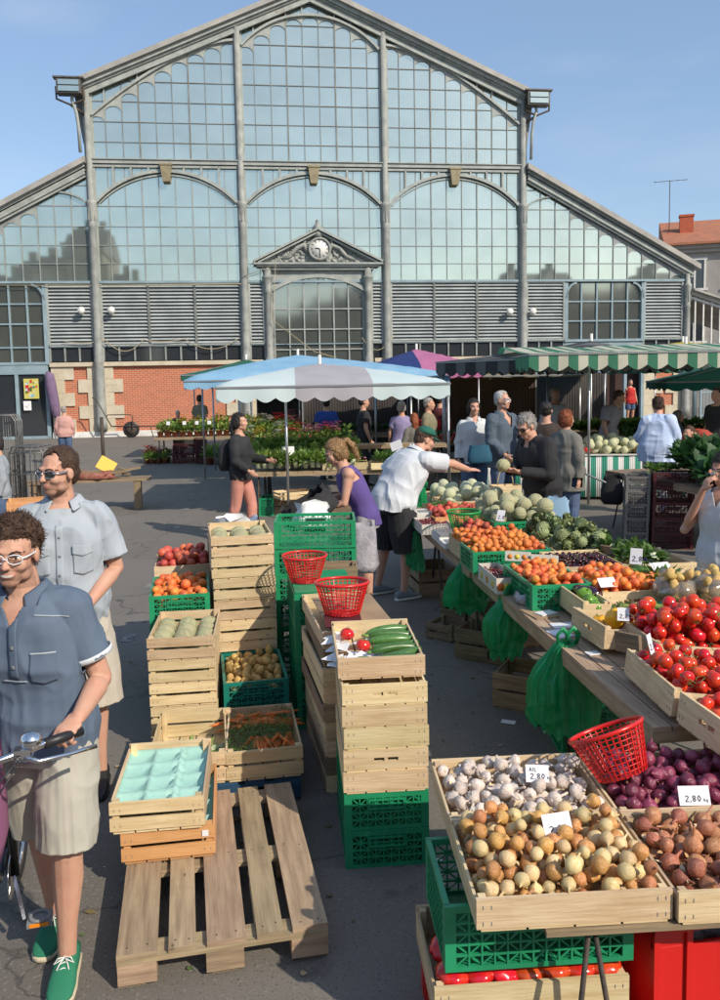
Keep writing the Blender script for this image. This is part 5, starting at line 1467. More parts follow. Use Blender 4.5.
# right-hand back of the table: green crate with bagged potatoes, fennel, courgettes, carrots
M['bagclear'] = mat('clear_bag_film', (.75, .72, .68), .18, None, 5, .5, 30, trans=.85)
pcrate((1.76, 4.66), TZ, .752, .6, .4, .12, 'teal', 'flat teal crate under the bagged potatoes')
for k in range(3):
    c0 = (1.86+.23*k, 4.86+.03*k)
    fill('potato', 'potato', 'yellow potato inside one of the clear bags', 'potato', 'bagged potatoes', (c0[0]-.1, c0[1]-.13), 0, 22, .03, .2, .26, .865, mound=.6, seed=60+k)
    b = uvs(1, 18, 10); b.v = [(x*.118, y*.14, z*.078) for x, y, z in b.v]; lumpy(b, .2, 3, k)
    b.tube([(0, .11, .03), (.0, .15, .06), (0.01, .19, .05)], [.03, .015, .035], 8)
    o = obj('clear_bag', b, M['bagclear'], None, (c0[0], c0[1], .935)); tag(o, ('clear plastic bag of potatoes nearest the beans', 'middle clear plastic bag of potatoes', 'clear plastic bag of potatoes at the right edge')[k], 'bag')
wcrate((1.98, 5.75), TZ, .77, .4, .55, .11, 'solid', 'w1', 'wooden tray of courgettes and greens at the back of the table')
for k in range(9):
    px, py = in_crate((1.86, 5.22), TZ, .08+.05*(k % 5), .08+.06*k); put('cucumber', 'courgette', (px, py, .86), (0, 0, 2.4+rnd.gauss(0, .25)), .16, 'green courgette at the back of the table behind the bagged potatoes', 'courgette', 'courgettes at the back')
for k in range(14):
    px, py = 2.02+rnd.uniform(-.06, .12), 5.40+rnd.uniform(-.1, .1); put('carrot', 'carrot', (px, py, .85+rnd.uniform(0, .04)), (0, 0, PI+rnd.gauss(.3, .3)), 1.1, 'orange carrot at the back of the table near the eating woman', 'carrot', 'carrots at the back')
m = MB(); rg = random.Random(9)
for (x, y) in ((1.95, 6.0), (2.06, 6.15), (1.90, 6.25), (2.1, 5.9)):
    leafball(70, (.09, .09, .09), .09, .05, rg, m=m, c=(x-2, y-6, 0))
    m.merge(uvs(.05, 10, 6), Matrix.Translation((x-2, y-6, .03)), 1)
o = obj('fennel', m, [M['leaf'], M['stalk']], None, (2, 6, .86)); tag(o, 'pale fennel bulbs with feathery leaves behind the artichokes', 'fennel')
m = MB(); leafball(240, (.32, .14, .07), .07, .03, rg, m=m)
o = obj('green_leaves', m, M['leaf'], None, (1.95, 5.45, .84)); tag(o, 'low heap of leafy greens along the back edge of the table', 'greens')
o = MB(); o.bx(0, .02, 0, .42, 0, .13); o = obj('crate_end_board', o, M['w3'], None, (2.08, 5.9, .80), (0, R(-8), TZ+R(30))); tag(o, 'grey wooden crate end sticking up at the far back corner', 'board')
for k in range(16):
    px, py = 1.98+rnd.uniform(-.1, .12), 4.2+rnd.uniform(-.12, .12); put('redonion', 'new_onion', (px, py, .90+rnd.uniform(-.02, .02)), (rnd.uniform(0, 6), rnd.uniform(0, 6), 0), .024, 'small purple new onion beside the big tomatoes', 'onion', 'small purple onions by the tomatoes')
m = MB(); leafball(130, (.16, .14, .05), .06, .025, rg, m=m); o = obj('onion_leaves', m, M['leafd'], None, (1.95, 4.12, .86)); tag(o, 'dark green leaves under the small purple onions', 'leaves')
# green paper bow between beans and tomatoes
m = MB()
for k in range(8): m.leaf((0, 0, 0), (math.cos(k*.8), math.sin(k*.8), .45), .12, .1, droop=.2)
M['greenfilm'] = mat('green_bag_film', (.06, .56, .27), .25, (.025, .36, .16), 9, 1.0, 13, trans=.25, spec=.7)
def translucent(m, col, f):
    nt = m.node_tree; N = nt.nodes; L = nt.links; b = N['Principled BSDF']; out = [n for n in N if n.type == 'OUTPUT_MATERIAL'][0]
    t = N.new('ShaderNodeBsdfTranslucent'); t.inputs[0].default_value = (*col, 1); x = N.new('ShaderNodeMixShader'); x.inputs[0].default_value = f
    L.new(b.outputs[0], x.inputs[1]); L.new(t.outputs[0], x.inputs[2]); L.new(x.outputs[0], out.inputs['Surface'])
translucent(M['greenfilm'], (.10, .75, .36), .55)
for nm in ('leaf', 'leafl', 'leafd'): translucent(M[nm], tuple(c*1.6 for c in ((.06, .13, .025), (.16, .26, .05), (.025, .075, .02))[('leaf', 'leafl', 'leafd').index(nm)]), .3)
o = obj('green_film_scrap', m, M['greenfilm'], None, (1.72, 4.42, .88)); tag(o, 'scrap of green plastic film between the beans and the big tomatoes', 'plastic film')
for loc, rz_, w, h, tl, lb in (((1.50, 4.95, .93), .2, .11, .07, R(-50), 'blank grey card at the near end of the apricots'), ((1.86, 5.55, .93), -.5, .08, .11, R(-20), 'white card leaning on the back of the apricots'), ((2.02, 5.45, .90), .2, .14, .09, R(-60), 'grey card lying behind the courgettes'),
                              ((1.33, 3.72, .93), .9, .05, .09, R(-15), 'narrow white tag standing in the vine tomatoes'), ((1.36, 4.24, .93), -.3, .06, .07, R(-30), 'white tag between the pepper tray and the tomatoes'), ((1.90, 4.08, .93), .1, .10, .09, R(-30), 'pale card among the small purple onions'), ((1.2, 7.1, .98), -.5, .07, .1, R(-30), 'white card between the peaches and the melons')):
    card(loc, rz_, w, h, tl, lb, 0 if 'grey' in lb or 'pale' in lb else 1)
# papers and cups on the free corner of the table
for k, (x, y, w, d, a, mt, lb) in enumerate(((.04, 1.58, .16, .22, .3, 'card', 'brown cardboard sheet on the bare table corner'), (.09, 1.62, .12, .08, .5, 'paper', 'small white notepad on the brown sheet'), (.08, 1.38, .15, .1, .1, 'paper', 'white leaflets on the table by the pepper tray'), (.05, 1.2, .1, .14, .4, 'paper', 'folded white sheet near the pepper tray'), (.09, .9, .07, .05, .2, 'paper', 'small white slip on the table slats under the tray'))):
    px, py = lp(x, y); m = MB(); m.bx(0, w, 0, d, 0, .006)
    o = obj('paper_sheet', m, M[mt], None, (px, py, .752+.007*(k == 1)), (0, 0, a)); tag(o, lb, 'paper')
px, py = lp(.12, 1.95); o = obj('clear_wrap', crumple(.2, .16, .07, 7, 16, .15), M['film'], None, (px, py, .752)); tag(o, 'ball of clear plastic wrap behind the brown sheet', 'plastic wrap')
# ---------------------------------------------------------------- green carrier bags hanging from the table edge
def hang_bag(loc, w, h, th, seed, label, rz=0, folds=9):
    rgb = random.Random(seed); t_ = thing('carrier_bags', label, 'bags', loc, rz)
    for q in range(3 if w > .25 else 2):        # overlapping bunches of bags, each a crinkled sack with a pinched top
        m = MB(); n = 84; rows = 34; vs = []; ph = [rgb.uniform(0, 6.28) for _ in range(6)]
        ww = w*rgb.uniform(.55, .75) if q else w*.8; hh = h*(1-.12*q); ox = (0, -.24, .26)[q]*w; oy = (0, .03, .04)[q]
        for i in range(rows+1):
            t = i/rows; g = .22+.78*math.sin(min(1, t*1.25)*PI/2)**.8; wd = ww/2*g*(1-.10*max(0, t-.8)/.2); tk = th/2*(.35+.75*math.sin(min(1, t*1.1)*PI/2))
            for k in range(n):
                a = 2*PI*k/n; c, s_ = math.cos(a), math.sin(a)
                f = (1-abs(math.sin(folds*.5*a+ph[1]+1.2*t)))*.34*(1.15-t*.6)-.12
                p = V3((wd*c, tk*s_, -hh*t)); nz = noise.noise(p*17+V3((seed, q*5, 0)))*.012+noise.noise(p*42+V3((seed, q, 3)))*.006
                p += V3((c, s_, 0))*(f*tk*1.1+nz*(.3+t)); p.x += ox*min(1, t*2.2)+.015*math.sin(4*t+ph[4]); p.y += oy+.012*math.sin(5*t+ph[2])
                if i == rows: p.z += .02*math.sin(folds*a+ph[3])
                vs.append(p)
        fs = [(i*n+k, (i+1)*n+k, (i+1)*n+(k+1) % n, i*n+(k+1) % n) for i in range(rows) for k in range(n)]
        m.add(vs, fs, 0, None, True); obj('bag', m, M['greenfilm'], t_)
    m = MB()
    for k in range(4):
        x = w*rgb.uniform(-.12, .12); m.tube([(x-.02, .0, -.02), (x-.03, -.01, .05), (x, -.015, .085), (x+.03, -.01, .05), (x+.02, 0, -.02)], [.004, .007, .008, .007, .004], 5, rr=2.2)
    obj('handle', m, M['greenfilm'], t_)
V3 = Vector
hang_bag((.545, 8.15, .72), .20, .40, .12, 1, 'green carrier bags hanging by the table edge behind the green-capped man')
hang_bag((.87, 6.63, .74), .36, .42, .16, 3, 'bunch of green carrier bags hanging below the farther apricots', R(20))
hang_bag((.985, 5.50, .73), .30, .40, .16, 4, 'bunch of green carrier bags hanging below the cherry box', R(30))
hang_bag((1.115, 4.42, .76), .40, .50, .20, 5, 'large bunch of green carrier bags hanging nearest to the tomatoes', R(10), 11)
hang_bag((.72, 9.5, .98), .16, .30, .1, 7, 'green carrier bags bunched by the far pale melons')
# ---------------------------------------------------------------- crates and bits under the table
wcrate((.86, 5.42), R(-28), 0, .5, .36, .24, 'slat', 'w3', 'old printed slatted crate under the nearest green bags')
wcrate((.72, 6.42), R(-32), 0, .42, .30, .25, 'slat', 'w3', 'old slatted crate under the table below the middle bags')
wcrate((.53, 6.95), R(-35), 0, .26, .30, .14, 'slat', 'w3', 'small old crate lying in the aisle edge under the table')
wcrate((.70, 7.35), R(-20), 0, .4, .3, .3, 'slat', 'w3', 'tall old crate farther under the table')
wcrate((.58, 8.3), R(10), 0, .4, .5, .28, 'slat', 'w3', 'old crate under the table by the trainer shoe')
wcrate((1.02, 6.6), R(8), 0, .5, .6, .24, 'slat', 'w3', 'dark crate deep under the table')
pcrate((1.14, 4.62), R(0), 0, .4, .5, .30, 'green', 'green plastic crate on the ground under the table behind the bags')
m = MB(); m.bx(0, .09, 0, .055, .004, .006); o = obj('paper_slip', m, M['paper'], None, (.87, 5.15, 0), (0, 0, -.4)); tag(o, 'white slip of paper lying on the asphalt in the aisle', 'paper')
m = MB(); m.bx(0, .04, 0, .03, .004, .006); o = obj('paper_slip', m, M['paper'], None, (.31, 3.6, 0), (0, 0, .4)); tag(o, 'tiny white scrap on the asphalt beside the cucumber tower', 'paper')
# wooden trug held over the table
t = thing('wooden_trug', 'small pale wooden trug with a hoop handle held out over the pale melons', 'basket', (1.90, 11.80, .56), R(5)); t.scale = (1.15, 1.15, 1.15)
m = MB(); m.bx(0, .36, 0, .012, 0, .10); m.bx(0, .36, .188, .2, 0, .1); m.bx(0, .012, .012, .188, 0, .1); m.bx(.348, .36, .012, .188, 0, .1); m.bx(.012, .348, .012, .188, 0, .01); obj('tray', m, M['w1'], t)
m = MB(); m.tube([(.18+.1*math.cos(PI*k/10), .1, .1+.22*math.sin(PI*k/10)) for k in range(11)], .007, 6); obj('handle', m, M['w1'], t)
# ---------------------------------------------------------------- awnings and parasols
def cloth(name, col, v=None, f=.35):
    m = mat(name, col, .85, v or tuple(c*.85 for c in col), 2.5, .25, 9); translucent(m, tuple(min(.9, c*1.05) for c in col), f); return m
CL = {'cyan': cloth('pale_cyan_canvas', (.76, .88, .88), (.70, .84, .85)), 'greyc': cloth('lilac_grey_canvas', (.58, .56, .60)), 'blue': cloth('sky_blue_canvas', (.27, .54, .78), (.38, .64, .84)),
      'navy': cloth('navy_canvas', (.03, .06, .22)), 'pink': cloth('pink_canvas', (.62, .22, .40)), 'dkgreen': cloth('dark_green_canvas', (.02, .12, .08), None, .15), 'sgreen': cloth('stripe_green_canvas', (.07, .26, .16), None, .35),
      'cream': cloth('cream_canvas', (.74, .71, .58)), 'grey': cloth('grey_canvas', (.11, .12, .12), None, .1), 'dark': cloth('black_canvas', (.025, .028, .03), None, .05), 'tan': cloth('tan_canvas', (.38, .34, .20)), 'yellow': cloth('yellow_canvas', (.60, .50, .08)), 'teal': cloth('teal_canvas', (.01, .14, .12), None, .2)}
def canopy(name, loc, rz, w, d, h0, hp, ux, uy, bands, label, val=.18, scal=.22, sag=.03, poles=(), pm='steel', cat='parasol', shed=False, prof=1.0):
    # hipped canopy: rectangle w x d at height h0, apex at (ux,uy) fraction with height hp; bands=[(x_end_fraction, material)]
    t = thing(name, label, cat, (loc[0], loc[1], 0), rz)
    mats = [CL[b] for _, b in bands]
    nx, ny = 60, 16; m = MB(); vs = []
    for j in range(ny+1):
        for i in range(nx+1):
            u, v = i/nx, j/ny
            a = min(u/ux if u < ux else (1-u)/(1-ux), v/uy if v < uy else (1-v)/(1-uy)) if not shed else (v/uy if v < uy else (1-v)/(1-uy))
            a = a**prof; z = h0+(hp-h0)*a-sag*math.sin(PI*a)+.012*noise.noise(Vector((u*9, v*7, w)))
            vs.append((u*w, v*d, z))
    fs = [(j*(nx+1)+i, j*(nx+1)+i+1, (j+1)*(nx+1)+i+1, (j+1)*(nx+1)+i) for j in range(ny) for i in range(nx)]
    def bi(u):
        for k, (e, _) in enumerate(bands):
            if u <= e+1e-6: return k
        return len(bands)-1
    o = len(m.v); m.v += vs
    for j in range(ny):
        for i in range(nx):
            m.f.append([j*(nx+1)+i, j*(nx+1)+i+1, (j+1)*(nx+1)+i+1, (j+1)*(nx+1)+i]); m.uv.append([(0, 0)]*4); m.m.append(bi((i+.5)/nx)); m.sm.append(True)
    obj('canopy', m, mats, t)
    v_ = MB()
    def edge(a, b, key):
        L = (Vector(b)-Vector(a)).length; n = max(8, int(L/scal)*8)
        pts = []
        for k in range(n+1):
            f = k/n; p = Vector(a).lerp(Vector(b), f)
            nl = Vector((b[1]-a[1], a[0]-b[0])).normalized()
            ph = (f*L/scal) % 1
            lo = val*(.72+.28*math.sin(PI*ph))
            wv = .015*math.sin(f*L*9)
            pts.append((p, lo, wv, nl))
        for k in range(n):
            (p, l0, w0, nl), (q, l1, w1, _) = pts[k], pts[k+1]
            mi = bi((p.x+q.x)/2/w)
            v_.add([(p.x, p.y, h0), (q.x, q.y, h0), (q.x+nl.x*w1, q.y+nl.y*w1, h0-l1), (p.x+nl.x*w0, p.y+nl.y*w0, h0-l0)], [(0, 3, 2, 1)], mi, None, True)
    edge((0, 0), (w, 0), 0); edge((w, 0), (w, d), 1); edge((w, d), (0, d), 2); edge((0, d), (0, 0), 3)
    obj('valance', v_, mats, t)
    p = MB(); p.tube([(w*ux, d*uy, h0-.1), (w*ux, d*uy, hp+.14)], .03, 8); obj('finial', p, M['white'], t)
    for (x, y) in poles:
        p = MB(); p.tube([(x, y, 0), (x, y, h0+.02)], .022, 8); obj('pole', p, M[pm], t)
    p = MB()
    for a, b in (((0, 0), (w, 0)), ((0, d), (w, d)), ((0, 0), (0, d)), ((w, 0), (w, d))): p.bar((a[0], a[1], h0-.02), (b[0], b[1], h0-.02), .03)
    for c in ((0, 0), (w, 0), (0, d), (w, d)): p.bar((c[0], c[1], h0-.02), (w*ux, d*uy, hp-.06), .025)
    obj('frame', p, M['grey'], t)
    return t
canopy('parasol', (-2.18, 12.75), R(4.5), 3.62, 3.6, 2.17, 2.56, .46, .62, [(.33, 'cyan'), (.67, 'greyc'), (1, 'cyan')], 'pale cyan parasol with a lilac-grey middle panel and scalloped edge', .26, .30, poles=((1.05, .5), (3.6, .05), (.12, 3.4), (3.5, 3.5)), prof=.6)
canopy('parasol', (-3.65, 17.4), R(3), 5.6, 4.2, 2.30, 2.86, .42, .5, [(1, 'blue')], 'large sky blue parasol behind the pale cyan one', .2, .3, poles=((.1, 2.1), (5.5, .1), (.1, 4.1)), prof=.6)
canopy('parasol', (.30, 19.6), R(6), 2.7, 3, 2.45, 3.0, .5, .5, [(.45, 'navy'), (1, 'pink')], 'navy and pink parasol far behind the pale cyan one', .2, .3, poles=((.1, .1), (2.6, .1)), prof=.6)
canopy('awning', (-5.0, 23.5), R(6), 3.6, 3, 2.5, 2.95, .5, .5, [(1, 'dkgreen')], 'dark green awning tip at the brick wall, left of the blue parasol', .2, .4, poles=((.1, 2.8), (3.4, 2.8)), cat='awning')
def strips(n, a, b): return [((k+1)/n, a if k % 2 else b) for k in range(n)]
canopy('striped_awning', (2.86, 14.0), R(-1), 7.6, 4.0, 2.62, 2.86, .5, .8, strips(46, 'cream', 'sgreen'), 'green and cream striped awning over the melon stall', .30, .33, poles=((1.1, .35), (5.5, .3), (7.4, .3), (1.1, 3.8)), cat='awning', shed=True)
canopy('striped_awning', (1.60, 17.2), R(-54), 3.2, 4.2, 2.58, 2.98, .5, .7, strips(11, 'dark', 'grey'), 'black and grey striped awning left of the green and cream one', .30, .3, poles=((.1, .1),), cat='awning')
canopy('awning', (1.9, 20.0), R(3), 3.6, 5.0, 2.30, 2.36, .5, .5, [(1, 'tan')], 'flat tan awning in the gap left of the striped awning', .06, .5, poles=((.1, .1), (3.5, .1)), cat='awning')
canopy('awning', (2.4, 25.6), R(6), 5.5, 5, 2.55, 2.9, .5, .5, [(1, 'blue')], 'blue scalloped awning deep behind the tan one', .2, .3, poles=((.1, .1), (5.4, .1)), cat='awning')
canopy('awning', (6.0, 16.2), R(-12), 4.2, 3.2, 2.10, 2.62, .5, .6, [(1, 'teal')], 'teal scalloped awning at the right edge under the striped one', .2, .35, poles=((4.1, .1),), cat='awning')
canopy('awning', (5.4, 19.6), R(2), 6.2, 4, 2.75, 3.08, .5, .5, [(1, 'yellow')], 'yellow awning peeping over the striped one', .15, .4, poles=((.1, .1), (6.4, .1)), cat='awning')
canopy('awning', (-3.4, 25.4), R(6), 5.4, 5, 2.5, 2.8, .5, .5, [(1, 'dkgreen')], 'dark green awning deep in the shade behind the flower stall', .2, .4, poles=((.1, .1), (5.3, .1)), cat='awning')
canopy('awning', (9.2, 26.0), R(6), 5, 4, 2.5, 2.8, .5, .5, [(1, 'dkgreen')], 'dark awning far right in front of the hall gate', .2, .4, poles=((.1, .1),), cat='awning')
# ---------------------------------------------------------------- vegetable stall under the cyan parasol
table((-1.80, 13.55), R(2), 3.6, 1.6, .75, M['w5'], 'table of celery and salads under the pale cyan parasol', 14, (.1, 1.4))
def leafy(name, loc, n, rad, L, w, label, cat, group, mt, seed, stalk=True, rot=0):
    key = ('leafy', name, mt, n)
    if key not in GEO:
        rgx = random.Random(seed); m = leafball(n, rad, L, w, rgx, up=.6)
        if stalk:
            for k in range(9):
                a = k*.7; m.tube([(.02*math.cos(a), .02*math.sin(a), -rad[2]*.6), (.05*math.cos(a), .05*math.sin(a), rad[2]*.5)], [.016, .01], 5, 1)
        GEO[key] = m.mesh(name, [M[mt], M['stalk']])
    o = D.objects.new(name, GEO[key]); COL.objects.link(o); o.location = loc; o.rotation_euler = (rnd.gauss(0, .15), rnd.gauss(0, .15), rnd.uniform(0, 6)); s = rnd.uniform(.85, 1.15); o.scale = (s, s, s)
    tag(o, label, cat, group); return o
for k in range(26):
    leafy('celery', (-1.7+.13*(k % 13)+rnd.uniform(-.03, .03), 13.65+.26*(k//13), .90), 60, (.09, .09, .16), .15, .05, 'leafy celery head with pale stalks at the front of the salad table', 'celery', 'celery heads on the salad table', 'leafl', 1)
for k in range(22):
    leafy('lettuce', (-1.75+.16*(k % 11), 14.15+.3*(k//11), 1.02+.08*(k//11)), 60, (.13, .13, .10), .12, .1, 'dark green leafy salad behind the celery heads', 'salad', 'dark salads on the salad table', 'leafl' if k % 3 == 0 else 'leaf', 2, False)
for k in range(9):
    leafy('herb_bunch', (.35+.16*(k % 5), 13.7+.25*(k//5), .92), 60, (.12, .1, .08), .1, .04, 'green herb bunch in the wooden tray by the salad table end', 'herbs', 'herb bunches at the table end', 'leaf', 3, False)
wcrate((-.62, 13.6), R(2), .76, .75, .45, .12, 'solid', 'w1', 'wooden tray of dark beetroot beside the celery')
fill('cherry', 'beetroot', 'dark round beetroot in the wooden tray beside the celery', 'beetroot', 'beetroots in the tray', (-.62, 13.6), R(2), 34, .045, .75, .45, .82, seed=71, cand=10, calyx=0)
wcrate((.18, 13.55), R(2), .76, .9, .45, .11, 'solid', 'w4', 'wooden tray of herbs at the right end of the salad table')
wcrate((-1.45, 13.75), R(5), 0, .7, .5, .3, 'slat', 'w3', 'old crate under the salad table, left one'); wcrate((-.6, 13.8), R(-4), 0, .7, .5, .3, 'slat', 'w3', 'old crate under the salad table, middle one'); wcrate((-1.3, 13.4), R(25), .3, .6, .4, .12, 'slat', 'w1', 'pale crate leaning under the salad table front')
pcrate((-1.7, 13.7), 0, .0, .25, .5, .3, 'green', 'green plastic crate under the left end of the salad table')
for k, (x, y, z, r, lb) in enumerate(((-1.18, 13.60, 1.02, 0, 'blank white card standing in the celery'), (-.45, 13.58, 1.0, .1, 'blank white card at the front of the beetroot tray'), (.62, 13.6, 1.08, -.3, 'white card tilted over the herb tray, left one'), (.88, 13.6, 1.02, .4, 'white card tilted over the herb tray, right one'))):
    card((x, y, z), r, .2, .15, R(-15), lb, 0, lean=(0, 0, -.35, .45)[k])
t = thing('bucket', 'orange bucket behind the salads', 'bucket', (-1.0, 15.2, 1.05)); m = MB(); m.lathe([(.09, 0), (.13, .2), (.12, .2), (.08, .01)], 16); obj('body', m, mat('orange_plastic', (.7, .14, .02), .4), t); m = MB(); m.tube([(.12*math.cos(PI*k/8), 0, .2+.1*math.sin(PI*k/8)) for k in range(9)], .005, 5); obj('handle', m, M['grey'], t)
table((-1.8, 15.05), R(2), 3.4, .5, 1.05, M['w5'], 'higher back shelf of the salad table', 12, (.1, .4))
# ---------------------------------------------------------------- flower stall
table((-5.75, 23.2), R(5), 4.7, 1.2, .75, M['w5'], 'flower table under the blue parasol', 16, (.1, 1.0))
FC = [mat('flower_yellow', (.75, .55, .03), .6), mat('flower_red', (.5, .02, .03), .6), mat('flower_pink', (.65, .2, .3), .6), mat('flower_white', (.75, .72, .65), .6)]
M['terra'] = mat('terracotta', (.36, .13, .07), .85)
FP = {}
def plant(loc, ci, label, group, s=1.0, potm='terra', h=.18):
    if ci not in FP:
        t = thing('potted_plant', label, 'plant', loc, 0, group)
        m = MB(); m.lathe([(.06, 0), (.085, .12), (.09, .12), (.09, .14), (.07, .14), (0, .13)], 12); obj('pot', m, M[potm], t)
        rgx = random.Random(ci+3); m = leafball(70, (.12, .12, h), .11, .045, rgx, c=(0, 0, .16)); obj('foliage', m, M['leafl'], t)
        if ci < 4:
            m = MB()
            for k in range(26):
                a = rgx.uniform(0, 6.3); q = rgx.uniform(0, .14); z = .18+h*rgx.uniform(.8, 1.4)
                for j in range(5): m.leaf((q*math.cos(a), q*math.sin(a), z), (math.cos(j*1.26), math.sin(j*1.26), .4), .042, .042, seg=2)
            obj('flowers', m, FC[ci], t)
        FP[ci] = t; t.scale = (s, s, s); return
    dup(FP[ci], loc, rnd.uniform(0, 6), label, group, s)
for k in range(44):
    i = k % 22; j = k//22
    ci = (4, 4, 4, 0, 4, 0, 4, 4, 0, 4, 4, 0, 3, 0, 3, 3, 1, 1, 2, 2, 2, 4)[i]
    x, y = rotz(.15+i*.205, .2+.4*j, R(5))
    plant((-5.75+x, 23.2+y, .76+.1*j), ci, {0: 'yellow flowering pot plant on the flower table', 1: 'red flowering pot plant on the flower table', 2: 'pink flowering pot plant on the flower table', 3: 'white flowering pot plant on the flower table', 4: 'leafy green pot plant on the flower table'}[ci], 'pot plants on the flower table', rnd.uniform(1.0, 1.35))
for k in range(24):
    i = k % 12
    ci = (0, 3, 0, 4, 3, 1, 1, 2, 2, 1, 2, 4)[i]
    plant((-2.6+i*.21, 17.9+.3*(k//12), .86+.08*(k//12)), ci, {0: 'yellow flowering pot on the nearer flower shelf', 1: 'red flowering pot on the nearer flower shelf', 2: 'pink flowering pot on the nearer flower shelf', 3: 'white flowering pot on the nearer flower shelf', 4: 'green pot plant on the nearer flower shelf'}[ci], 'pot plants on the nearer shelf', rnd.uniform(.8, 1.05))
table((-2.8, 17.7), R(2), 2.7, .8, .85, M['w5'], 'nearer flower shelf under the blue parasol', 10, (.1, .6))
for k in range(9): plant((-6.05+.17*(k % 4)+rnd.uniform(-.03, .03), 23.5+.3*(k//4), 0), (1, 1, 2, 4)[k % 4], 'low pot plant on the asphalt left of the flower table', 'pots on the ground by the flowers', rnd.uniform(.9, 1.2))
for k in range(8): plant((-4.2+.22*(k % 5), 22.9+.35*(k//5), 0), 4, 'green pot plant on the asphalt under the flower table', 'green pots under the flower table', 1.5)
for k in range(3): pcrate((-5.3+.02*k, 23.35), R(8), .25*k, .6, .4, .25, 'maroon', 'maroon crate under the flower table, %s layer of the wide pile' % ORD[k])
for k in range(2): pcrate((-4.62, 23.2), R(2), .37*k, .28, .4, .36, 'maroon', 'tall maroon crate under the flower table, %s of the narrow pile' % ('bottom', 'top')[k])
for k, x in enumerate((-5.35, -4.9, -4.55, -4.2)): card((x, 23.25, 1.1), 0, .1, .1, R(-8), 'yellow price tag in the flower table plants, %s from the left' % ('first', 'second', 'third', 'fourth')[k], 0)
# ---------------------------------------------------------------- melon stall with striped cloth
M['stripe'] = stripes('striped_cloth', [(.62, .62, .60), (.02, .22, .15)], 5.2)
def cloth_table(x0, y0, rz, w, d, h, label):
    t = thing('cloth_table', label, 'table', (x0, y0, 0), rz)
    m = MB(); m.bx(0, w, 0, d, h-.03, h); obj('tabletop', m, M['white'], t)
    m = MB(); n = int(w*30)
    for k in range(n):
        a, b = k/n*w, (k+1)/n*w; ya, yb = -.02-.012*math.sin(a*14), -.02-.012*math.sin(b*14)
        m.add([(a, ya*.3, h+.004), (b, yb*.3, h+.004), (b, yb*1.6, .06), (a, ya*1.6, .06)], [(0, 3, 2, 1)], 0, None, True)
    o = obj('hanging_cloth', m, M['stripe'], t); s = o.modifiers.new('s', 'SOLIDIFY'); s.thickness = .004
    m = MB(); m.bx(0, w, -.03, .01, h+.004, h+.03); obj('edge_board', m, M['white'], t)
    for x in (.05, w-.05):
        for y in (.1, d-.1):
            m = MB(); m.tube([(x, y, 0), (x, y, h-.03)], .02, 6); obj('leg', m, M['steel'], t)
cloth_table(2.15, 15.15, R(-8), 3.7, 1.3, .80, 'table with green and white striped cloth carrying melons')
fill('melonb', 'melon', 'pale round melon on the table with the striped cloth', 'melon', 'melons on the striped table', (3.95, 14.95), R(-8), 60, .078, 1.5, .9, .83, mound=.7, seed=81, cand=20, upright=1)
fill('melonb', 'melon', 'pale melon on the left part of the striped table', 'melon', 'melons on the left of the striped table', (2.4, 15.2), R(-8), 24, .078, .9, .7, .83, mound=.7, seed=82, cand=20, upright=1)
fill('tomato', 'tomato', 'small red tomato at the left front of the striped table', 'tomato', 'tomatoes on the striped table', (3.45, 14.98), R(-8), 36, .035, .75, .3, .83, mound=.3, seed=83, cand=10, calyx=0)
for k in range(4): wcrate((5.0+.02*k, 15.1), R(-8), .82, .3, .3, .14, 'solid', 'w2', 'small orange crate behind the melons') if k == 0 else None
# cabbage stand further back
table((4.75, 18.6), R(0), 2.2, 1.2, .95, M['w5'], 'stand of cabbages and leeks under the striped awning', 8, (.1, 1.1))
for k in range(16): leafy('cabbage', (4.95+.25*(k % 8), 18.8+.35*(k//8), 1.06), 60, (.12, .12, .1), .15, .14, 'pale green cabbage on the stand behind the melons', 'cabbage', 'cabbages on the stand', 'leafl', 4, False)
wcrate((4.9, 18.5), 0, .5, .7, .3, .25, 'slat', 'w1', 'pale crate under the cabbage stand, left one'); wcrate((5.8, 18.5), 0, .5, .7, .3, .25, 'slat', 'w2', 'orange crate under the cabbage stand, right one')
# flower and vegetable tables in the shade on the right
table((5.6, 16.9), R(-4), 5.4, 1.4, .75, M['w5'], 'long shaded table of green plants behind the blouse woman', 16, (.1, 1.3))
for k in range(54):
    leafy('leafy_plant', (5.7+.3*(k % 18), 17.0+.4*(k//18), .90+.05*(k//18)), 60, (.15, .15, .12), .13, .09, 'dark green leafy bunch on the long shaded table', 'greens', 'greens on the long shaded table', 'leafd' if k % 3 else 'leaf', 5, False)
for k in range(14): plant((5.9+.22*k, 16.95, .77), (2, 0, 1)[k % 3], 'small flowering pot on the long shaded table', 'flower pots on the long shaded table', .9)
# dark crate stall on the right
for k in range(5): pcrate((3.40+.006*k, 10.62), R(-14), .185*k, .3, .42, .183, 'greyc', 'grey plastic crate in the corner pile, %s layer from the ground' % ORD[k])
for k in range(5): pcrate((3.72+.004*k, 10.50), R(-14), .195*k, .5, .4, .193, 'maroon', 'maroon crate beside the grey pile, %s layer from the ground' % ORD[k])
table((4.20, 9.5), R(14), 2.2, 2.6, .85, M['w3'], 'dark table of chard beside the maroon crates', 10, (.2, 2.3))
for k in range(3): pcrate((4.9, 10.2+.02*k), R(-10), .25*k, .6, .4, .248, 'maroon', 'maroon crate under the chard table, %s layer' % ORD[k])
o = MB(); o.box((0, 0, 0), (.6, .04, .4)); o.box((0, -.01, 0), (.56, .04, .3)); o = obj('blue_tub', o, M['bluew'], None, (4.75, 9.6, .5), (0, 0, R(-10))); tag(o, 'dark blue tub leaning under the chard table', 'tub')
pcrate((4.2, 9.9), R(-12), .86, .6, .4, .14, 'maroon', 'low maroon crate of chard on the table')
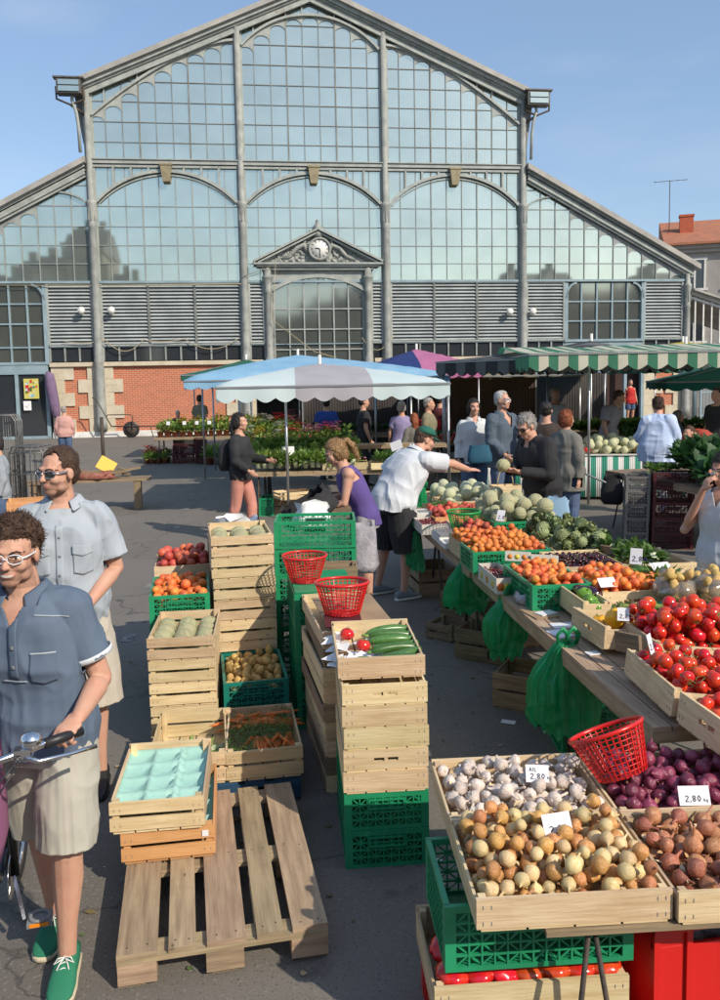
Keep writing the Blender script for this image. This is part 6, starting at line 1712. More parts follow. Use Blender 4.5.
for k in range(26):
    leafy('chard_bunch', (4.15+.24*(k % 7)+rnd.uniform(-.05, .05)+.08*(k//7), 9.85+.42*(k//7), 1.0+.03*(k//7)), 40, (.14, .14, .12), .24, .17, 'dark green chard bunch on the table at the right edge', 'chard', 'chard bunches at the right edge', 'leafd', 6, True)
for k in range(5): leafy('herb_pot', (3.75+.1*k, 10.65, 1.0), 60, (.1, .09, .06), .06, .03, 'small leafy herb bunch on top of the maroon crates', 'herbs', 'herbs on the maroon crates', 'leaf', 7, False)
# middle background: shaded stands with boxes
for q, (x, y, w, lb) in enumerate(((1.2, 18.7, 1.6, 'shaded stand of radishes and greens behind the cyan parasol'), (3.3, 21.5, 2.2, 'far shaded stand with wooden boxes of fruit'), (-1.2, 21.8, 2.6, 'far shaded stand behind the flower shelf'), (7.2, 21.6, 3.0, 'far shaded stand near the red top woman'))):
    table((x, y), R(4), w, 1.0, .8, M['w3'], lb, 8, (.1, .9))
    for k in range(int(w/.3)):
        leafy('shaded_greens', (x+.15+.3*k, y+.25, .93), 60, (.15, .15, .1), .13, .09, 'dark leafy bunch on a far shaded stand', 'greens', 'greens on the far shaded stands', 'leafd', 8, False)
        if k % 2: wcrate((x+.28*k, y+.55), 0, .82, .27, .35, .2, 'solid', 'w1' if q % 2 else 'w2', 'small wooden box, %s from left on %s' % (('first', 'second', 'third', 'fourth', 'fifth')[k//2], lb.replace('behind the cyan parasol', '').replace('with wooden boxes of fruit', 'on the right')))
for k in range(5):
    o = pcrate((1.35+.02*k, 19.1), R(10), .82+.16*k, .5, .35, .155, 'red', 'red crate, %s layer of the pile on the radish stand' % ORD[k]) if k < 3 else None
fill('plum', 'radish_bunch', 'red radish bunch on the shaded stand behind the cyan parasol', 'radish', 'radishes on the shaded stand', (1.15, 18.5), R(4), 40, .05, 1.5, .3, .82, seed=85, cand=8)
# ---------------------------------------------------------------- left background: trolleys, cart, crates, umbrella, poster
M['cage'] = mat('dull_steel', (.20, .20, .19), .45, (.12, .11, .10), 12, metal=.5)
def roll_cage(loc, rz, label, h=1.5, s=1.0):
    t = thing('trolley', label, 'trolley', (loc[0], loc[1], 0), rz, 'nested steel trolleys on the left')
    for q in range(4):
        m = MB(); y = q*.16
        m.tube([(0, y, .12), (0, y, h-.1), (.06, y, h), (.5, y, h), (.56, y, h-.1), (.56, y, .12)], .016, 6)
        for z in (.35, .8, 1.15): m.tube([(0, y, z), (.56, y, z)], .008, 5)
        m.tube([(.19, y, .12), (.19, y, h)], .007, 5); m.tube([(.37, y, .12), (.37, y, h)], .007, 5)
        obj('hoop', m, M['cage'], t)
    m = MB(); m.tube([(0, 0, .12), (0, .75, .12)], .014, 5); m.tube([(.56, 0, .12), (.56, .75, .12)], .014, 5); obj('base', m, M['steel'], t)
    for x in (.02, .54):
        for y in (.02, .7):
            m = MB(); m.lathe([(.055, -.015), (.055, .015)], 12, 0, Matrix.Translation((x, y, .056)) @ Matrix.Rotation(PI/2, 4, 'Y')); obj('wheel', m, M['black'], t)
roll_cage((-6.35, 13.9), R(10), 'left stack of nested steel trolleys by the entrance door', 1.75)
roll_cage((-5.72, 13.5), R(-5), 'right, lower stack of nested steel trolleys by the entrance door', 1.25)
t = thing('hand_cart', 'old hand cart with one spoked wheel against the hall wall', 'cart', HM @ Vector((-8.6, -1.0, 0)), AL)
m = MB(); m.lathe([(.25, -.035), (.33, -.04), (.35, 0), (.33, .04), (.25, .035)], 20, 0, Matrix.Translation((.4, 0, .35)) @ Matrix.Rotation(PI/2, 4, 'X'), close=False); obj('tyre', m, M['black'], t)
m = MB(); m.lathe([(.05, -.05), (.25, -.02), (.25, .02), (.05, .05)], 16, 0, Matrix.Translation((.4, 0, .35)) @ Matrix.Rotation(PI/2, 4, 'X')); obj('wheel_rim', m, M['rust'], t)
m = MB(); m.tube([(-.6, -.1, .9), (-.55, -.1, 1.0), (.4, -.1, 1.0), (.5, -.1, .9), (.45, -.1, .35)], .025, 6); m.tube([(-.6, -.1, .9), (-.4, -.1, .5), (-1.0, -.1, 1.7), (-1.15, -.1, 1.75)], .025, 6); m.tube([(-.4, -.05, .5), (2.2, -.05, .45)], .025, 6); m.tube([(-.4, .2, .5), (2.2, .2, .45)], .025, 6)
for k in range(8): m.tube([(.6+.2*k, -.05, .46), (.6+.2*k, .2, .46)], .012, 5)
for x in (1.2, 2.1): m.tube([(x, .1, .45), (x+.1, .1, 0)], .02, 5)
obj('cart_frame', m, M['rust'], t)
t = thing('sign_post', 'dark iron post with a yellow plate near its foot', 'post', (-6.45, 20.8, 0), R(10))
m = MB(); m.tube([(0, 0, 0), (0, 0, 1.45)], .045, 8); m.lathe([(.22, 0), (.2, .05), (.05, .1)], 12); obj('post', m, M['rust'], t)
m = MB(); m.box((.1, -.28, .26), (.42, .03, .34), Matrix.Rotation(R(32), 3, 'Y') @ Matrix.Rotation(R(-20), 3, 'X')); obj('yellow_plate', m, mat('yellow_plate', (.75, .45, .02), .4), t)
t = thing('wooden_bench', 'low trestle of weathered boards with red rags behind the sunglasses man', 'bench', (-5.9, 14.3, 0), R(12))
for k in range(3):
    m = MB(); m.bx(0, 2.2, k*.17, k*.17+.14, .52, .56); obj('seat_board', m, M['w3'], t)
for x in (.15, 1.9):
    m = MB(); m.bx(x, x+.12, .02, .46, 0, .515); obj('leg', m, M['w3'], t)
rgq = random.Random(2); m = MB()
for k in range(16):
    a = Vector((rgq.uniform(.3, 1.9), rgq.uniform(.05, .4), .60+rgq.uniform(0, .12))); m.bar(a, a+Vector((rgq.uniform(-.35, .35), rgq.uniform(-.1, .1), rgq.uniform(-.06, .06))), .05, .04)
tag(obj('wooden_offcuts', m, M['w3'], None, (-5.9, 14.3, 0), (0, 0, R(12))), 'loose weathered wooden offcuts heaped on the low trestle', 'wood', None, 'stuff')
o = obj('red_rag', crumple(.7, .3, .14, 5, 18, .3), mat('red_rag', (.25, .07, .05), .9, (.35, .16, .12), 12), None, (-4.75, 14.7, .565)); tag(o, 'faded red rag lying on the low trestle', 'rag')
wcrate((-4.35, 10.1), R(20), .55, .5, .4, .26, 'slat', 'w2', 'orange wooden crate at the left edge in front of the grey shirt woman')
wcrate((-4.35, 10.1), R(20), .0, .5, .4, .26, 'slat', 'w3', 'old crate on the ground at the left edge'); wcrate((-4.36, 10.11), R(20), .27, .5, .4, .26, 'slat', 'w3', 'old crate, middle one of three at the left edge')
table((-4.4, 12.6), R(5), .9, .9, .02+.10, M['w3'], 'low wooden platform on the asphalt behind the sunglasses man', 5, (.1,)) if False else None
p0 = HM @ Vector((-11.55, -.45, 0))
t = thing('closed_umbrella', 'tall folded purple parasol leaning by the entrance door', 'parasol', p0, AL)
m = MB(); m.tube([(-.15, 0, 2.9), (-.05, 0, 2.75), (.0, 0, 2.3), (.1, 0, 1.5), (.16, 0, 1.0), (.2, 0, .9)], [.05, .19, .22, .22, .17, .06], 10); obj('folded_canvas', m, mat('purple_canvas', (.20, .13, .22), .9, (.15, .1, .17), 5), t)
m = MB(); m.tube([(.18, 0, 1.0), (.26, 0, 0)], .03, 6); obj('pole', m, M['steel'], t)
t = thing('poster', 'colourful market poster taped inside the glass entrance door', 'poster', HM @ Vector((-12.75, -.15, 1.75)), AL)
m = MB(); m.bx(0, .62, -.01, 0, 0, .86); obj('sheet', m, mat('poster_yellow', (.55, .5, .12), .6), t)
m = MB(); rgq = random.Random(12)
for k in range(26):
    x, z = rgq.uniform(.05, .5), rgq.uniform(.05, .7); m.bx(x, x+rgq.uniform(.04, .14), -.013-.0003*k, -.0101, z, z+rgq.uniform(.04, .14), k % 4)
obj('printed_shapes', m, [FC[1], CL['blue'], M['leaf'], M['white']], t)
t = thing('notice', 'small white notice with a tick under the poster', 'notice', HM @ Vector((-12.8, -.15, 1.25)), AL)
m = MB(); m.bx(0, .32, -.01, 0, 0, .4); obj('sheet', m, M['paper'], t); m = MB(); m.bar((.08, -.013, .2), (.14, -.013, .12), .03, .004); m.bar((.14, -.0135, .12), (.24, -.0135, .28), .03, .004); obj('tick_mark', m, M['ink'], t)

# dark tarpaulin sheets added to stand in for deep shade under the awnings
M['shadesheet'] = mat('dark_shade_sheet', (.028, .026, .024), .9, (.05, .04, .035), 1.5, .4, 6)
M['shadesheet2'] = mat('brown_shade_sheet', (.06, .035, .025), .9, (.04, .025, .02), 1.5, .4, 6)
for (x0, y0, rz_, w, mt, lb) in ((-3.3, 27.0, 6, 4.2, 'shadesheet', 'dark tarpaulin added for shade behind the far stall, left of the hall clock'), (1.2, 27.6, 6, 3.6, 'shadesheet2', 'brown tarpaulin added for shade below the clock window'), (5.0, 27.9, 6, 3.4, 'shadesheet', 'dark tarpaulin added for shade between the hall columns'), (2.0, 24.2, 4, 3.2, 'shadesheet2', 'brown tarpaulin added for shade behind the wooden fruit boxes'), (-1.6, 21.4+2.2, 4, 3.0, 'shadesheet', 'dark tarpaulin added for shade behind the far shaded stand')):
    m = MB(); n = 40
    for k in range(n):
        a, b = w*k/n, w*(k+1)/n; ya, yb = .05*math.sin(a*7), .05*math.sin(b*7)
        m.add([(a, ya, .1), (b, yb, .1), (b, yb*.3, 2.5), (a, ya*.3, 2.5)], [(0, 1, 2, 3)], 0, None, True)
    t = thing('shade_backdrop', lb, 'backdrop', (x0, y0, 0), R(rz_)); o = obj('sheet', m, M[mt], t); q = o.modifiers.new('s', 'SOLIDIFY'); q.thickness = .01
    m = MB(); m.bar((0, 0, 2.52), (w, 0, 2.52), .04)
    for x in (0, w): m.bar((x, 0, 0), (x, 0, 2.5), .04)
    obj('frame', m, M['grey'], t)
from mathutils.bvhtree import BVHTree
# ---------------------------------------------------------------- people
V = Vector
def skin_mat(name, col, red=(.55, .22, .15)):
    m = mat(name, col, .52, tuple(.6*c+.4*r for c, r in zip(col, red)), 16, .25, 260, spec=.35, sub=.08, v2=tuple(c*.9 for c in col), v2s=45, v2t=.56); return m
SK = skin_mat('skin_light', (.57, .335, .235)); SK2 = skin_mat('skin_tanned', (.46, .23, .14))
LIP = mat('lip_skin', (.50, .20, .15), .4); STUB = mat('stubble_skin', (.45, .245, .17), .6, (.30, .165, .115), 220, .2, 150)
M['eye'] = mat('eye_white', (.7, .68, .65), .2); M['iris'] = mat('iris_dark', (.05, .035, .02), .15); M['teeth'] = mat('teeth', (.72, .68, .6), .25)
def hairm(name, c, v): return mat(name, c, .5, v, 9, .7, 90, vscale=(3, 3, 1), spec=.4)
HB = hairm('hair_brown', (.045, .024, .014), (.09, .048, .028)); HK = hairm('hair_black', (.012, .01, .009), (.03, .024, .02)); HG = hairm('hair_grey', (.40, .38, .35), (.22, .2, .18))
HR = hairm('hair_red', (.30, .085, .03), (.2, .05, .02)); HL = hairm('hair_blond', (.36, .22, .10), (.22, .12, .05)); HW = hairm('hair_white', (.62, .60, .57), (.45, .43, .4))
def fab(name, c, v=None, b=.25, bs=220, rough=.85): return mat(name, c, rough, v or tuple(x*.86 for x in c), 3, .10, 420)
def sphere(c, r, n=14, Mx=None):
    b = uvs(1, n, max(6, n*2//3)); r = (r, r, r) if not isinstance(r, (tuple, list)) else r
    T = Matrix.Translation(V(c)) @ Matrix.Diagonal((*r, 1))
    b.v = [tuple((Mx @ (T @ V(p))) if Mx else (T @ V(p))) for p in b.v]; return b
def limb(m, pts, rs, n=12):
    m.tube(pts, rs, n)
    for p, r in zip(pts, rs): m.merge(sphere(p, r*.995, n))
def loftring(m, rings, n=20, power=.85):     # rings: (centre, ax, ay) half-axis vectors
    vs = []
    for c, ax, ay in rings:
        for k in range(n):
            a = 2*PI*k/n; ca, sa = math.cos(a), math.sin(a)
            vs.append(c+ax*math.copysign(abs(ca)**power, ca)+ay*math.copysign(abs(sa)**power, sa))
    fs = [(i*n+k, i*n+(k+1) % n, (i+1)*n+(k+1) % n, (i+1)*n+k) for i in range(len(rings)-1) for k in range(n)]
    fs += [tuple(range(n-1, -1, -1)), tuple((len(rings)-1)*n+k for k in range(n))]
    m.add(vs, fs, 0, None, True)
TS = D.scenes.new('workbench')
def remesh(m, vox, it=3, name='tmp'):
    me = m.mesh(name, M['black']); o = D.objects.new('tmp', me); TS.collection.objects.link(o)
    r = o.modifiers.new('r', 'REMESH'); r.mode = 'VOXEL'; r.voxel_size = vox
    s = o.modifiers.new('s', 'SMOOTH'); s.factor = .5; s.iterations = it
    TS.view_layers[0].update(); dg = TS.view_layers[0].depsgraph
    out = D.meshes.new_from_object(o.evaluated_get(dg))
    D.objects.remove(o); D.meshes.remove(me)
    out.name = name
    return out
def arr(me):
    a = np.empty(len(me.vertices)*3); me.vertices.foreach_get('co', a); return a.reshape(-1, 3)
def setarr(me, a): me.vertices.foreach_set('co', a.ravel()); me.update()
def nnoise(Q):
    F = np.floor(Q).astype(np.int64); f = Q-F; f = f*f*(3-2*f)
    def h(i, j, k):
        n = (i*374761393+j*668265263+k*1274126177) & 0xffffffff
        n = ((n ^ (n >> 13))*1274126177) & 0xffffffff
        return ((n ^ (n >> 16)) & 0xffff)/32768.0-1
    r = 0
    for a in (0, 1):
        for b in (0, 1):
            for c in (0, 1):
                w = (f[:, 0] if a else 1-f[:, 0])*(f[:, 1] if b else 1-f[:, 1])*(f[:, 2] if c else 1-f[:, 2])
                r = r+w*h(F[:, 0]+a, F[:, 1]+b, F[:, 2]+c)
    return r
def wrinkle(me, amp, f=9.0, seed=0, zs=1.0, zone=None):
    a = arr(me); nr = np.empty(len(a)*3); me.vertices.foreach_get('normal', nr); nr = nr.reshape(-1, 3)
    Q = a*np.array([f, f, f*zs])+np.array([seed*3.0+50, 50, 50])
    w = nnoise(Q*.5)*1.0; v = nnoise(Q+np.stack([w, w, w*.6], 1))*.75
    d = np.maximum(1-np.abs(v)*2.6, -.4)-.2
    if zone is not None: d *= zone(a)
    setarr(me, a+nr*(d*amp)[:, None])
def drape(me, c, ztop, L, amp, seed, rmax=9):
    # hanging folds: ridges round the axis through c that deepen downwards
    a = arr(me); nr = np.empty(len(a)*3); me.vertices.foreach_get('normal', nr); nr = nr.reshape(-1, 3)
    dx, dy = a[:, 0]-c.x, a[:, 1]-c.y; r = np.hypot(dx, dy); an = np.arctan2(dy, dx)
    t = np.clip((ztop-a[:, 2])/L, 0, 1); Q = np.stack([np.cos(an)*1.6+seed, np.sin(an)*1.6, a[:, 2]*3.5], 1)+40
    w = nnoise(Q)*2.2; v = np.sin(an*8+w+seed); d = (1-np.abs(v))**1.6*1.3-.35
    w2 = nnoise(Q*2.3+9)*.7+.5
    setarr(me, a+nr*(d*t*w2*amp*(r < rmax))[:, None])
def cutmesh(me, tests, planes=()):
    import bmesh
    bm = bmesh.new(); bm.from_mesh(me)
    for co, no, reg, *keep in planes:          # clean plane cut inside a region; the side the normal points to is removed
        vs = [v for v in bm.verts if reg(v.co)]; st = set(vs)
        fc = [f for f in bm.faces if any(v in st for v in f.verts)]
        ed = list({e for f in fc for e in f.edges}); vv = list({v for f in fc for v in f.verts})
        bmesh.ops.bisect_plane(bm, geom=vv+ed+fc, plane_co=co, plane_no=no, dist=1e-6)
        if keep: continue
        kill = [v for v in bm.verts if (v.co-co).dot(no) > 1e-5 and reg(v.co)]
        bmesh.ops.delete(bm, geom=kill, context='VERTS')
    kill = [v for v in bm.verts if any(t(v.co) for t in tests)]
    bmesh.ops.delete(bm, geom=kill, context='VERTS')
    if tests:
        for _ in range(2):
            bd = [v for v in bm.verts if v.is_boundary]; new = {}
            for v in bd:
                nb = [e.other_vert(v) for e in v.link_edges if e.is_boundary]
                if len(nb) == 2: new[v] = (v.co*2+nb[0].co+nb[1].co)/4
            for v, c in new.items(): v.co = c
    bm.to_mesh(me); bm.free(); me.update()
def smooth_all(me):
    me.polygons.foreach_set('use_smooth', [True]*len(me.polygons)); me.update()
def frame(d, up=(0, 0, 1)):
    d = V(d).normalized(); s = d.cross(V(up))
    if s.length < .1: s = d.cross(V((0, 1, 0)))
    s.normalize(); return d, s, s.cross(d)
def hand(m, w, d, pn, ts, curl=.25, spread=1.0, sc=1.0, thumb=None):
    # w wrist, d towards fingers, pn back-of-hand normal, ts thumb side vector
    d = V(d).normalized(); pn = V(pn); pn = (pn-d*pn.dot(d)).normalized(); sd = V(ts); sd = (sd-d*sd.dot(d)-pn*sd.dot(pn)).normalized()
    for (t, r1, r2) in ((.018, .027, .019), (.045, .037, .0155), (.07, .040, .0145)):
        T = Matrix((sd, d, pn)).transposed().to_4x4(); T.translation = w+d*t*sc
        m.merge(sphere((0, 0, 0), (r1*sc, .028*sc, r2*sc), 12, T))
    for off, bs, L in ((.029, .082, .070), (.0095, .088, .078), (-.010, .085, .073), (-.029, .076, .057)):
        p = w+(d*bs+sd*off)*sc; dd = (d+sd*off*spread*3.5).normalized(); pts = [p]
        ax = pn.cross(d)
        for k, q in enumerate((.45, .31, .24)):
            dd = (Matrix.Rotation(curl*(1.0 if k else .8), 3, ax) @ dd)
            p = p+dd*L*q*sc; pts.append(p)
        limb(m, pts, [.0092*sc, .0088*sc, .0080*sc, .0068*sc], 8)
    p = w+(d*.022+sd*.024)*sc; t = V(thumb) if thumb is not None else d*.75+sd*.65-pn*.25; t.normalize()
    limb(m, [p, p+t*.035*sc, p+(t+d*.2).normalized()*.066*sc], [.0125*sc, .0105*sc, .008*sc], 8)
DEF = dict(pelvis=(0, 0, .95), waist=(0, 0, 1.09), chest=(0, .0, 1.28), neck=(0, .015, 1.47), head=(0, -.01, 1.635),
           lsh=(.175, .01, 1.39), rsh=(-.175, .01, 1.39), lel=(.235, .03, 1.13), rel=(-.235, .03, 1.13), lwr=(.245, -.06, .89), rwr=(-.245, -.06, .89),
           lhip=(.088, 0, .90), rhip=(-.088, 0, .90), lkn=(.10, -.015, .50), rkn=(-.10, -.015, .50), lan=(.10, .03, .085), ran=(-.10, .03, .085))
NP = [0]
def person(label, loc, rz, pose=None, h=1.75, vox=.013, skin=None, hair=('short', None), shirt=None, pants=None, headrot=(0, 0, 0), female=False, bulk=1.0, shoes=None,
           lhand=None, rhand=None, stub=False, smile=0, lfoot=0, rfoot=0, legs=True, cat='person', group=None, belly=0):
    s = h/1.75; P = dict(DEF)
    if female: P.update(lsh=(.15, .01, 1.375), rsh=(-.15, .01, 1.375))
    P.update(pose or {}); P = {k: V(v) for k, v in P.items()}
    skin = skin or SK
    t = thing('person', label, cat, loc, rz, group); t.scale = (s, s, s)
    B = bulk
    lat = (P['lsh']-P['rsh']).normalized()
    sp = [P['pelvis'], P['waist'], P['chest'], P['neck']]
    def torso(m, infl=0.0, loose=0.0, low=None):
        R_ = []
        up_ = [(sp[1]-sp[0]).normalized(), (sp[2]-sp[0]).normalized(), (sp[3]-sp[1]).normalized(), (sp[3]-sp[2]).normalized()]
        wid = [.155, .135 if female else .148, .160 if female else .172, .085]
        dep = [.115, .100, .118, .065]
        if female: wid[0] = .168; dep[2] = .125
        pts = []
        c0 = sp[0]-up_[0]*.10; pts.append((c0, wid[0]*.86, dep[0]*.9, up_[0]))
        for k in range(3):
            n_ = 4
            for j in range(n_):
                f = j/n_; c = sp[k].lerp(sp[k+1], f); ff = f*f*(3-2*f)
                w_ = wid[k]+(wid[k+1]-wid[k])*ff; d_ = dep[k]+(dep[k+1]-dep[k])*ff
                if k == 2: w_ = wid[2]+(wid[3]-wid[2])*f**2.6; d_ = dep[2]+(dep[3]-dep[2])*f**1.8
                pts.append((c, w_, d_, up_[k].lerp(up_[k+1], f)))
        pts.append((sp[3], .075, .06, up_[3]))
        for c, w_, d_, u in pts:
            a = (lat-u*lat.dot(u)).normalized(); b = u.cross(a)
            e = infl*B; bl = belly*math.exp(-((c.z-1.07)/.12)**2)
            if loose and c.z < P['chest'].z: e += loose*min(1, (P['chest'].z-c.z)/.25)
            R_.append((c-b*(-bl*.5) if False else c+(-b if b.y > 0 else b)*bl*.6, a*(w_*B+e), b*(d_*B+e+bl*.6)))
        if low is not None:
            c, a, b = R_[0]; R_.insert(0, (c+V((0, 0, low-c.z-.03)), a*1.04, b*1.04))
        loftring(m, R_, 24)
    m = MB(); torso(m)
    m.merge(sphere(P['chest']+V((0, 0, .03)), (.15*B, .11*B, .12)))
    for S_ in 'lr':
        sh, el, wr = P[S_+'sh'], P[S_+'el'], P[S_+'wr']
        inner = P['neck'].lerp(sh, .35)+V((0, 0, -.015))
        limb(m, [inner, sh], [.055*B, .060*B])
        k = .86 if female else 1.0
        a = sh.lerp(el, .35); f1 = el.lerp(wr, .25); 
        limb(m, [sh, a, el, f1, wr.lerp(el, .3), wr], [.056*B*k, .052*B*k, .041*k, .043*k, .034*k, .027*k])
        if legs:
            hp, kn, an = P[S_+'hip'], P[S_+'kn'], P[S_+'an']
            limb(m, [hp, hp.lerp(kn, .4), kn, kn.lerp(an, .28)+V((0, .012, 0)), kn.lerp(an, .7), an], [.092*B, .080*B, .056, .056, .038, .034])
            limb(m, [an, an+V((0, .005, -.03))], [.034, .032])
        hs = (lhand if S_ == 'l' else rhand) or {}
        dd = (wr-el).normalized(); d = V(hs.get('d', dd)); out = V((1 if S_ == 'l' else -1, 0, 0))
        hand(m, wr-d.normalized()*.008, d, hs.get('n', out), hs.get('t', (0, -1, 0)), hs.get('curl', .3), sc=.93 if female else 1.0, thumb=hs.get('th'))
    hd = P['head']; HM_ = Matrix.Translation(hd) @ Matrix.Rotation(headrot[2], 4, 'Z') @ Matrix.Rotation(headrot[0], 4, 'X') @ Matrix.Rotation(headrot[1], 4, 'Y')
    m.tube([P['neck']-V((0, 0, .04)), P['neck'].lerp(hd, .45)+V((0, .01, 0)), HM_ @ V((0, .02, -.03))], [.066*B, .056, .055], 14)
    q = .93 if female else 1.0
    for c, r in (((0, .017, .028), (.074, .094, .086)), ((0, -.018, -.03), (.061*q, .07, .072)), ((0, -.058, -.088), (.034*q, .026, .022)), ((.034, -.056, -.026), (.028, .028, .03)), ((-.034, -.056, -.026), (.028, .028, .03)),
                 ((.04, -.02, -.072), (.022*q, .035, .022)), ((-.04, -.02, -.072), (.022*q, .035, .022)),
                 ((0, -.0865, -.053), (.023+.006*smile, .0085, .0058)), ((0, -.085, -.064), (.019+.006*smile, .0085, .0062)), ((0, -.060, -.060), (.040, .026, .035)), ((0, -.074, -.040), (.020, .014, .012)), ((.011, -.098, -.027), .0085), ((-.011, -.098, -.027), .0085), ((0, -.106, -.026), .0105),
                 ((.075, .008, -.008), (.010, .021, .031)), ((-.075, .008, -.008), (.010, .021, .031))): m.merge(sphere(c, r, 14, HM_))
    T = lambda p: HM_ @ V(p)
    m.tube([T((-.05, -.062, .020)), T((-.025, -.082, .026)), T((0, -.083, .022)), T((.025, -.082, .026)), T((.05, -.062, .020))], .0105 if not female else .007, 8)
    m.tube([T((0, -.078, .022)), T((0, -.088, 0)), T((0, -.104, -.022))], [.009, .009, .011], 8)
    me = remesh(m, vox, 5 if vox < .006 else 3 if vox < .0095 else 1, 'body'); smooth_all(me)
    inv = HM_.inverted(); me.materials.clear()
    for x in (skin, LIP, STUB): me.materials.append(x)
    if vox < .012:
        for p in me.polygons:
            c = p.center
            if (c-hd).length > .16: continue
            l = inv @ c
            if l.y < -.07 and abs(l.z+.0585-5*l.x*l.x*smile) < (.0075+.0015*smile)*math.sqrt(max(0, 1-(l.x/(.024+.006*smile))**2)): p.material_index = 1
            elif stub and l.y < .012 and l.z < -.038 and abs(l.x) < .08 and l.z > -.125 and not (l.y < -.09 and l.z > -.045): p.material_index = 2
    bo = obj('body', me, None, t)
    if vox < .012:
        tree = BVHTree.FromPolygons([v.co for v in me.vertices], [q.vertices for q in me.polygons])
        def fy(x, z):
            h_ = tree.ray_cast(HM_ @ V((x, -.3, z)), (HM_.to_3x3() @ V((0, 1, 0))))
            return (inv @ h_[0]).y if h_[0] else -.08
        e = MB(); ir = MB()
        for x in (.031, -.031):
            y = fy(x, .003)
            e.merge(sphere((x, y+.0055, .003), (.0135, .0095, .0072), 14, HM_)); ir.merge(sphere((x-.001, y-.0025, .003), (.0055, .003, .0055), 10, HM_))
        obj('eyes', e, M['eye'], t); obj('irises', ir, M['iris'], t)
        b = MB()
        for x in (.031, -.031):
            b.tube([T((x+q_, fy(x+q_, .012)-.0005, .0115-6*(q_)**2)) for q_ in (-.014, -.007, 0, .007, .014)], [.0006, .0014, .0016, .0014, .0006], 5)
        obj('eyelashes', b, M['iris'], t); b = MB()
        for x in (1, -1): b.tube([T((x*q_, fy(x*q_, zz)-.001, zz)) for q_, zz in ((.013, .020), (.024, .0265), (.036, .0285), (.047, .024), (.054, .018))], [.0022, .0040, .0038, .003, .001], 6, rr=1)
        obj('eyebrows', b, hair[1] or HB, t)
        if smile:
            tm = MB(); vs = []; n_ = 12
            for i in range(n_+1):
                x = -.024+.048*i/n_; w_ = .0042*math.sqrt(max(0, 1-(x/.0245)**2))+.0004; zc = -.0585+5*x*x
                for zz in (zc+w_, zc, zc-w_): vs.append(T((x, fy(x, zz)-.0012, zz)))
            tm.add(vs, [(3*i+j, 3*i+3+j, 3*i+4+j, 3*i+1+j) for i in range(n_) for j in range(2)], 0, None, True); obj('teeth', tm, M['teeth'], t)
    # hair
    st, hm = hair
    if hm:
        m = MB(); big = 1.0
        for c, r in (((0, .024, .044), (.0805, .0965, .084)), ((0, .050, -.005), (.074, .062, .07))): m.merge(sphere(c, r, 16, HM_))
        if st == 'curly':
            rq = random.Random(4)
            for k in range(260):
                a = rq.uniform(0, 6.28); z = rq.uniform(-.25, 1); w_ = math.sqrt(1-z*z) if z > -1 else 0
                c = V((.075*w_*math.cos(a), .024+.086*w_*math.sin(a), .044+.080*z))
                if c.y < -.035 and c.z < .070: continue
                if z < .15 and c.y < .02: continue
                m.merge(sphere(c, rq.uniform(.008, .017), 6, HM_))
        if st == 'bald': m = MB(); [m.merge(sphere(c, r, 14, HM_)) for c, r in (((0, .055, -.002), (.078, .06, .06)),)]
        if st in ('bob', 'long', 'pony', 'bun'):
            for c, r in (((.062, .03, -.01), (.028, .06, .075)), ((-.062, .03, -.01), (.028, .06, .075)), ((0, .06, -.02), (.075, .055, .085))): m.merge(sphere(c, r, 14, HM_))
        if st == 'long':
            m.tube([T((0, .07, .02)), T((0, .10, -.08)), T((0, .095, -.2)), T((.0, .08, -.3))], [.07, .075, .06, .03], 12, rr=.7)
        if st == 'pony':
            m.tube([T((0, .10, .05)), T((0, .15, .045)), T((0, .175, -.02)), T((0, .165, -.11)), T((0, .15, -.17))], [.026, .028, .034, .028, .01], 10)
        me = remesh(m, max(.005, vox*.7), 2, 'hair'); smooth_all(me)
        a_ = arr(me)
        wrinkle(me, .006 if st != 'curly' else .010, 42 if st != 'curly' else 60, 3, .5)
        cut = (lambda c: (lambda l: l.y < -.030 and l.z < .066 and abs(l.x) < .066)(inv @ c))
        tests = [cut]
        if st in ('short', 'crop', 'curly'): tests.append(lambda c: (lambda l: l.z < -.028 and l.y < .035 or l.z < .022 and l.y < .002)(inv @ c))
        if st == 'crop': tests.append(lambda c: (lambda l: l.y < -.052 or (l.y < -.034 and .026 < abs(l.x) < .055 and l.z > .06))(inv @ c))
        if st == 'bald': tests = [lambda c: (inv @ c).z > .055]
        cutmesh(me, tests); me.materials.clear(); me.materials.append(hm); ho = obj('hair', me, None, t)
        if vox < .0125 and len(me.vertices) > 50:
            rq = random.Random(6); st_ = MB(); nv = len(me.vertices); N_ = 2600 if vox < .008 else 1100
            L_ = {'crop': .012, 'curly': .017}.get(st, .026)
            for k in range(N_):
                v = me.vertices[rq.randrange(nv)]; nn = v.normal; l = inv @ v.co
                dn = (HM_.to_3x3() @ V((0, .5, -.8 if l.z < .07 else -.15)))
                d_ = (nn*(.55 if st != 'curly' else .8)+dn*(.6 if st != 'curly' else .1)+V((rq.gauss(0, .35), rq.gauss(0, .35), rq.gauss(0, .3)))).normalized()
                st_.leaf(v.co-nn*.003, d_, L_*rq.uniform(.5, 1.2), .0028 if vox < .008 else .005, nn, droop=rq.uniform(-1.2, 1.6) if st == 'curly' else .5, seg=3, fold=0)
            obj('strands', st_, hm, ho)
    out = {'root': t, 'P': P, 'HM': HM_, 'T': T, 'body': bo}
